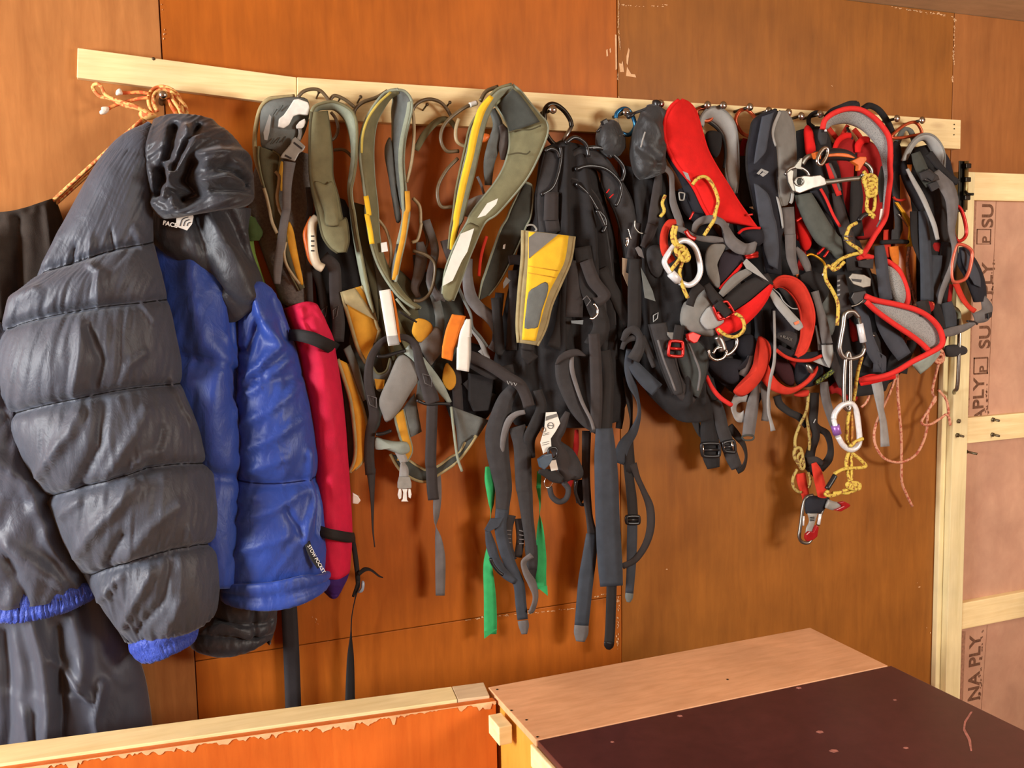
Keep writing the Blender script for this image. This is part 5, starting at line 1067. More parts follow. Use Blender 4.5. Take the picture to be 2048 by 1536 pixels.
ST(h, M_bpad2, 10, .095, cv(FG, 1650, 90, 1680, 20, 1760, -20, 1840, 10, 1900, 120, 1960, 260), ws=(8, 10, 12, 12, 10, 9), t=.005)
ST(h, M_bw, 20, (.06, .05), cv(FG, 1690, 350, 1720, 560, 1740, 800, 1720, 1000, 1735, 1280), ws=(14, 16, 10, 18, 20), tl=(0, 30, 60, 20, 0))
ST(h, M_bw, 20, .05, cv(FI, 1515, -160, 1530, -20, 1550, 150, 1560, 300, 1558, 380), ws=(18, 18, 20, 20, 20))
ST(h, M_gw, 19, .048, cv(FI, 1556, 360, 1552, 560, 1545, 760, 1530, 970), ws=(20, 20, 18, 16))
strap('strap_tip', [(*p, .048, w) for p, w in zip(cv(FI, 1531, 965, 1527, 1005, 1523, 1042), (16, 15, 7))], 16, .0032, M_foam, h)
buckle('ladder_buckle', cv(FI, 1505, 310, 1612, 310, 1612, 370, 1508, 370), .052, M_bp, h, .008)
ST(h, M_bw2, 14, (.05, .05), cv(FI, 1560, -140, 1600, -20, 1650, 90, 1705, 230, 1712, 400, 1670, 550, 1580, 680, 1470, 738), ws=(16, 12, 12, 16, 16, 14, 13, 12), tl=(10, 20, 20, 0, 0, 0, 0, 0))
ST(h, M_bpad, 14, .035, cv(FG, 1640, 560, 1640, 700, 1620, 850), ws=(14, 14, 12), t=.006)
tube('strap_ring', [(*p, .07) for p in cv(FI, 850, 60, 870, 140, 930, 185, 990, 160, 1010, 80, 970, 20)], .0062, M_bpad2, h)
tube('wire_loop', at(.075, cv(FI, 885, 10, 850, 60, 815, 60, 805, 20, 820, -20)), .0012, M_steel, h)
ST(h, M_red2, 10, .055, cv(FG, 1215, 860, 1212, 1000, 1195, 1120, 1170, 1290, 1140, 1420), ws=(7, 11, 11, 12, 8))
# printed label card and a slate plastic clip
lab = plate('care_label', cv(FG, 920, 695, 1020, 690, 1056, 800, 1010, 880, 965, 945, 972, 1045, 895, 1090, 866, 985, 905, 850), .088, .0012, M_refl, h, 0)
plate('care_label', cv(FG, 940, 1160, 1015, 1150, 1036, 1245, 972, 1256), .086, .0012, M_refl, h, 0)
plate('label_band', cv(FG, 920, 735, 1025, 705, 1032, 735, 918, 775), .0895, .0006, M_grey, lab, 0)
tube('printed_ring', [(*p, .0898) for p in [(900+(965+28*math.cos(a))/4.8, 680+(822+30*math.sin(a))/4.8) for a in [i*.6283 for i in range(10)]]], .0006, M_bp, lab, closed=True, n=2)
tube('printed_line', at(.0898, cv(FG, 938, 818, 990, 824)), .0006, M_bp, lab, n=1)
tube('printed_ring', [(*p, .0898) for p in [(900+(895+22*math.cos(a))/4.8, 680+(862+24*math.sin(a))/4.8) for a in [i*.6283 for i in range(10)]]], .0006, M_bp, lab, closed=True, n=2)
for y in (905, 918, 990, 1010): tube('printed_line', at(.0898, cv(FG, 885, y, 950, y-16)), .0004, M_bp, lab, n=1)
clip = plate('slate_clip', cv(FG, 832, 1140, 890, 1100, 960, 1083, 972, 1130, 940, 1190, 890, 1240, 850, 1215), .092, .010, solid('slate_plastic', (62, 78, 92), 0.4), h, .002)
tube('clip_loop', at(.095, cv(FG, 945, 1080, 960, 1040, 1010, 1035, 1030, 1080, 1010, 1130, 960, 1140)), .003, M_bp, clip, closed=True)
ST(h, M_bw, 26, .08, cv(FG, 850, 1260, 930, 1280, 1000, 1310, 1080, 1350), ws=(8, 18, 24, 14))
pad('dark_pouch', cv(FG, 1000, 950, 1110, 1000, 1200, 1080, 1280, 1260, 1240, 1340, 1100, 1330, 1020, 1240, 1010, 1100), .06, .016, M_bpad2, h)
# ---- green tapes
o = thing('tape_strip', 'long bright green tape strip with a slanted end, left of the black straps', 'tape', W(977, 935, .05), 'green tape strips')
ST(o, M_green, 18, (.05, .045), cv(FG, 368, 1215, 375, 1320), cv(FI, 345, 60, 352, 200, 350, 290, 330, 520, 322, 720, 340, 980, 345, 1200, 344, 1315), ws=(12, 18, 19, 12, 5, 8, 20, 24, 26, 25), tl=(0, 0, 0, 30, 80, 110, 150, 180, 180, 180), name='band', t=.0012)
plate('slant_end', cv(FI, 290, 1290, 402, 1270, 292, 1352), .045, .0012, M_green, o, 0)
o = thing('tape_strip', 'shorter bright green tape strip with a twist, between the black straps', 'tape', W(1078, 945, .05), 'green tape strips')
ST(o, M_green, 18, (.045, .04), cv(FG, 855, 1260, 852, 1400), cv(FI, 755, 60, 768, 200, 765, 290, 770, 420, 775, 650, 772, 800, 785, 930), ws=(8, 9, 9, 6, 7, 17, 22, 23, 18), tl=(0, 0, 0, 60, 90, 140, 180, 180, 180), name='band', t=.0012)
plate('slant_end', cv(FI, 750, 920, 828, 900, 834, 988), .04, .0012, M_green, o, 0)
# ---- carabiner the black harness hangs from
carabiner('black carabiner hanging on the first round bolt head', [(*p, d) for p, d in zip(cv(FC, 1390, 640, 1378, 500, 1380, 410, 1430, 355, 1500, 360, 1580, 420, 1640, 510, 1655, 580, 1610, 670, 1560, 740, 1480, 760), (.06, .062, .062, .062, .062, .062, .062, .062, .062, .062, .06))], .0052, solid('black_anodised', (46, 40, 32), 0.3, 0.7), gate=(7, 9), gmat=M_alu, group='carabiners on the rail')
# ---- small pouches at the right of the black harness
h = thing('chalk_bag', 'black chalk bag with a drawcord hanging left of the red harness', 'bag', W(1300, 230, .07))
quilt('body', [[(1296, 240, .06), (1310, 226, .075), (1322, 224, .06)], [(1266, 268, .06), (1295, 256, .085), (1322, 262, .06)], [(1258, 300, .06), (1290, 296, .09), (1324, 300, .06)], [(1262, 330, .06), (1292, 334, .09), (1326, 330, .06)], [(1272, 350, .06), (1298, 350, .085), (1322, 342, .06)]], nylon('black_pouch_nylon', (40, 40, 40), .55), h, 0, .03, nu=30, nv=10, folds=[([(1280, 300), (1300, 330), (1290, 348)], 5, -.008), ([(1300, 320), (1312, 290)], 5, .007), ([(1290, 250), (1300, 280)], 5, .006)], wr=.004, wf=5, seed=111)
ST(h, M_lgrey, 3, .126, cv(FJ, 565, 530, 540, 610, 520, 690), name='logo_strip', t=.0008)
tube('drawcord', at(.09, cv(FJ, 380, 360, 450, 340, 560, 300, 650, 250, 690, 220)), .003, M_bpad2, h)
tube('drawcord', at(.088, cv(FJ, 690, 220, 720, 300, 700, 380, 660, 420)), .003, M_bpad, h)
pad('cord_lock', cv(FJ, 640, 210, 690, 205, 720, 240, 700, 290, 660, 310, 640, 270), .09, .012, M_bp, h)
pad('cord_lock', cv(FJ, 370, 370, 400, 345, 455, 325, 460, 350, 420, 390, 385, 400), .088, .01, M_bp, h)
h = thing('chalk_bag', 'small black pouch with a toggle, left of the larger chalk bag', 'bag', W(1210, 250, .06))
quilt('body', [[(1202, 256, .05), (1214, 252, .06), (1232, 258, .05)], [(1192, 272, .05), (1215, 268, .075), (1244, 276, .05)], [(1192, 292, .05), (1218, 292, .075), (1248, 290, .05)], [(1204, 302, .05), (1222, 304, .06), (1240, 300, .05)]], MATS['black_pouch_nylon'], h, 0, .022, nu=24, nv=8, wr=.003, wf=5, seed=112)
plate('toggle', cv(FJ, 100, 425, 150, 398, 190, 465, 170, 485, 115, 470), .075, .01, M_bp, h, .002)
ST(h, M_bp, 5, .08, cv(FJ, 70, 530, 120, 490, 200, 490, 280, 530, 360, 570), name='drawcord', t=.004)
tube('steel_eyelet', at(.092, cv(FJ, 270, 570, 295, 565, 305, 580, 285, 595)), .0016, M_steel, h, closed=True)
carabiner('small carabiner with blue body and pale gate on the rail', [(*p, .07) for p in cv(FJ, 310, 540, 265, 390, 275, 340, 330, 298, 390, 305, 440, 380, 460, 480, 400, 560)], .0046, solid('blue_anodised', (40, 100, 140), 0.3, 0.7), gate=(0, 1), gmat=solid('pale_gate', (196, 182, 150), .35, .7), group='carabiners on the rail')
# ---- second black harness: long belts and leg loops down to the lower right
h = thing('climbing_harness', 'black harness with long webbing belts right beside the red lined harness', 'harness', W(1290, 330, .05), GRP)
quilt('back_pad', [[(1240, 330, .03), (1280, 340, .05), (1330, 350, .03)], [(1250, 440, .03), (1300, 440, .055), (1350, 450, .03)], [(1256, 560, .03), (1320, 560, .055), (1390, 560, .03)], [(1262, 680, .03), (1330, 690, .06), (1420, 700, .03)], [(1290, 780, .03), (1350, 790, .055), (1430, 790, .03)], [(1330, 810, .03), (1380, 840, .045), (1430, 830, .03)]],
      M_bpad, h, 0, .025, nu=60, nv=12, folds=[([(1270, 380), (1280, 520), (1300, 700)], 9, .015), ([(1300, 400), (1310, 560), (1330, 740)], 8, -.014), ([(1330, 520), (1350, 660), (1360, 800)], 10, .015), ([(1370, 640), (1390, 800)], 9, .014), ([(1360, 560), (1372, 680)], 7, -.012)], wr=.004, wf=6, seed=121)
ST(h, M_bw2, 22, (.09, .1), cv(FJ, 710, 900, 690, 1100, 660, 1350, 640, 1500), cv(FK, 640, 150, 600, 270, 540, 380), ws=(12, 18, 22, 22, 22, 20, 12), name='webbing_strap')
ST(h, M_gw2, 13, .1, cv(FJ, 690, 920, 760, 900, 830, 970, 840, 1100, 850, 1250, 900, 1400, 940, 1520), ws=(10, 14, 12, 10, 14, 15, 14), tl=(0, 20, 30, 10, 0, 0, 0))
buckle('small_buckle', cv(FJ, 910, 1150, 970, 1160, 960, 1230, 920, 1230), .105, M_gp, h, .003, False)
ST(h, M_bw2, 20, .08, cv(FK, 480, 130, 450, 330, 420, 500), ws=(16, 20, 20))
ST(h, M_bw, 27, (.095, .095), cv(FK, 470, 500, 460, 700, 455, 900, 455, 1130, 440, 1260), ws=(24, 27, 27, 27, 25))
ST(h, M_bpad2, 25, .1, cv(FK, 330, 1340, 380, 1250, 450, 1225, 510, 1300, 500, 1420, 440, 1536), ws=(8, 14, 18, 14, 22, 26), t=.004)
ST(h, M_bpad2, 12, .095, cv(FK, 530, 1290, 590, 1400, 640, 1536), t=.004)
plate('tan_label', cv(FK, 330, 490, 380, 500, 365, 640, 410, 660, 395, 800, 330, 650), .085, .001, fabric('tan_label_cloth', (150, 128, 104), .85, .15, 60, .2), h, 0)
plate('grey_label', cv(FK, 520, 590, 570, 680, 640, 830, 668, 935, 560, 900, 540, 760), .098, .001, M_foam, h, 0)
tube('square_mark', at(.09, cv(FK, 650, 1080, 698, 1050, 690, 1110, 648, 1145)), .0012, M_lgrey, h, n=1, closed=True)
pad('leg_pad', cv(FK, 570, 380, 680, 350, 740, 420, 740, 600, 690, 700, 600, 640, 560, 500), .07, .016, M_bpad2, h)
pad('leg_pad', cv(FK, 700, 720, 840, 720, 900, 900, 860, 1040, 800, 1060, 740, 900), .06, .016, M_bpad2, h)
tube('metal_clip', at(.105, cv(FK, 375, 280, 385, 320, 370, 370)), .004, M_steel, h)
tube('metal_clip', at(.1, cv(FK, 390, 190, 405, 250, 420, 300)), .0012, M_steel, h)
tube('gear_loop', at(.1, cv(FK, 460, 100, 460, 180, 500, 230, 540, 240)), .0018, M_alug, h)
tube('gear_loop', at(.1, cv(FK, 70, 0, 110, 80, 150, 170)), .005, M_blkt, h)
plate('grey_tab', cv(FK, 460, 390, 490, 372, 525, 405, 550, 495, 500, 470), .1, .002, M_gw2, h, 0)
ST(h, M_bw, 24, .08, cv(FK, 120, 600, 250, 850, 320, 1000, 400, 1180), ws=(24, 24, 24, 20))
ST(h, M_bw2, 18, .075, cv(FK, 30, 480, 60, 700, 140, 900, 200, 1100), ws=(18, 20, 22, 22))
ST(h, M_bw, 30, .07, cv(FK, 160, 1100, 180, 1300, 200, 1536), ws=(34, 34, 34))
ST(h, M_bw2, 24, (.11, .08), cv(FN, -240, -40, -220, 180, -160, 400, -60, 560, 30, 640), ws=(28, 30, 28, 26, 16), t=.006)
belt('leg_loop', at((.105, .085), cv(FN, -180, -60, -130, 180, -60, 380, 20, 560)), at((.105, .085), cv(FN, 60, -20, 170, 120, 170, 320, 90, 590)), .012, fabric('grey_black_pad', (62, 66, 64), .8, .15, 60, .3), h, M_bpad)
ST(h, M_bpad, 30, (.05, .05), cv(FN, 160, 400, 200, 560, 220, 700, 190, 860, 200, 1000, 215, 1180, 240, 1310), ws=(30, 30, 26, 30, 35, 34, 24), t=.006)
ST(h, M_bpad2, 25, (.055, .05), cv(FN, 250, 620, 300, 760, 330, 900, 380, 1050, 430, 1200, 480, 1310), ws=(24, 24, 24, 26, 26, 22), t=.005)
ST(h, M_bw, 14, .045, cv(FN, 400, 880, 480, 980, 550, 1080, 575, 1200, 540, 1310, 480, 1340), ws=(16, 16, 12, 10, 12, 14), tl=(0, 0, 40, 60, 40, 0))
ST(h, M_bw, 13, .045, cv(FN, 30, 700, 60, 850, 110, 960, 160, 1000), ws=(16, 14, 12, 10))
for a in ((130, 1080, 135, 1170), (345, 1090, 350, 1110), (425, 1040, 445, 1140)): tube('steel_glint', at(.058, cv(FN, *a)), .003, M_steel, h, n=1)
buckle('steel_buckle', cv(FN, 335, 1050, 450, 1030, 465, 1150, 350, 1140), .057, M_bp, h, .008)
buckle('steel_buckle', cv(FN, 115, 1060, 300, 1060, 300, 1190, 130, 1190), .057, M_bp, h, .008)
ST(h, M_bw, 12, .05, cv(FN, 130, 720, 170, 800, 190, 880), t=.004)
belt('leg_loop', at((.11, .09), cv(FN, -420, -160, -360, 60, -300, 260, -230, 440, -170, 560)), at((.11, .09), cv(FN, -250, -180, -200, 60, -150, 260, -100, 420, -80, 540)), .014, M_bpad2, h, M_bpad)
tube('edge_highlight', at(.115, cv(FN, -40, -20, 40, 160, 100, 330, 80, 520)), .0026, M_gw2, h)  # grey line that paints a highlight along the edge of the black pad
tube('edge_highlight', at(.118, cv(FN, -330, 0, -270, 200, -200, 380, -150, 520)), .0024, M_gw2, h)  # painted highlight on the neighbouring pad's edge
pad('black_sleeve', cv(FN, 150, 230, 350, 180, 560, 200, 620, 100, 560, 280, 420, 330, 480, 380, 460, 460, 300, 400), .06, .018, M_ink, h)
pad('black_sleeve', cv(FN, 480, -20, 620, -60, 680, 60, 640, 180, 560, 200, 470, 120), .055, .02, M_ink, h)
FR()
# ================================================================== red, grey and mesh harnesses at the right
FR()
# ---- red lined harness
h = thing('climbing_harness', 'harness with a wide bright red fleece lining hanging in a loop', 'harness', W(1365, 205, .07), GRP)
belt('waist_belt', at((.10, .11), cv(FJ, 905, 205, 830, 270, 775, 370, 755, 480, 765, 600, 810, 740, 900, 890, 1000, 1010, 1080, 1130, 1150, 1280, 1230, 1420)), at((.07, .105), cv(FJ, 935, 205, 1010, 240, 1070, 310, 1110, 420, 1150, 560, 1200, 720, 1290, 890, 1410, 1080, 1520, 1260, 1620, 1400, 1700, 1510)), .016, M_red, h, M_red, .004, n=5)
strip('outer_shell', at((.085, .095), cv(FJ, 760, 350, 735, 480, 735, 620, 790, 800, 890, 970, 980, 1180, 1060, 1350)), at((.095, .105), cv(FJ, 790, 350, 765, 480, 775, 620, 830, 780, 950, 960, 1080, 1150, 1180, 1370)), .012, M_ink, h)
strip('inner_fold', at(.1, cv(FJ, 815, 430, 830, 560, 870, 700)), at(.098, cv(FJ, 835, 440, 850, 560, 890, 690)), .003, M_redo, h)
plate('grey_tab', cv(FJ, 950, 935, 1000, 955, 1030, 1040, 990, 1010), .116, .001, M_lgrey, h, 0)
pad('belt_end', cv(FK, 1530, 240, 1580, 200, 1730, 190, 1770, 240, 1770, 330, 1690, 380, 1600, 320), .1, .014, M_ink, h)
tube('piping', at(.112, cv(FK, 1520, 240, 1570, 200, 1650, 185, 1740, 185)), .003, M_red, h)
ST(h, M_ink, 30, .09, cv(FJ, 960, 1100, 1020, 1280, 1120, 1400, 1240, 1450), ws=(22, 34, 30, 18), name='shell_panel', t=.006)
ST(h, M_reda, 4, .115, cv(FJ, 1060, 1350, 1020, 1430), t=.003, name='red_rivet')
ST(h, M_reda, 4, .115, cv(FJ, 1605, 1385, 1665, 1375), t=.003, name='red_rivet')
# leg assembly in front: grey cloth, red straps, red buckles
pad('leg_panel', cv(FK, 1190, 420, 1240, 350, 1330, 340, 1390, 360, 1330, 480, 1290, 600, 1330, 760, 1300, 800, 1220, 700, 1180, 560), .125, .006, M_grey, h)
pad('leg_panel', cv(FK, 920, 1130, 960, 950, 1080, 900, 1180, 790, 1230, 900, 1290, 1000, 1340, 1140, 1280, 1290, 1150, 1290, 980, 1230), .11, .014, M_grey, h)
pad('leg_panel', cv(FK, 1130, 1110, 1230, 980, 1330, 1080, 1370, 1150, 1230, 1230, 1160, 1190), .126, .006, M_lgrey, h)
pad('dark_panel', cv(FK, 1310, 560, 1350, 440, 1460, 400, 1590, 480, 1540, 560, 1420, 700, 1330, 800, 1300, 700), .115, .006, fabric('plum_black', (50, 44, 52), .9, .1, 60, .2), h)
ST(h, M_red, 8, .124, cv(FK, 1570, 540, 1450, 680, 1330, 810), ws=(5, 7, 8), name='red_edge')
ST(h, M_grey, 17, .128, cv(FK, 1640, 620, 1520, 690, 1420, 780, 1340, 870), ws=(14, 19, 18, 12), name='webbing_strap')
ST(h, M_bw, 34, .12, cv(FK, 1850, 700, 1700, 780, 1560, 880, 1420, 1000), ws=(24, 36, 42, 40), name='webbing_strap')
ST(h, M_red, 26, .125, cv(FK, 1860, 770, 1780, 880, 1680, 990, 1560, 1090, 1450, 1170, 1300, 1250), ws=(8, 20, 28, 34, 34, 20), name='red_strap', t=.005)
ST(h, M_bw, 22, .128, cv(FK, 1190, 760, 1250, 860, 1320, 950, 1400, 1040, 1420, 1080), ws=(14, 20, 22, 22, 20), name='webbing_strap')
buckle('red_buckle', cv(FK, 1260, 990, 1400, 930, 1480, 1060, 1320, 1130), .134, M_reda, h, .006)
plate('buckle_plate', cv(FK, 1280, 1060, 1440, 1010, 1480, 1075, 1310, 1140), .129, .003, M_reda, h, .001)
ST(h, M_bw, 20, .137, cv(FK, 1300, 950, 1370, 1020, 1420, 1080), ws=(20, 19, 18), name='webbing_strap')
ST(h, M_bw, 17, .135, cv(FK, 1140, 770, 1060, 860, 1020, 980), ws=(20, 18, 16), name='webbing_strap')
ST(h, M_bw, 20, .118, cv(FK, 920, 1180, 900, 1300, 880, 1440), ws=(20, 20, 19), name='webbing_strap')
buckle('red_buckle', cv(FK, 820, 1340, 950, 1350, 950, 1500, 800, 1490), .122, M_reda, h, .007)
plate('red_block', cv(FK, 975, 1270, 1030, 1245, 1115, 1280, 1075, 1355, 1040, 1365, 985, 1330), .118, .010, M_reda, h, .002)
plate('red_block', cv(FK, 782, 1250, 860, 1255, 855, 1290, 830, 1330, 785, 1280), .112, .006, M_grey, h, .001)
ST(h, M_gw2, 18, (.125, .132), cv(FK, 1060, 230, 1090, 150, 1160, 105, 1260, 95, 1350, 130, 1400, 210, 1440, 310, 1520, 380, 1600, 410), ws=(10, 14, 16, 16, 14, 16, 24, 26, 22), tl=(0, 0, 0, 0, 10, 20, 0, 0, 0))
ST(h, M_gw2, 22, .13, cv(FK, 1580, 400, 1650, 390, 1700, 330), ws=(24, 22, 6))
ST(h, M_gw2, 14, .128, cv(FK, 880, 180, 960, 210, 1040, 260, 1120, 290, 1250, 300, 1380, 310), ws=(12, 12, 10, 10, 14, 8))
ST(h, M_reda, 9, .132, cv(FK, 980, 210, 1020, 270, 1080, 300), name='red_tab', t=.003)
for a in ((1590, 465, 1715, 440), (1600, 490, 1715, 470)): tube('red_rivet', at(.124, cv(FK, *a)), .004, M_reda, h, n=1)
plate('size_tag', cv(FK, 1565, 540, 1600, 498, 1700, 590, 1828, 732, 1700, 660, 1600, 600), .13, .001, M_lgrey, h, 0)
ST(h, M_grey, 12, .1, cv(FJ, 1360, 1180, 1400, 1400), cv(FK, 1380, 240), ws=(4, 12, 8))
# ---- red sling, big white carabiner and the yellow cord
o = thing('sling', 'short flat red sling looped through a pale oval carabiner', 'sling', W(1340, 450, .13))
ST(o, M_redo, 18, (.13, .14), cv(FK, 880, 120, 820, 130, 770, 210, 755, 330, 780, 440, 840, 530), ws=(10, 14, 15, 16, 18, 17), name='band', t=.003)
carabiner('pale worn oval carabiner with a screw gate beside the red sling', [(*p, .145) for p in cv(FK, 850, 380, 920, 320, 1000, 320, 1070, 380, 1110, 480, 1130, 620, 1090, 720, 1010, 770, 920, 740, 820, 640, 770, 560, 770, 500)], .0062, M_wht, gate=(8, 9), sleeve=(.15, .95, 1.5), smat=M_wht, group='carabiners on the harnesses')
o = thing('accessory_cord', 'yellow cord knotted through the pale oval carabiner and red sling', 'cord', W(1355, 470, .14), 'yellow accessory cords')
tube('strand', at(.15, cv(FK, 860, 160, 840, 240, 850, 320, 890, 380, 920, 430)), .0042, M_yell, o)
tube('strand', at(.152, cv(FK, 885, 165, 868, 250, 880, 320, 920, 380)), .0042, M_yell, o)
tube('strand', at(.15, cv(FK, 940, 470, 890, 540, 850, 590, 830, 620)), .0042, M_yell, o)
tube('strand', at(.148, cv(FK, 950, 490, 935, 560, 915, 640, 930, 720, 960, 810, 1000, 900)), .0042, M_yell, o)
for q in (0, 1, 2): tube('knot_turn', at(.158+.001*q, cv(FK, 880+q*30, 400+q*36, 930+q*26, 370+q*34, 985+q*14, 410+q*32, 960+q*20, 460+q*26, 900+q*26, 460+q*28)), .0044, M_yell, o, closed=True)
tube('strand', at(.15, cv(FK, 1170, 260, 1220, 180, 1270, 100, 1290, 0)), .004, M_yell, o)
tube('strand', at(.12, cv(FJ, 1260, 1420, 1300, 1300, 1310, 1220, 1270, 1100, 1210, 1010, 1150, 990, 1090, 1020, 1050, 1070)), .0038, M_yell, o)
tube('strand', at(.15, cv(FK, 1310, 1220, 1390, 1280, 1480, 1300, 1560, 1250, 1580, 1180, 1550, 1100, 1490, 1060)), .0038, M_yell, o)
tube('strand', at(.1, cv(FJ, 770, 1180, 740, 1260, 760, 1340, 720, 1400)), .0038, M_yell, o)
# ---- grey foam loop
h = thing('climbing_harness', 'pale grey foam harness loop right of the red fleece harness', 'harness', W(1430, 215, .06), GRP)
belt('waist_belt', at((.07, .06), cv(FJ, 1125, 460, 1130, 390, 1185, 310, 1285, 275, 1395, 330, 1475, 440, 1512, 600, 1522, 800, 1520, 1000, 1500, 1160)), at((.045, .05), cv(FJ, 1145, 480, 1165, 415, 1200, 408, 1260, 440, 1320, 500, 1370, 590, 1392, 750, 1388, 930, 1420, 1060, 1470, 1150)), .012, M_lgrey, h, M_grey)
pad('black_block', cv(FJ, 1180, 560, 1220, 520, 1300, 525, 1340, 580, 1330, 720, 1290, 800, 1230, 760, 1190, 660), .05, .014, M_bpad, h)
tube('rim', at(.05, cv(FJ, 1170, 410, 1240, 450, 1320, 520, 1370, 620, 1385, 760, 1370, 900)), .003, M_bpad, h)
ST(h, M_slate, 11, .05, cv(FJ, 1500, 1150, 1510, 1280, 1530, 1400), ws=(14, 10, 8))
ST(h, M_red2, 10, .04, cv(FJ, 1590, 600, 1560, 700, 1550, 780))
ST(h, M_bpad2, 24, .045, cv(FJ, 1560, 780, 1570, 950, 1590, 1150, 1600, 1300), ws=(18, 20, 28, 30), t=.006)
ST(h, M_bpad, 30, .04, cv(FJ, 1520, 1050, 1540, 1250, 1580, 1400, 1620, 1536), ws=(14, 24, 34, 40), t=.006)
for lab, pp, mt in (('orange anodised carabiner hanging between the grey loop and the slate harness', cv(FJ, 1640, 575, 1560, 545, 1505, 460, 1492, 400, 1530, 325, 1595, 300, 1650, 340, 1700, 400, 1720, 470, 1700, 540), M_orga),
                    ('thin orange wire carabiner left of the pale grey foam loop', cv(FJ, 1090, 330, 1110, 300, 1160, 292, 1220, 310, 1250, 380, 1200, 420, 1130, 400), M_orga)):
    carabiner(lab, [(*p, .055) for p in pp], .0042, mt, group='carabiners on the rail')
# ---- slate and grey harness with the chevron logo
h = thing('climbing_harness', 'charcoal and slate harness with a white chevron logo', 'harness', W(1545, 225, .07), GRP)
belt('waist_belt', at((.095, .085), [(1545, 221), (1520, 231), (1505, 245), (1500, 270), (1494, 300), (1494, 340), (1501, 380), (1514, 440), (1523, 500), (1530, 545)]), at((.10, .09), cv(FL, 175, 215, 130, 330, 120, 450, 155, 580, 170, 800, 180, 1000, 205, 1180, 235, 1400), cv(FM, 210, 200, 210, 560)), .016, M_ink, h, M_bpad)
strip('slate_stripe', at(.108, cv(FJ, 1760, 375, 1740, 480, 1710, 640, 1690, 760, 1678, 860)), at(.1085, cv(FJ, 1885, 330, 1850, 450, 1820, 620, 1795, 740, 1700, 850)), .003, M_slate, h)
strip('slate_stripe', at(.104, cv(FJ, 1678, 1060, 1700, 1220, 1735, 1480), cv(FK, 1760, 200, 1780, 400, 1830, 560)), at(.105, cv(FJ, 1720, 1075, 1830, 1180, 1880, 1380), cv(FK, 1910, 150, 1935, 400, 1920, 610)), .003, M_slate, h)
plate('chevron_logo', cv(FJ, 1705, 957, 1752, 907, 1830, 940, 1808, 965, 1762, 932, 1728, 970), .1125, .0008, M_lgrey, h, 0)
plate('chevron_logo', cv(FJ, 1738, 970, 1772, 944, 1806, 966, 1770, 992), .1125, .0008, M_lgrey, h, 0)
belt('foam_lining', at((.095, .095), cv(FL, 205, 212, 150, 330, 125, 450, 160, 590, 172, 850, 190, 1080, 222, 1190)), at((.075, .085), cv(FL, 265, 220, 320, 310, 350, 430, 362, 600, 365, 800, 345, 1020, 270, 1170)), .012, M_grey, h, M_grey)
strip('pale_edge', at(.103, cv(FL, 190, 215, 130, 350, 118, 460, 155, 580)), at(.1, cv(FL, 215, 230, 165, 350, 140, 460, 160, 560)), .004, M_lgrey, h)
strip('pale_edge', at(.102, cv(FL, 165, 1090, 200, 1250, 230, 1420)), at(.1, cv(FL, 190, 1120, 225, 1250, 238, 1400)), .004, M_lgrey, h)
ST(h, M_gw2, 21, (.09, .1), cv(FL, 285, 1200, 300, 1400, 310, 1536), cv(FM, 310, 150, 320, 380, 370, 560), ws=(24, 23, 22, 22, 20, 12))
ST(h, M_gw2, 14, .09, cv(FM, 370, 280, 430, 370, 480, 470, 510, 560), ws=(6, 16, 16, 8))
ST(h, M_lgrey, 6, .095, cv(FL, 335, 1060, 325, 1130, 310, 1160), name='pale_edge')
# ---- red panel strip and dark pads behind the ascender
h = thing('climbing_harness', 'red and charcoal harness partly hidden behind the metal ascender', 'harness', W(1620, 260, .05), GRP)
quilt('back_pad', [[(1592, 262, .03), (1620, 256, .04), (1650, 262, .03)], [(1592, 330, .03), (1640, 330, .045), (1680, 340, .03)], [(1596, 430, .03), (1650, 430, .05), (1700, 430, .03)], [(1600, 540, .03), (1660, 540, .05), (1740, 540, .03)], [(1640, 680, .03), (1680, 690, .05), (1800, 690, .03)], [(1670, 770, .03), (1700, 790, .04), (1770, 780, .03)]], M_bpad, h, 0, .02, nu=40, nv=10, folds=[([(1620, 300), (1640, 430), (1670, 560)], 9, .012), ([(1660, 420), (1690, 560), (1700, 700)], 8, -.012), ([(1720, 560), (1740, 700)], 9, .012)], wr=.004, wf=5, seed=131)
pad('red_panel', cv(FL, 448, 420, 465, 370, 495, 362, 535, 430, 560, 580, 555, 700, 475, 670, 455, 550), .07, .01, M_red, h)
pad('red_panel', cv(FM, 365, 0, 430, 10, 490, 90, 525, 200, 500, 300, 440, 315, 395, 200), .065, .012, M_red, h)
pad('red_panel', cv(FL, 360, 1140, 390, 1200, 430, 1330, 440, 1500, 370, 1536, 362, 1330), .06, .01, M_red, h)
tube('red_rivet', at(.08, cv(FL, 365, 1345, 435, 1300)), .004, M_reda, h)
strip('charcoal_band', at((.085, .085), cv(FL, 350, 1080, 400, 1230, 480, 1400, 580, 1560), cv(FM, 680, 300, 790, 400)), at((.085, .085), cv(FL, 520, 1050, 600, 1180, 700, 1350, 790, 1480), cv(FM, 830, 200, 850, 380)), .014, fabric('greenish_grey_band', (78, 82, 76), .75, .12, 60, .25), h)
strip('black_band', at(.08, cv(FL, 510, 1040, 600, 1130, 700, 1290, 800, 1420)), at(.08, cv(FL, 620, 1010, 700, 1120, 760, 1280, 830, 1400)), .008, M_ink, h)
ST(h, M_redp, 5, .09, cv(FL, 620, 1010, 680, 1120, 750, 1280, 820, 1400), name='red_edge', t=.004)
ST(h, M_bw2, 20, .085, cv(FL, 770, 1050, 820, 1250, 880, 1450), cv(FM, 900, 150, 930, 350, 940, 460), ws=(14, 22, 24, 24, 22, 20))
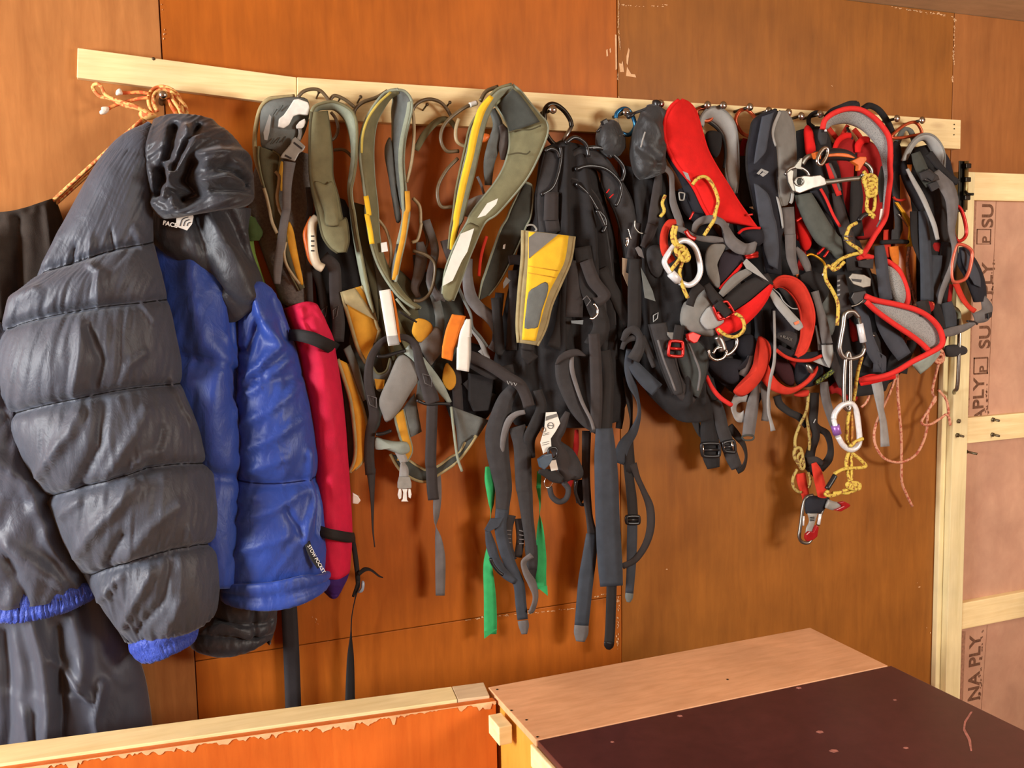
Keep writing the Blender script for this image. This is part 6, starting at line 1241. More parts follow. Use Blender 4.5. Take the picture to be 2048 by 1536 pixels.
ST(h, M_redp, 14, .088, cv(FL, 690, 750, 750, 900, 810, 1080), ws=(8, 14, 10), name='red_edge', t=.004)
ST(h, M_gw2, 5, .09, cv(FL, 715, 750, 770, 880, 820, 1030), name='grey_edge')
tube('red_wire', at(.09, cv(FM, 590, 350, 655, 285)), .003, M_reda, h)
tube('red_wire', at(.09, cv(FM, 655, 380, 700, 315)), .003, M_reda, h)
tube('wire_gate', at(.08, cv(FM, 470, 370, 520, 350, 590, 380, 650, 430, 670, 480)), .003, M_goldm, h)
tube('wire_gate', at(.08, cv(FM, 640, 540, 630, 600)), .003, M_steel, h)
pad('orange_tag', cv(FM, 360, 480, 375, 465, 395, 520, 390, 585, 370, 580), .085, .003, M_orp, h)
# ---- big harness with red piping and grey mesh
h = thing('climbing_harness', 'large grey mesh harness with coral red piping and two hanging lobes', 'harness', W(1700, 222, .08), GRP)
OUT = cv(FL, 640, 400, 665, 310, 760, 235, 900, 192, 1030, 202, 1150, 270, 1250, 370, 1318, 480, 1335, 600, 1330, 750, 1335, 900, 1310, 1100, 1285, 1300, 1215, 1430)
INN = cv(FL, 690, 390, 720, 365, 780, 350, 880, 345, 1000, 388, 1090, 455, 1170, 550, 1220, 640, 1250, 760, 1275, 900, 1270, 1050, 1260, 1250, 1200, 1400)
strip('waist_belt', at((.105, .10), OUT), at((.075, .09), INN), .010, M_mesh, h, n=5)
tube('piping', at((.11, .105), OUT+cv(FM, 1180, 150, 1085, 310, 1040, 370)), .0062, M_redp, h)
strip('piping_flap', at((.11, .1), cv(FL, 1320, 680, 1325, 900, 1300, 1100, 1270, 1300)), at((.1, .09), cv(FL, 1365, 660, 1350, 850, 1320, 1080, 1300, 1280)), .004, M_redp, h)
pad('red_back', cv(FL, 750, 610, 790, 520, 860, 465, 935, 465, 975, 540, 960, 700, 945, 1000, 930, 1300, 880, 1380, 820, 1200, 790, 950, 770, 780), .045, .012, M_red2, h)
pad('red_back', cv(FL, 990, 580, 1020, 520, 1090, 510, 1180, 560, 1240, 700, 1265, 950, 1250, 1150, 1230, 1400, 1180, 1500, 1000, 1536, 960, 1400, 990, 1000), .05, .012, M_red2, h)
ST(h, M_red, 12, .06, cv(FL, 1000, 640, 1010, 560, 1060, 510, 1120, 510), ws=(10, 14, 14, 12), name='red_rim', t=.005)
ST(h, M_red, 10, .058, cv(FL, 755, 620, 800, 520, 870, 468, 930, 464), ws=(8, 10, 12, 10), name='red_rim', t=.005)
ST(h, M_bw, 26, .065, cv(FL, 980, 900, 990, 1100, 980, 1300, 1000, 1500), ws=(18, 26, 24, 26))
ST(h, M_foamd, 18, .08, cv(FL, 1260, 780, 1250, 950, 1255, 1150), ws=(8, 18, 10))
ST(h, M_redo, 8, .04, cv(FL, 900, 360, 860, 430, 830, 480), name='back_strap')
ST(h, M_redo, 10, .035, cv(FL, 700, 390, 740, 440, 790, 500), name='back_strap')
ST(h, M_redo, 10, .035, cv(FL, 960, 400, 1010, 460, 1050, 520), name='back_strap')
ST(h, M_bw, 5, .05, cv(FL, 890, 380, 930, 470, 960, 580, 985, 660), name='back_strap')
plate('white_label', cv(FL, 1235, 1218, 1265, 1215, 1248, 1330, 1218, 1328), .1, .001, M_refl, h, 0)
tube('belay_loop', at(.05, cv(FL, 1050, 195, 1120, 160, 1215, 205, 1295, 310, 1345, 420, 1345, 480)), .0075, M_bpad, h)
ST(h, M_bpad, 12, .07, cv(FL, 670, 280, 740, 220, 830, 180, 920, 150, 990, 140), ws=(10, 13, 13, 15, 12), t=.006)
pad('strap_end', cv(FL, 930, 145, 1000, 118, 1015, 180, 950, 180), .07, .008, M_bpad, h)
tube('gear_loop', at(.055, cv(FL, 545, 380, 500, 340, 510, 270, 580, 230, 640, 260)), .005, M_bpad, h)
ST(h, M_bpad2, 16, .09, cv(FL, 640, 390, 640, 480, 650, 560), ws=(12, 18, 10), t=.006)
tube('rivet', at(.1, cv(FL, 668, 400, 672, 430)), .0035, M_steel, h)
# buckles and webbing column in front of it
ST(h, M_bw, 28, .1, cv(FM, 950, 330, 960, 430, 970, 520), ws=(24, 30, 30))
ST(h, M_slate, 24, .1, cv(FM, 1220, 260, 1240, 420, 1260, 600, 1290, 820), ws=(20, 25, 24, 26))
ST(h, M_redp, 10, .104, cv(FM, 1000, 395, 1070, 372, 1155, 380), ws=(8, 11, 8), t=.008, name='red_rim')
strip('dark_cap', at(.108, cv(FM, 1000, 420, 1010, 480)), at(.108, cv(FM, 1160, 400, 1155, 500)), .006, M_bpad2, h)
b = plate('oval_buckle', cv(FM, 890, 590, 930, 545, 1050, 560, 1120, 600, 1115, 680, 1040, 695, 940, 660), .115, .006, M_alug, h, .0015)
plate('buckle_slot', cv(FM, 935, 600, 1040, 610, 1035, 640, 950, 625), .1212, .0008, M_bp, b, 0)
plate('black_buckle', cv(FM, 930, 740, 1050, 720, 1080, 790, 1050, 850, 940, 870, 900, 800), .112, .010, M_bp, h, .002)
ST(h, M_alug, 3, .124, cv(FM, 935, 885, 1000, 865, 1060, 820), name='steel_edge', t=.002)
ST(h, M_bw2, 25, (.1, .1), cv(FM, 830, 560, 850, 760, 860, 900, 930, 990), ws=(16, 24, 28, 16))
for k_ in range(4): plate('bar_tack', cv(FM, 792, 615+48*k_, 818, 610+48*k_, 815, 628+48*k_, 792, 633+48*k_), .105, .001, M_lgrey, h, 0)
ST(h, M_slate, 26, .095, cv(FM, 1010, 880, 1060, 1030, 1100, 1200, 1180, 1400, 1240, 1536), cv(FN, 1950, 130, 1940, 330), ws=(20, 26, 24, 22, 26, 26, 26))
ST(h, M_slate, 24, .09, cv(FM, 1230, 860, 1260, 1050, 1380, 1250, 1480, 1400), ws=(24, 28, 34, 30))
# two lobes
pad('lobe', cv(FM, 1290, 450, 1380, 500, 1450, 620, 1485, 770, 1460, 870, 1390, 860, 1330, 740, 1300, 600), .085, .014, M_mesh, h)
tube('piping', at(.092, cv(FM, 1275, 415, 1330, 440, 1420, 520, 1490, 680, 1512, 800, 1490, 885)), .007, M_redp, h)
strip('lobe', at((.12, .1), cv(FM, 1085, 775, 1200, 825, 1400, 865, 1600, 920, 1740, 1000, 1835, 1110, 1868, 1230)), at((.11, .09), cv(FM, 1085, 830, 1200, 940, 1380, 1070, 1560, 1190, 1650, 1260, 1730, 1340, 1780, 1320)), .010, M_mesh, h)
tube('piping', at((.125, .105), cv(FM, 1080, 780, 1200, 825, 1400, 865, 1600, 920, 1740, 1000, 1835, 1110, 1870, 1230, 1840, 1300, 1720, 1370, 1560, 1450), cv(FN, 2130, 310, 1980, 370, 1750, 410)), .0068, M_redp, h)
tube('piping', at((.12, .1), cv(FM, 1080, 830, 1200, 940, 1380, 1070, 1560, 1190, 1660, 1270, 1735, 1345)), .0068, M_redp, h)
strip('lobe_back', at(.09, cv(FM, 1840, 1310, 1700, 1400, 1560, 1480)), at(.075, cv(FM, 1830, 1390, 1740, 1500, 1640, 1580)), .006, M_mint, h)
ST(h, M_red, 18, .09, cv(FN, 1740, 430, 1850, 400, 1960, 390, 2100, 370), ws=(16, 20, 14, 10), name='red_tail', t=.005)
ST(h, M_red2, 30, .05, cv(FN, 1500, 220, 1620, 320, 1720, 380), ws=(30, 40, 34), name='red_panel', t=.008)
ST(h, M_red2, 20, .045, cv(FN, 1430, 520, 1520, 480, 1620, 560, 1700, 610), ws=(14, 26, 20, 12), name='red_panel', t=.006)
ST(h, M_red2, 14, .06, cv(FM, 880, 1020, 950, 1130, 980, 1240), ws=(14, 18, 14), name='red_panel', t=.006)
ST(h, M_lgw, 20, (.06, .05), cv(FN, 1900, 380, 1935, 560, 1950, 700, 1980, 850, 1998, 1090), ws=(22, 20, 14, 16, 18), tl=(0, 0, 20, 30, 0))
ST(h, M_bpad, 30, .07, cv(FM, 1480, 1350, 1420, 1450, 1400, 1560), ws=(30, 40, 40), t=.008)
# ---- orange red leg loops lower left of it
h = thing('climbing_harness', 'orange red lined leg loops with grey straps hanging at the bottom', 'harness', W(1560, 560, .08), GRP)
belt('leg_loop', at((.11, .1), cv(FM, 120, 655, 180, 595, 260, 575, 370, 605, 460, 690, 530, 850, 555, 1000, 530, 1170, 470, 1340, 385, 1400)), at((.085, .09), cv(FM, 140, 700, 200, 680, 270, 710, 350, 800, 405, 910, 425, 1030, 420, 1200, 390, 1310, 365, 1390)), .010, M_redo, h, M_redo, .003)
strip('leg_outer', at((.1, .09), cv(FM, 120, 660, 40, 740, -50, 850)), at((.095, .09), cv(FM, 130, 690, 60, 800, -20, 900)), .006, M_red, h)
ST(h, M_ink, 40, .075, cv(FM, 200, 900, 220, 1050, 250, 1200), ws=(30, 46, 40), t=.01, name='dark_panel')
ST(h, M_lgrey, 18, .118, cv(FM, 105, 725, 190, 850, 290, 970, 380, 1070, 420, 1115), ws=(10, 17, 18, 19, 12), name='size_strap')
plate('orange_mark', cv(FM, 345, 1050, 395, 1028, 402, 1055, 358, 1078), .1205, .0008, M_orp, h, 0)
tube('cord', at(.12, cv(FM, 130, 700, 200, 760, 240, 830, 320, 900, 385, 910)), .0012, M_lgrey, h)
ST(h, M_bpad, 26, (.095, .09), cv(FM, 410, 590, 510, 590, 600, 650, 645, 740, 610, 860), ws=(10, 28, 34, 22, 8), t=.006, name='black_cap')
pad('grey_panel', cv(FM, 590, 640, 680, 640, 740, 770, 785, 960, 760, 1120, 720, 1190, 650, 1040, 610, 860), .07, .010, M_foam, h)
ST(h, M_gw2, 19, (.1, .095), cv(FM, 560, 730, 600, 870, 640, 1020, 665, 1150, 690, 1270), ws=(16, 14, 18, 20, 21))
tube('stitch_line', at(.1, cv(FM, 620, 1272, 740, 1272)), .0012, M_bp, h, n=1)
strip('strap_flap', at(.098, cv(FM, 630, 1280, 645, 1400, 700, 1510)), at(.098, cv(FM, 742, 1275, 750, 1400, 715, 1515)), .003, M_lgrey, h)
strip('strap_flap', at(.09, cv(FM, 520, 1440, 620, 1480, 700, 1512)), at(.09, cv(FM, 640, 1400, 680, 1440, 720, 1470)), .003, M_lgrey, h)
ST(h, M_gw2, 8, .09, cv(FM, 570, 1080, 600, 1200, 620, 1330), ws=(4, 8, 10))
ST(h, M_bpad2, 24, .08, cv(FM, 170, 1180, 280, 1200, 380, 1260, 420, 1330), ws=(10, 26, 28, 20), t=.006, name='grey_black_band')
text_mesh('band_lettering', 'o BLACK', W(*cv(FM, 205, 1195)[0], .085), W(*cv(FM, 360, 1255)[0], .085)-W(*cv(FM, 205, 1195)[0], .085), Vector((0, 0, 1)), .009, M_grey, h, .0004)
tube('piping', at(.092, cv(FM, 165, 1330, 260, 1400, 380, 1438, 520, 1435, 640, 1385)), .0042, M_redo, h)
ST(h, M_ink, 20, .085, cv(FM, 180, 1310, 300, 1370, 450, 1400, 600, 1370), ws=(14, 16, 18, 10), t=.006, name='dark_panel')
pad('red_lobe', cv(FN, 700, -40, 800, 10, 830, 110, 790, 270, 710, 430, 590, 555, 510, 580, 445, 535, 470, 480, 580, 370, 650, 240, 690, 100), .08, .014, M_redo, h)
strip('red_lobe', at((.08, .08), cv(FN, 800, 250, 850, 360, 920, 440, 1010, 485, 1110, 470, 1220, 390, 1305, 265)), at((.075, .075), cv(FN, 730, 410, 800, 490, 880, 535, 990, 558, 1090, 520, 1200, 440, 1260, 380)), .010, M_redo, h)
strip('red_lobe', at(.05, cv(FN, 1010, 220, 1080, 300, 1100, 400)), at(.05, cv(FN, 1090, 210, 1100, 300, 1110, 400)), .008, M_red2, h)
pad('red_lobe', cv(FN, 1060, 560, 1130, 520, 1210, 510, 1200, 570, 1120, 585), .06, .01, M_redo, h)
pad('dark_panel', cv(FN, 1100, 220, 1250, 240, 1360, 280, 1330, 420, 1230, 480, 1100, 470, 1070, 360), .055, .012, M_ink, h)
pad('dark_panel', cv(FN, 850, 200, 980, 200, 1050, 320, 1060, 470, 960, 440, 880, 330), .05, .01, fabric('maroon_black', (58, 26, 30), .9, .1, 60, .2), h)
pad('steel_tube', cv(FN, 1180, 250, 1220, 245, 1255, 310, 1245, 345, 1200, 320), .08, .008, M_alug, h)
flk = flecked('green_black_braid', (120, 130, 50), (40, 44, 30), 200)
tube('braid', at(.07, cv(FN, 1290, 440, 1360, 390, 1420, 350, 1460, 310)), .006, flk, h)
ST(h, M_gw2, 24, (.07, .07), cv(FN, 690, 450, 650, 620, 620, 800, 595, 985), ws=(10, 22, 25, 24))
tube('strap_end', at(.072, cv(FN, 535, 990, 600, 975, 650, 985, 640, 1020, 560, 1025)), .0022, M_foamd, h, closed=True)
ST(h, M_lgw, 12, .065, cv(FN, 590, 600, 500, 590, 450, 660, 455, 740, 500, 790, 560, 780), ws=(14, 20, 14, 12, 20, 24), tl=(0, 0, 30, 40, 10, 0))
ST(h, M_gw2, 13, .06, cv(FN, 740, 440, 770, 580, 785, 700, 765, 830), ws=(10, 16, 16, 14))
ST(h, M_lgw, 7, (.11, .08), cv(FN, 860, -300, 868, 0, 862, 220, 820, 420, 800, 600, 805, 740, 835, 860, 850, 930), ws=(5, 5, 6, 6, 5, 6, 7, 10))
ST(h, M_gw2, 20, .07, cv(FN, 640, 100, 600, 240, 540, 370), ws=(8, 16, 20))
tube('piping', at(.08, cv(FN, 165, 370, 220, 480, 310, 590, 425, 668)), .0052, M_redp, h)
ST(h, M_bw, 14, .05, cv(FN, 890, 570, 920, 660, 1020, 740, 1120, 790, 1200, 880), ws=(16, 16, 14, 15, 14))
ST(h, M_bw, 16, (.06, .055), cv(FN, 1270, 540, 1270, 700, 1260, 850, 1290, 980, 1240, 1130, 1220, 1270, 1290, 1380), ws=(20, 18, 18, 16, 18, 24, 14))
ST(h, M_bw, 14, .055, cv(FN, 1250, 820, 1300, 900, 1400, 960, 1440, 1100, 1420, 1220, 1330, 1320), ws=(14, 15, 14, 12, 16, 18))
ST(h, M_bw2, 16, .06, cv(FN, 1200, 1250, 1290, 1230, 1370, 1270), ws=(20, 14, 10))
ST(h, M_gw2, 18, (.06, .05), cv(FN, 1370, 430, 1390, 600, 1440, 780, 1490, 950, 1530, 1040), ws=(16, 18, 16, 10, 6))
tube('bar_tack', at(.062, cv(FN, 1265, 850, 1285, 810)), .0014, M_lgrey, h, n=1)
# steel carabiner at the leg loop of the red fleece harness
o = thing('carabiner', 'small polished steel swivel hook hanging below the red strap', 'carabiner', W(1440, 690, .12), 'carabiners on the harnesses')
tube('barrel', at(.125, cv(FK, 1300, 1290, 1335, 1360, 1360, 1440)), .010, M_alu, o, sides=12)
tube('ring', at(.13, cv(FK, 1215, 1430, 1225, 1495, 1285, 1535, 1360, 1515, 1398, 1450, 1350, 1412, 1290, 1420, 1260, 1470)), .0034, M_steel, o)
tube('hook', at(.125, cv(FK, 1385, 1490, 1440, 1460, 1490, 1400, 1502, 1330, 1470, 1290)), .0044, M_alu, o)
# ---- ascender
o = thing('ascender', 'metal hand ascender with an orange and black grip', 'ascender', W(1600, 350, .12))
tube('body_frame', at(.13, cv(FL, 260, 870, 300, 810, 390, 790, 470, 830, 500, 880)), .004, M_alu, o)
plate('body', cv(FL, 350, 900, 430, 880, 500, 885, 595, 872, 640, 905, 662, 965, 640, 980, 520, 1010, 385, 1062, 340, 1045, 320, 960), .125, .008, M_alu, o, .0018)
plate('body', cv(FL, 260, 850, 300, 815, 330, 830, 320, 920, 345, 1040, 320, 1040, 275, 950), .13, .006, M_alug, o, .0015)
tube('body_hole', [(*p, .1335) for p in [(1520+(400+46*math.cos(a))/5.12, 180+(938+42*math.sin(a))/5.12) for a in [i*.5236 for i in range(12)]]], .002, M_alug, o, closed=True, n=2)
lathe3('body_recess', W(*cv(FL, 400, 938)[0], .1325), (0, -1, 0), [(.0072, 0), (.0072, .0008), (.0001, .0009)], M_foamd, o)
plate('cam', cv(FL, 330, 790, 400, 700, 418, 700, 405, 790, 420, 820, 360, 810), .128, .006, M_alug, o, .001)
ST(o, M_alug, 10, .13, cv(FL, 430, 760, 460, 710, 500, 680, 560, 672), name='upper_arm', t=.006)
ST(o, M_alug, 9, .128, cv(FL, 640, 945, 750, 935, 900, 915, 1060, 900), name='lower_arm', t=.007, ws=(12, 10, 9, 10))
tube('end_ring', at(.13, cv(FL, 1040, 860, 1080, 900, 1130, 870, 1135, 820, 1100, 770, 1060, 745)), .0055, M_alug, o)
tube('grip', at(.132, cv(FL, 560, 672, 640, 665, 760, 658, 880, 668, 960, 705)), .0125, fabric('black_rubber', (40, 34, 34), .6, .1, 60, .1), o, rfun=lambda t: 0.75+0.35*math.sin(math.pi*min(max(t, 0), 1)))
strip('grip_inlay', at(.1455, cv(FL, 670, 660, 800, 645, 900, 655, 970, 690)), at(.1455, cv(FL, 675, 685, 800, 680, 900, 690, 960, 700)), .003, M_orp, o)
plate('grip_cap', cv(FL, 520, 650, 560, 636, 590, 670, 590, 715, 540, 712), .132, .012, M_orp, o, .002)
plate('grip_cap', cv(FL, 905, 735, 990, 690, 1050, 690, 1058, 720, 1010, 790, 985, 835, 972, 830, 975, 780), .132, .012, M_orp, o, .002)
o = carabiner('polished steel link clipped over the ascender grip', [(*p, .15) for p in cv(FL, 600, 760, 585, 720, 610, 650, 650, 600, 685, 600, 690, 650, 660, 720, 630, 760)], .004, M_steel, group='carabiners on the harnesses')
# ---- yellow cord on the ascender
o = thing('accessory_cord', 'yellow cord knotted to the end ring of the ascender', 'cord', W(1740, 350, .13), 'yellow accessory cords')
for q in range(4): tube('knot_turn', at(.137+.001*q, cv(FL, 1065+q*14, 900+q*40, 1130+q*8, 870+q*42, 1185, 900+q*42, 1180, 960+q*36, 1110+q*4, 980+q*36, 1070+q*10, 950+q*38)), .0044, M_yell, o, closed=True)
tube('strand', at(.135, cv(FL, 1060, 830, 1085, 870, 1110, 920)), .0042, M_yell, o)
tube('strand', at(.132, cv(FL, 1110, 1060, 1095, 1150, 1100, 1230, 1135, 1260, 1165, 1290, 1150, 1310)), .0042, M_yell, o)
tube('strand', at(.13, cv(FL, 1160, 1050, 1175, 1120, 1165, 1220, 1130, 1260, 1120, 1290)), .0042, M_yell, o)
tube('black_sleeve', at(.125, cv(FL, 1100, 1270, 1050, 1290, 1010, 1340)), .006, M_bp, o)
tube('strand', at(.122, cv(FL, 990, 1360, 920, 1400, 890, 1470), cv(FM, 880, 180, 920, 240, 1000, 290, 1040, 330, 940, 355, 850, 390, 790, 430, 740, 490, 690, 470, 665, 520, 680, 620, 740, 720, 790, 830, 800, 930, 790, 1080)), .0042, M_yell, o)
tube('strand', at(.124, cv(FM, 860, 430, 800, 490, 750, 510, 740, 470, 800, 430)), .0044, M_yell, o)
for k_ in range(2): tube('crimp', at(.128, cv(FM, 855, 165+42*k_, 945, 168+42*k_)), .0018, M_alu, o, n=1)
# ---- carabiners in the lower chain and the belay device
carabiner('steel screw gate carabiner with a pink marked sleeve, top of the chain', [(*p, .13) for p in cv(FM, 870, 960, 850, 1080, 825, 1220, 815, 1320, 850, 1400, 930, 1420, 1030, 1385, 1068, 1310, 1045, 1180, 1010, 1000, 950, 940)], .0056, M_alu, gate=(7, 9), sleeve=(.2, .8, 1.35), smat=M_wht, group='carabiners in the hanging chain')
o = carabiner('long steel link between the two carabiners of the chain', [(*p, .13) for p in cv(FN, 1612, 130, 1590, 220, 1578, 420, 1580, 640, 1605, 710, 1635, 690, 1640, 500, 1640, 300, 1636, 160)], .0048, M_alu, group='carabiners in the hanging chain')
carabiner('white carabiner with a purple locking sleeve in the hanging chain', [(*p, .13) for p in cv(FN, 1560, 665, 1490, 740, 1470, 810, 1490, 900, 1515, 990, 1570, 1080, 1650, 1125, 1715, 1090, 1735, 1020, 1725, 880, 1700, 720, 1650, 650)], .0066, M_wht, gate=(2, 4), sleeve=(.35, .85, 1.5), smat=solid('purple_anodised', (160, 110, 190), .35, .4), group='carabiners in the hanging chain', gr=.9)
o = thing('accessory_cord', 'yellow cord hanging from the white carabiner with a knot near its end', 'cord', W(1690, 800, .1), 'yellow accessory cords')
tube('strand', at(.12, cv(FN, 1760, 170, 1720, 320, 1690, 520, 1670, 640)), .0042, M_yell, o)
tube('strand', at(.125, cv(FN, 1630, 730, 1610, 880, 1605, 1030, 1650, 1080)), .0042, M_yell, o)
tube('strand', at(.122, cv(FN, 1650, 760, 1655, 900, 1650, 1080)), .004, flecked('orange_fleck_cord', (176, 110, 50), (200, 150, 60), 160), o)
tube('strand', at(.14, cv(FN, 1640, 1090, 1700, 1040, 1770, 1010)), .0042, M_yell, o)
tube('strand', at(.12, cv(FN, 1630, 1140, 1600, 1240, 1610, 1340, 1640, 1470)), .0042, M_yell, o)
tube('strand', at(.12, cv(FN, 1645, 1140, 1650, 1300, 1650, 1470)), .0042, M_yell, o)
tube('strand', at(.125, cv(FN, 1660, 1160, 1740, 1220, 1800, 1290, 1720, 1310, 1580, 1320, 1480, 1370)), .0042, M_yell, o)
tube('black_sleeve', at(.125, cv(FO, 625, 820, 590, 880, 545, 950)), .0062, M_bp, o)
for q in range(3): tube('knot_turn', at(.125, cv(FO, 740+q*30, 900+q*10, 800+q*20, 885+q*14, 860, 905+q*16, 850, 950, 790+q*14, 950, 750+q*20, 930)), .0042, M_yell, o, closed=True)
tube('strand', at(.12, cv(FO, 740, 960, 700, 970, 640, 1000, 580, 1015, 530, 1000, 560, 970)), .0045, M_yell, o)
tube('strand', at(.118, cv(FO, 820, 960, 740, 990, 680, 985, 600, 990)), .0042, M_yell, o)
o = thing('accessory_cord', 'dull yellow cord with a chain knot left of the belay device', 'cord', W(1615, 800, .06), 'yellow accessory cords')
M_yd = flecked('dull_yellow_sheath', (172, 150, 80), (120, 84, 44), 170, cut=.58)
tube('strand', at(.06, cv(FO, 370, 30, 350, 200, 280, 350, 240, 480, 250, 600)), .0036, M_yd, o)
tube('strand', at(.058, cv(FO, 340, 220, 370, 380, 380, 520, 370, 580)), .0036, M_yd, o)
for q in range(3): tube('knot_turn', at(.064, cv(FO, 240+q*24, 570+q*60, 290+q*12, 560+q*50, 310+q*8, 640+q*46, 270+q*20, 690+q*34, 235+q*28, 640+q*50)), .004, M_yd, o, closed=True)
tube('strand', at(.06, cv(FO, 260, 760, 220, 850, 225, 930, 270, 975, 300, 980)), .0036, M_yd, o)
tube('strand', at(.06, cv(FO, 370, 790, 390, 870, 370, 940)), .0036, M_yd, o)
o = thing('sling', 'short red sling carrying the belay device at the very bottom', 'sling', W(1632, 930, .07))
ST(o, M_redo, 19, (.08, .085), cv(FO, 420, 700, 450, 780, 480, 900, 500, 1010, 500, 1090), ws=(10, 18, 20, 18, 14), name='band', t=.003)
ST(o, M_redo, 16, .06, cv(FO, 290, 800, 310, 900, 340, 1010, 350, 1060), ws=(20, 19, 15, 14), name='band', t=.003)
o = thing('belay_device', 'belay device with steel frame and dark red lever hanging at the bottom', 'belay device', W(1625, 990, .08))
tube('frame', at(.075, cv(FO, 410, 1010, 350, 1030, 320, 1100, 305, 1200, 290, 1320, 280, 1410, 310, 1460, 370, 1465, 410, 1410)), .0042, M_alug, o)
tube('frame', at(.08, cv(FO, 565, 1050, 500, 1160, 470, 1250, 460, 1300)), .0042, M_alu, o)
pad('side_plate', cv(FO, 340, 1060, 400, 1015, 480, 1020, 570, 1035, 540, 1110, 480, 1180, 400, 1190, 340, 1180), .08, .010, M_ink, o)
strip('grey_plate', at(.09, cv(FO, 360, 1185, 375, 1260, 350, 1320, 340, 1380)), at(.09, cv(FO, 455, 1185, 430, 1270, 420, 1310, 410, 1360)), .006, M_gp, o)
for y in (1225, 1240, 1255): tube('groove', at(.094, cv(FO, 385, y, 425, y-4)), .0012, M_bp, o, n=1)
plate('red_lever', cv(FO, 325, 1380, 360, 1350, 400, 1355, 430, 1290, 450, 1310, 435, 1400, 400, 1430, 340, 1450, 322, 1420), .092, .008, solid('dark_red_plastic', (150, 22, 26), .25), o, .002)
ST(o, M_gp, 17, .095, cv(FO, 545, 1090, 600, 1110, 670, 1110), name='lever_arm', t=.007, ws=(18, 18, 13))
plate('red_lever', cv(FO, 640, 1075, 690, 1062, 740, 1085, 755, 1105, 720, 1130, 660, 1162, 600, 1150, 680, 1110), .095, .008, MATS['dark_red_plastic'], o, .002)
tube('white_pin', at(.09, cv(FO, 480, 1190, 465, 1290)), .0042, M_wht, o, n=1)
tube('slot_edge', at(.09, cv(FO, 325, 1210, 320, 1300)), .002, M_wht, o, n=1)
# ---- rightmost harness
h = thing('climbing_harness', 'grey and black harness at the far right end overlapping the door', 'harness', W(1840, 260, .08), GRP)
belt('waist_belt', at((.09, .085), cv(FP, 195, 250, 225, 180, 270, 120, 320, 88, 380, 92, 430, 140, 458, 210, 455, 300)), at((.065, .07), cv(FP, 225, 240, 255, 180, 290, 135, 325, 122, 355, 150, 390, 210, 420, 260, 440, 290)), .010, M_lgrey, h, M_grey)
strip('black_shell', at((.07, .075), cv(FP, 190, 250, 180, 290, 200, 370, 250, 480, 300, 560)), at((.075, .08), cv(FP, 225, 260, 230, 300, 260, 370, 310, 450, 340, 530)), .012, M_ink, h)
strip('black_shell', at((.08, .075), cv(FP, 455, 190, 490, 250, 510, 330, 530, 370)), at((.075, .075), cv(FP, 430, 260, 450, 330, 480, 400, 500, 420)), .012, M_ink, h)
quilt('back_pad', [[(1820, 300, .03), (1850, 292, .045), (1880, 300, .03)], [(1806, 380, .03), (1850, 370, .05), (1900, 380, .03)], [(1820, 470, .03), (1860, 470, .05), (1906, 470, .03)], [(1830, 560, .03), (1870, 560, .05), (1910, 560, .03)]], M_bpad, h, 0, .015, nu=30, nv=8, wr=.004, wf=5, seed=141)
ST(h, M_foamd, 22, .1, cv(FP, 280, 200, 300, 260, 330, 330, 370, 400), ws=(18, 24, 24, 20))
b = plate('ladder_buckle', cv(FP, 300, 330, 345, 300, 400, 345, 410, 370, 350, 385, 320, 375), .105, .010, M_bp, h, .002)
ST(h, M_bpad2, 16, .118, cv(FP, 310, 350, 355, 335, 395, 355), t=.003, name='buckle_ridge')
plate('buckle_foot', cv(FP, 350, 395, 400, 375, 420, 415, 375, 440), .103, .005, M_bpad2, h, .001)
strip('black_strap', at(.1, cv(FP, 340, 220, 400, 290, 470, 350, 530, 400)), at(.1, cv(FP, 380, 190, 440, 270, 500, 330, 545, 365)), .008, M_bpad, h)
ST(h, M_lgrey, 8, (.105, .11), cv(FP, 228, 300, 270, 380, 320, 470, 360, 560, 395, 650, 415, 735), ws=(6, 9, 10, 9, 9, 7), t=.004)
ST(h, M_gw2, 20, (.1, .1), cv(FP, 410, 310, 460, 390, 500, 480, 505, 580, 500, 680, 520, 790, 505, 890, 470, 980, 440, 1060, 425, 1130), ws=(22, 30, 26, 20, 14, 11, 11, 11, 10, 7), t=.004)
tube('rim', at(.098, cv(FP, 520, 560, 515, 680, 535, 780, 520, 900, 480, 1000)), .003, M_bpad, h)
ST(h, M_gw, 24, (.09, .09), cv(FP, 325, 560, 335, 720, 345, 880, 350, 1000, 350, 1110), ws=(18, 22, 24, 26, 26))
ST(h, M_gw, 20, .08, cv(FP, 410, 830, 400, 950, 390, 1100), ws=(22, 22, 18))
ST(h, M_bpad, 20, .085, cv(FP, 270, 560, 280, 750, 330, 900, 380, 1060, 420, 1200, 450, 1300), ws=(16, 14, 8, 10, 18, 12), t=.005)
ST(h, M_bpad, 18, .07, cv(FP, 470, 750, 450, 900, 410, 1050, 400, 1150), ws=(20, 24, 20, 14), t=.005)
pad('red_patch', cv(FP, 370, 740, 440, 760, 450, 820, 380, 825), .06, .008, M_red2, h)
ST(h, M_bpad2, 26, .055, cv(FP, 440, 690, 480, 760, 500, 850), ws=(24, 20, 10))
pad('red_buckle', cv(FP, 290, 1140, 310, 1110, 370, 1115, 390, 1150, 370, 1180, 300, 1190), .1, .010, M_red2, h)
ST(h, M_bw, 25, .112, cv(FP, 320, 1110, 330, 1160, 340, 1200), ws=(24, 26, 24))
tube('orange_hook', at(.1, cv(FP, 375, 1120, 388, 1130, 385, 1160)), .003, M_orga, h)
strip('lower_shell', at((.08, .07), cv(FP, 555, 780, 540, 880, 580, 960, 620, 1060, 640, 1120)), at((.07, .06), cv(FP, 590, 790, 650, 860, 695, 960, 712, 1050, 710, 1110)), .014, M_ink, h)
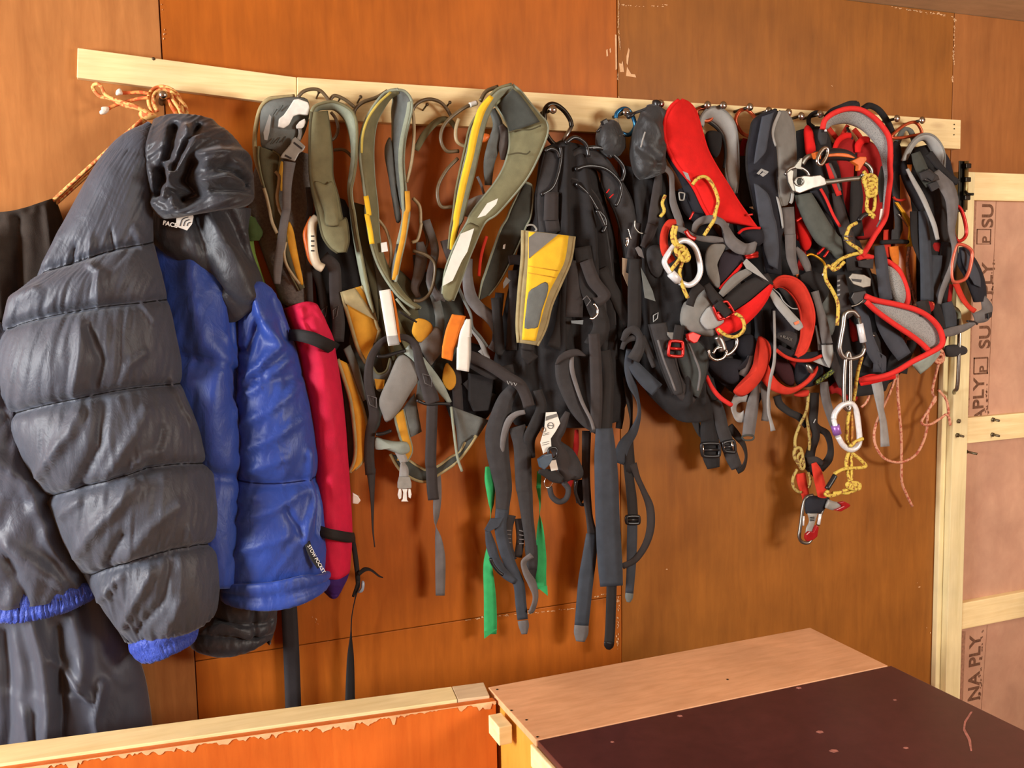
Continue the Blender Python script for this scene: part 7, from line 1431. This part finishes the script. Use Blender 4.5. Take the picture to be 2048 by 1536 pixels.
strip('lower_lining', at(.085, cv(FP, 560, 800, 570, 880, 610, 960, 640, 1010)), at(.08, cv(FP, 590, 810, 640, 880, 675, 960, 680, 1030)), .004, M_slate, h)
ST(h, M_gw2, 20, .07, cv(FP, 690, 1080, 720, 1150, 700, 1200, 640, 1220), ws=(10, 22, 26, 22))
ST(h, M_gw2, 15, .09, cv(FP, 650, 1240, 580, 1275, 500, 1300, 450, 1310), ws=(8, 14, 18, 14))
ST(h, M_gw, 22, .08, cv(FP, 470, 1120, 490, 1200, 490, 1300), ws=(22, 26, 26))
ST(h, M_redo, 10, .085, cv(FP, 525, 1000, 560, 1080, 600, 1140, 645, 1175), ws=(12, 11, 9, 10), t=.004, name='red_tape')
ST(h, M_red2, 8, .07, cv(FP, 500, 1010, 490, 1090, 485, 1120), t=.004, name='red_tape')
tube('grey_tube', at(.05, cv(FP, 500, 1150, 530, 1165, 545, 1200, 530, 1270)), .006, fabric('sage_tube', (120, 124, 100), .6), h)
pad('dark_lump', cv(FP, 460, 1390, 540, 1380, 590, 1400, 580, 1440, 470, 1455), .06, .012, M_bpad2, h)
ST(h, M_bp, 4, .09, cv(FP, 595, 1235, 640, 1240, 660, 1255), t=.003, name='strap_keeper')
plate('keeper', cv(FP, 715, 1190, 742, 1180, 738, 1210, 718, 1222), .075, .005, M_bp, h)
for lab, pp, d in (('upper red wire carabiner hanging over the door post', cv(FP, 522, 530, 555, 545, 580, 610, 592, 690, 575, 730, 540, 742, 515, 700, 510, 600), .095),
                   ('lower red wire carabiner hanging over the door edge', cv(FP, 540, 765, 590, 775, 625, 810, 620, 880, 600, 950, 570, 985, 510, 990, 500, 900, 520, 800), .1)):
    carabiner(lab, [(*p, d) for p in pp], .0045, M_reda if 'upper' in lab else solid('salmon_anodised', (206, 96, 72), .35, .4), group='carabiners on the harnesses')
carabiner('orange wire carabiner on the last bolt of the rail', [(*p, .06) for p in cv(FL, 1345, 485, 1400, 420, 1480, 360, 1560, 330, 1610, 345, 1650, 410, 1645, 450, 1560, 470, 1450, 490)], .004, M_orga, group='carabiners on the rail')
ST(h, M_foam, 11, .045, cv(FL, 1400, 560, 1430, 480, 1480, 400, 1540, 420, 1580, 520), ws=(10, 12, 8, 10, 12), name='back_strap', t=.004)
# ---- yellow ice tool adze and wooden shaft behind
o = thing('ice_tool', 'orange shafted ice tool with a golden metal head behind the straps', 'ice tool', W(1810, 420, .04))
strip('shaft', at(.035, [(1790, 330), (1788, 500), (1786, 680)]), at(.035, [(1834, 330), (1832, 500), (1832, 680)]), .02, wood('orange_shaft', (168, 84, 26), (196, 110, 40), (8, 8, 1), 6, .4), o, m=8, edge=.4)
plate('head', cv(FL, 1370, 1150, 1400, 1150, 1460, 1230, 1530, 1330, 1550, 1430, 1560, 1480, 1525, 1500, 1515, 1400, 1450, 1270), .06, .005, M_goldm, o, .001)
plate('head', cv(FM, 1525, 60, 1565, 60, 1575, 150, 1600, 210, 1605, 260, 1560, 272, 1480, 275, 1520, 235, 1510, 180), .06, .005, M_goldm, o, .001)
tube('head_wire', at(.062, cv(FL, 1420, 1270, 1470, 1340, 1510, 1400)), .0014, M_steel, o)
tube('red_ring', at(.06, cv(FL, 1365, 1095, 1390, 1120, 1440, 1130, 1485, 1120)), .003, M_redo, o)
ST(o, M_redo, 10, .045, cv(FM, 1290, 100, 1300, 250, 1330, 380), ws=(10, 14, 12), name='tape')
ST(o, M_orw, 16, .05, cv(FM, 1370, 270, 1380, 370, 1400, 460), ws=(18, 17, 8), name='tape')
ST(o, M_bpad2, 14, .055, cv(FL, 1400, 830, 1390, 950, 1400, 1150, 1420, 1400), cv(FM, 1400, 120, 1380, 220), ws=(10, 16, 14, 16, 20, 14), name='leash')
tube('leash', at(.06, cv(FM, 1240, 230, 1330, 225, 1420, 220, 1510, 225)), .0055, M_bpad, o)
pad('black_head', cv(FL, 1340, 600, 1380, 520, 1420, 560, 1430, 700, 1440, 850, 1400, 880, 1350, 800), .05, .014, M_bpad, o)
# ---- pink flecked cords
o = thing('accessory_cord', 'long pink flecked cord dangling in loops beside the door post', 'cord', W(1820, 690, .06), 'pink accessory cords')
tube('strand', at((.06, .03), cv(FP, 165, 1180, 175, 1350, 170, 1500), cv(FO, 1225, 0, 1240, 200, 1260, 450, 1262, 700, 1265, 880, 1310, 1000, 1365, 1115)), .0034, M_pcord, o)
tube('strand', at((.05, .035), cv(FP, 205, 1350, 190, 1480), cv(FO, 1160, 0, 1070, 200, 1005, 380, 1010, 520, 1080, 640, 1180, 690, 1290, 685, 1400, 620, 1470, 500, 1505, 370, 1520, 200, 1590, 90, 1560, 0), cv(FP, 425, 1480, 440, 1400)), .0034, M_pcord, o)
tube('strand', at(.06, cv(FO, 1590, 60, 1530, 180, 1460, 290, 1470, 330, 1540, 330, 1640, 270, 1690, 235, 1720, 270, 1730, 340)), .0034, M_pcord, o)
tube('strand', at(.06, cv(FO, 1620, 0, 1690, 90, 1710, 180, 1715, 230)), .0034, M_pcord, o)
for q in range(2): tube('knot_turn', at(.07, cv(FP, 400+q*14, 1430+q*20, 435, 1415+q*26, 450, 1450+q*20, 425, 1475+q*18, 398, 1460+q*20)), .0042, M_pcord, o, closed=True)
tube('strand', at(.045, cv(FO, 960, 30, 930, 110, 880, 165)), .003, M_pcord, o)
M_brc = flecked('brown_cord_sheath', (140, 84, 54), (100, 60, 40), 150)
o = thing('accessory_cord', 'brown cord bundle hanging behind the lower mesh lobe', 'cord', W(1815, 500, .05))
tube('strand', at(.05, cv(FM, 1530, 270, 1510, 420, 1520, 560, 1560, 750, 1600, 880)), .004, M_brc, o)
tube('strand', at(.05, cv(FM, 1540, 650, 1590, 820, 1550, 900, 1500, 860)), .004, M_brc, o)
tube('strand', at(.05, cv(FM, 1370, 1120, 1420, 1260, 1450, 1400, 1440, 1500)), .004, M_brc, o)
tube('strand', at(.05, cv(FM, 1500, 1180, 1470, 1320, 1450, 1500)), .004, M_brc, o)
tube('strand', at(.05, cv(FM, 1530, 560, 1540, 900, 1500, 1180)), .003, M_brc, o)
# black straps dangling below the mesh lobes on the right
h = thing('webbing_bundle', 'black webbing bundle hanging under the steel chain carabiner', 'webbing', W(1710, 700, .06))
ST(h, M_bpad, 20, .08, cv(FM, 1150, 1150, 1180, 1260, 1150, 1400, 1100, 1500), ws=(14, 20, 22, 20), t=.006)
ST(h, M_bw, 30, .06, cv(FM, 1280, 1060, 1330, 1250, 1420, 1450), ws=(40, 50, 40), t=.006)
tube('glint', at(.085, cv(FM, 1150, 1175, 1175, 1190)), .0022, M_alu, h, n=1)
ST(h, M_bw2, 14, .06, cv(FN, 1480, 120, 1500, 300, 1560, 480), ws=(16, 20, 14))
FR()
# ================================================================== dark filler pads and straps added in the gaps of the bundle
FR()
def dark(parent, *pts, d=.022, t=.008, mat=None, name='gap_filler'):  # filler pad, added so the gaps between straps come out dark
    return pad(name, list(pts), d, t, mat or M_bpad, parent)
h = thing('webbing_bundle', 'added dark filler pads and straps in the gaps behind the red and grey harnesses', 'webbing', W(1500, 500, .02))
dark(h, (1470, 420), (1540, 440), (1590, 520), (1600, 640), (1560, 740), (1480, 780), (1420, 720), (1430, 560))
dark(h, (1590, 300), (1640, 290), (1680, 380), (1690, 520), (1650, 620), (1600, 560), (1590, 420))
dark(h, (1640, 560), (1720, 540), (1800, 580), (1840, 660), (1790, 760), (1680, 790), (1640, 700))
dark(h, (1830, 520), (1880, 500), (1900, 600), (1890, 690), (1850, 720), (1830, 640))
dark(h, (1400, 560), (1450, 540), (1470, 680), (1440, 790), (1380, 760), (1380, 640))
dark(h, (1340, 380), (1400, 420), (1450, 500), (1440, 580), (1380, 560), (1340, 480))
ST(h, M_bw2, 24, .04, [(1452, 440), (1470, 560), (1450, 680), (1470, 780)])
ST(h, M_gw, 20, .04, [(1500, 560), (1520, 660), (1500, 760)])
ST(h, M_bw2, 22, .04, [(1560, 560), (1600, 640), (1580, 760)])
ST(h, M_bw, 20, .045, [(1720, 520), (1740, 640), (1760, 760)])
ST(h, M_red2, 14, .045, [(1600, 400), (1610, 480), (1600, 540)])
ST(h, M_ink, 30, .05, [(1445, 700), (1500, 690), (1560, 700)], t=.006)
ST(h, M_ink, 26, .048, [(1430, 740), (1480, 780), (1520, 800)], t=.006)
h = thing('webbing_bundle', 'added olive and grey filler pads and straps in the gaps behind the gold leg loops', 'webbing', W(760, 600, .02))  # filler added to close the gaps in front of the wall
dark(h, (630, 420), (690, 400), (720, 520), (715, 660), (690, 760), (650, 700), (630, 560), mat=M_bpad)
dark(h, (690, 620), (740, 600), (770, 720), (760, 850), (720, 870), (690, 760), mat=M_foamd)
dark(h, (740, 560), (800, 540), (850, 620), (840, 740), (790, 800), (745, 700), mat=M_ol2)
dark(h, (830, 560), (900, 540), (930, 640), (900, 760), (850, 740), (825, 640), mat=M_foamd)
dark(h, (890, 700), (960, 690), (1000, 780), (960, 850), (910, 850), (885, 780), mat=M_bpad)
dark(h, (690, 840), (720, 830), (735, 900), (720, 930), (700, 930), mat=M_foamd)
ST(h, M_ol, 16, .035, [(770, 560), (790, 640), (830, 720), (850, 800)])
ST(h, M_foam, 18, .04, [(860, 560), (880, 650), (850, 740), (840, 800)], name='webbing_strap')
ST(h, M_bw2, 20, .045, [(910, 720), (915, 790), (918, 850)], name='webbing_strap')
ST(h, M_lgw, 10, .05, [(930, 640), (960, 680), (975, 720), (960, 700)], name='webbing_strap')
ST(h, M_gw2, 16, .045, [(852, 440), (870, 500), (860, 560), (880, 600)], name='webbing_strap')
ST(h, M_gw2, 20, .04, [(890, 480), (905, 540), (880, 600)], name='webbing_strap')
ST(h, M_bw, 24, .05, [(935, 760), (960, 790), (990, 800)], name='webbing_strap')
plate('black_pouch', [(935, 745), (985, 755), (975, 820), (945, 822), (935, 800)], .045, .012, M_bpad, h, .003)
ST(h, M_ol, 9, .04, [(742, 380), (745, 460), (750, 540), (770, 640), (790, 720)], name='webbing_strap')
# seams and darker lining on the big olive loop
for p_ in (cv(FC, 1010, 640, 1120, 610, 1230, 610, 1340, 570), cv(FC, 1000, 870, 1100, 850, 1190, 860, 1230, 830)):
    strap('pad_seam', at(.097, p_), 3, .0012, M_ol2, bpy.data.objects['climbing_harness.003'])
FR()
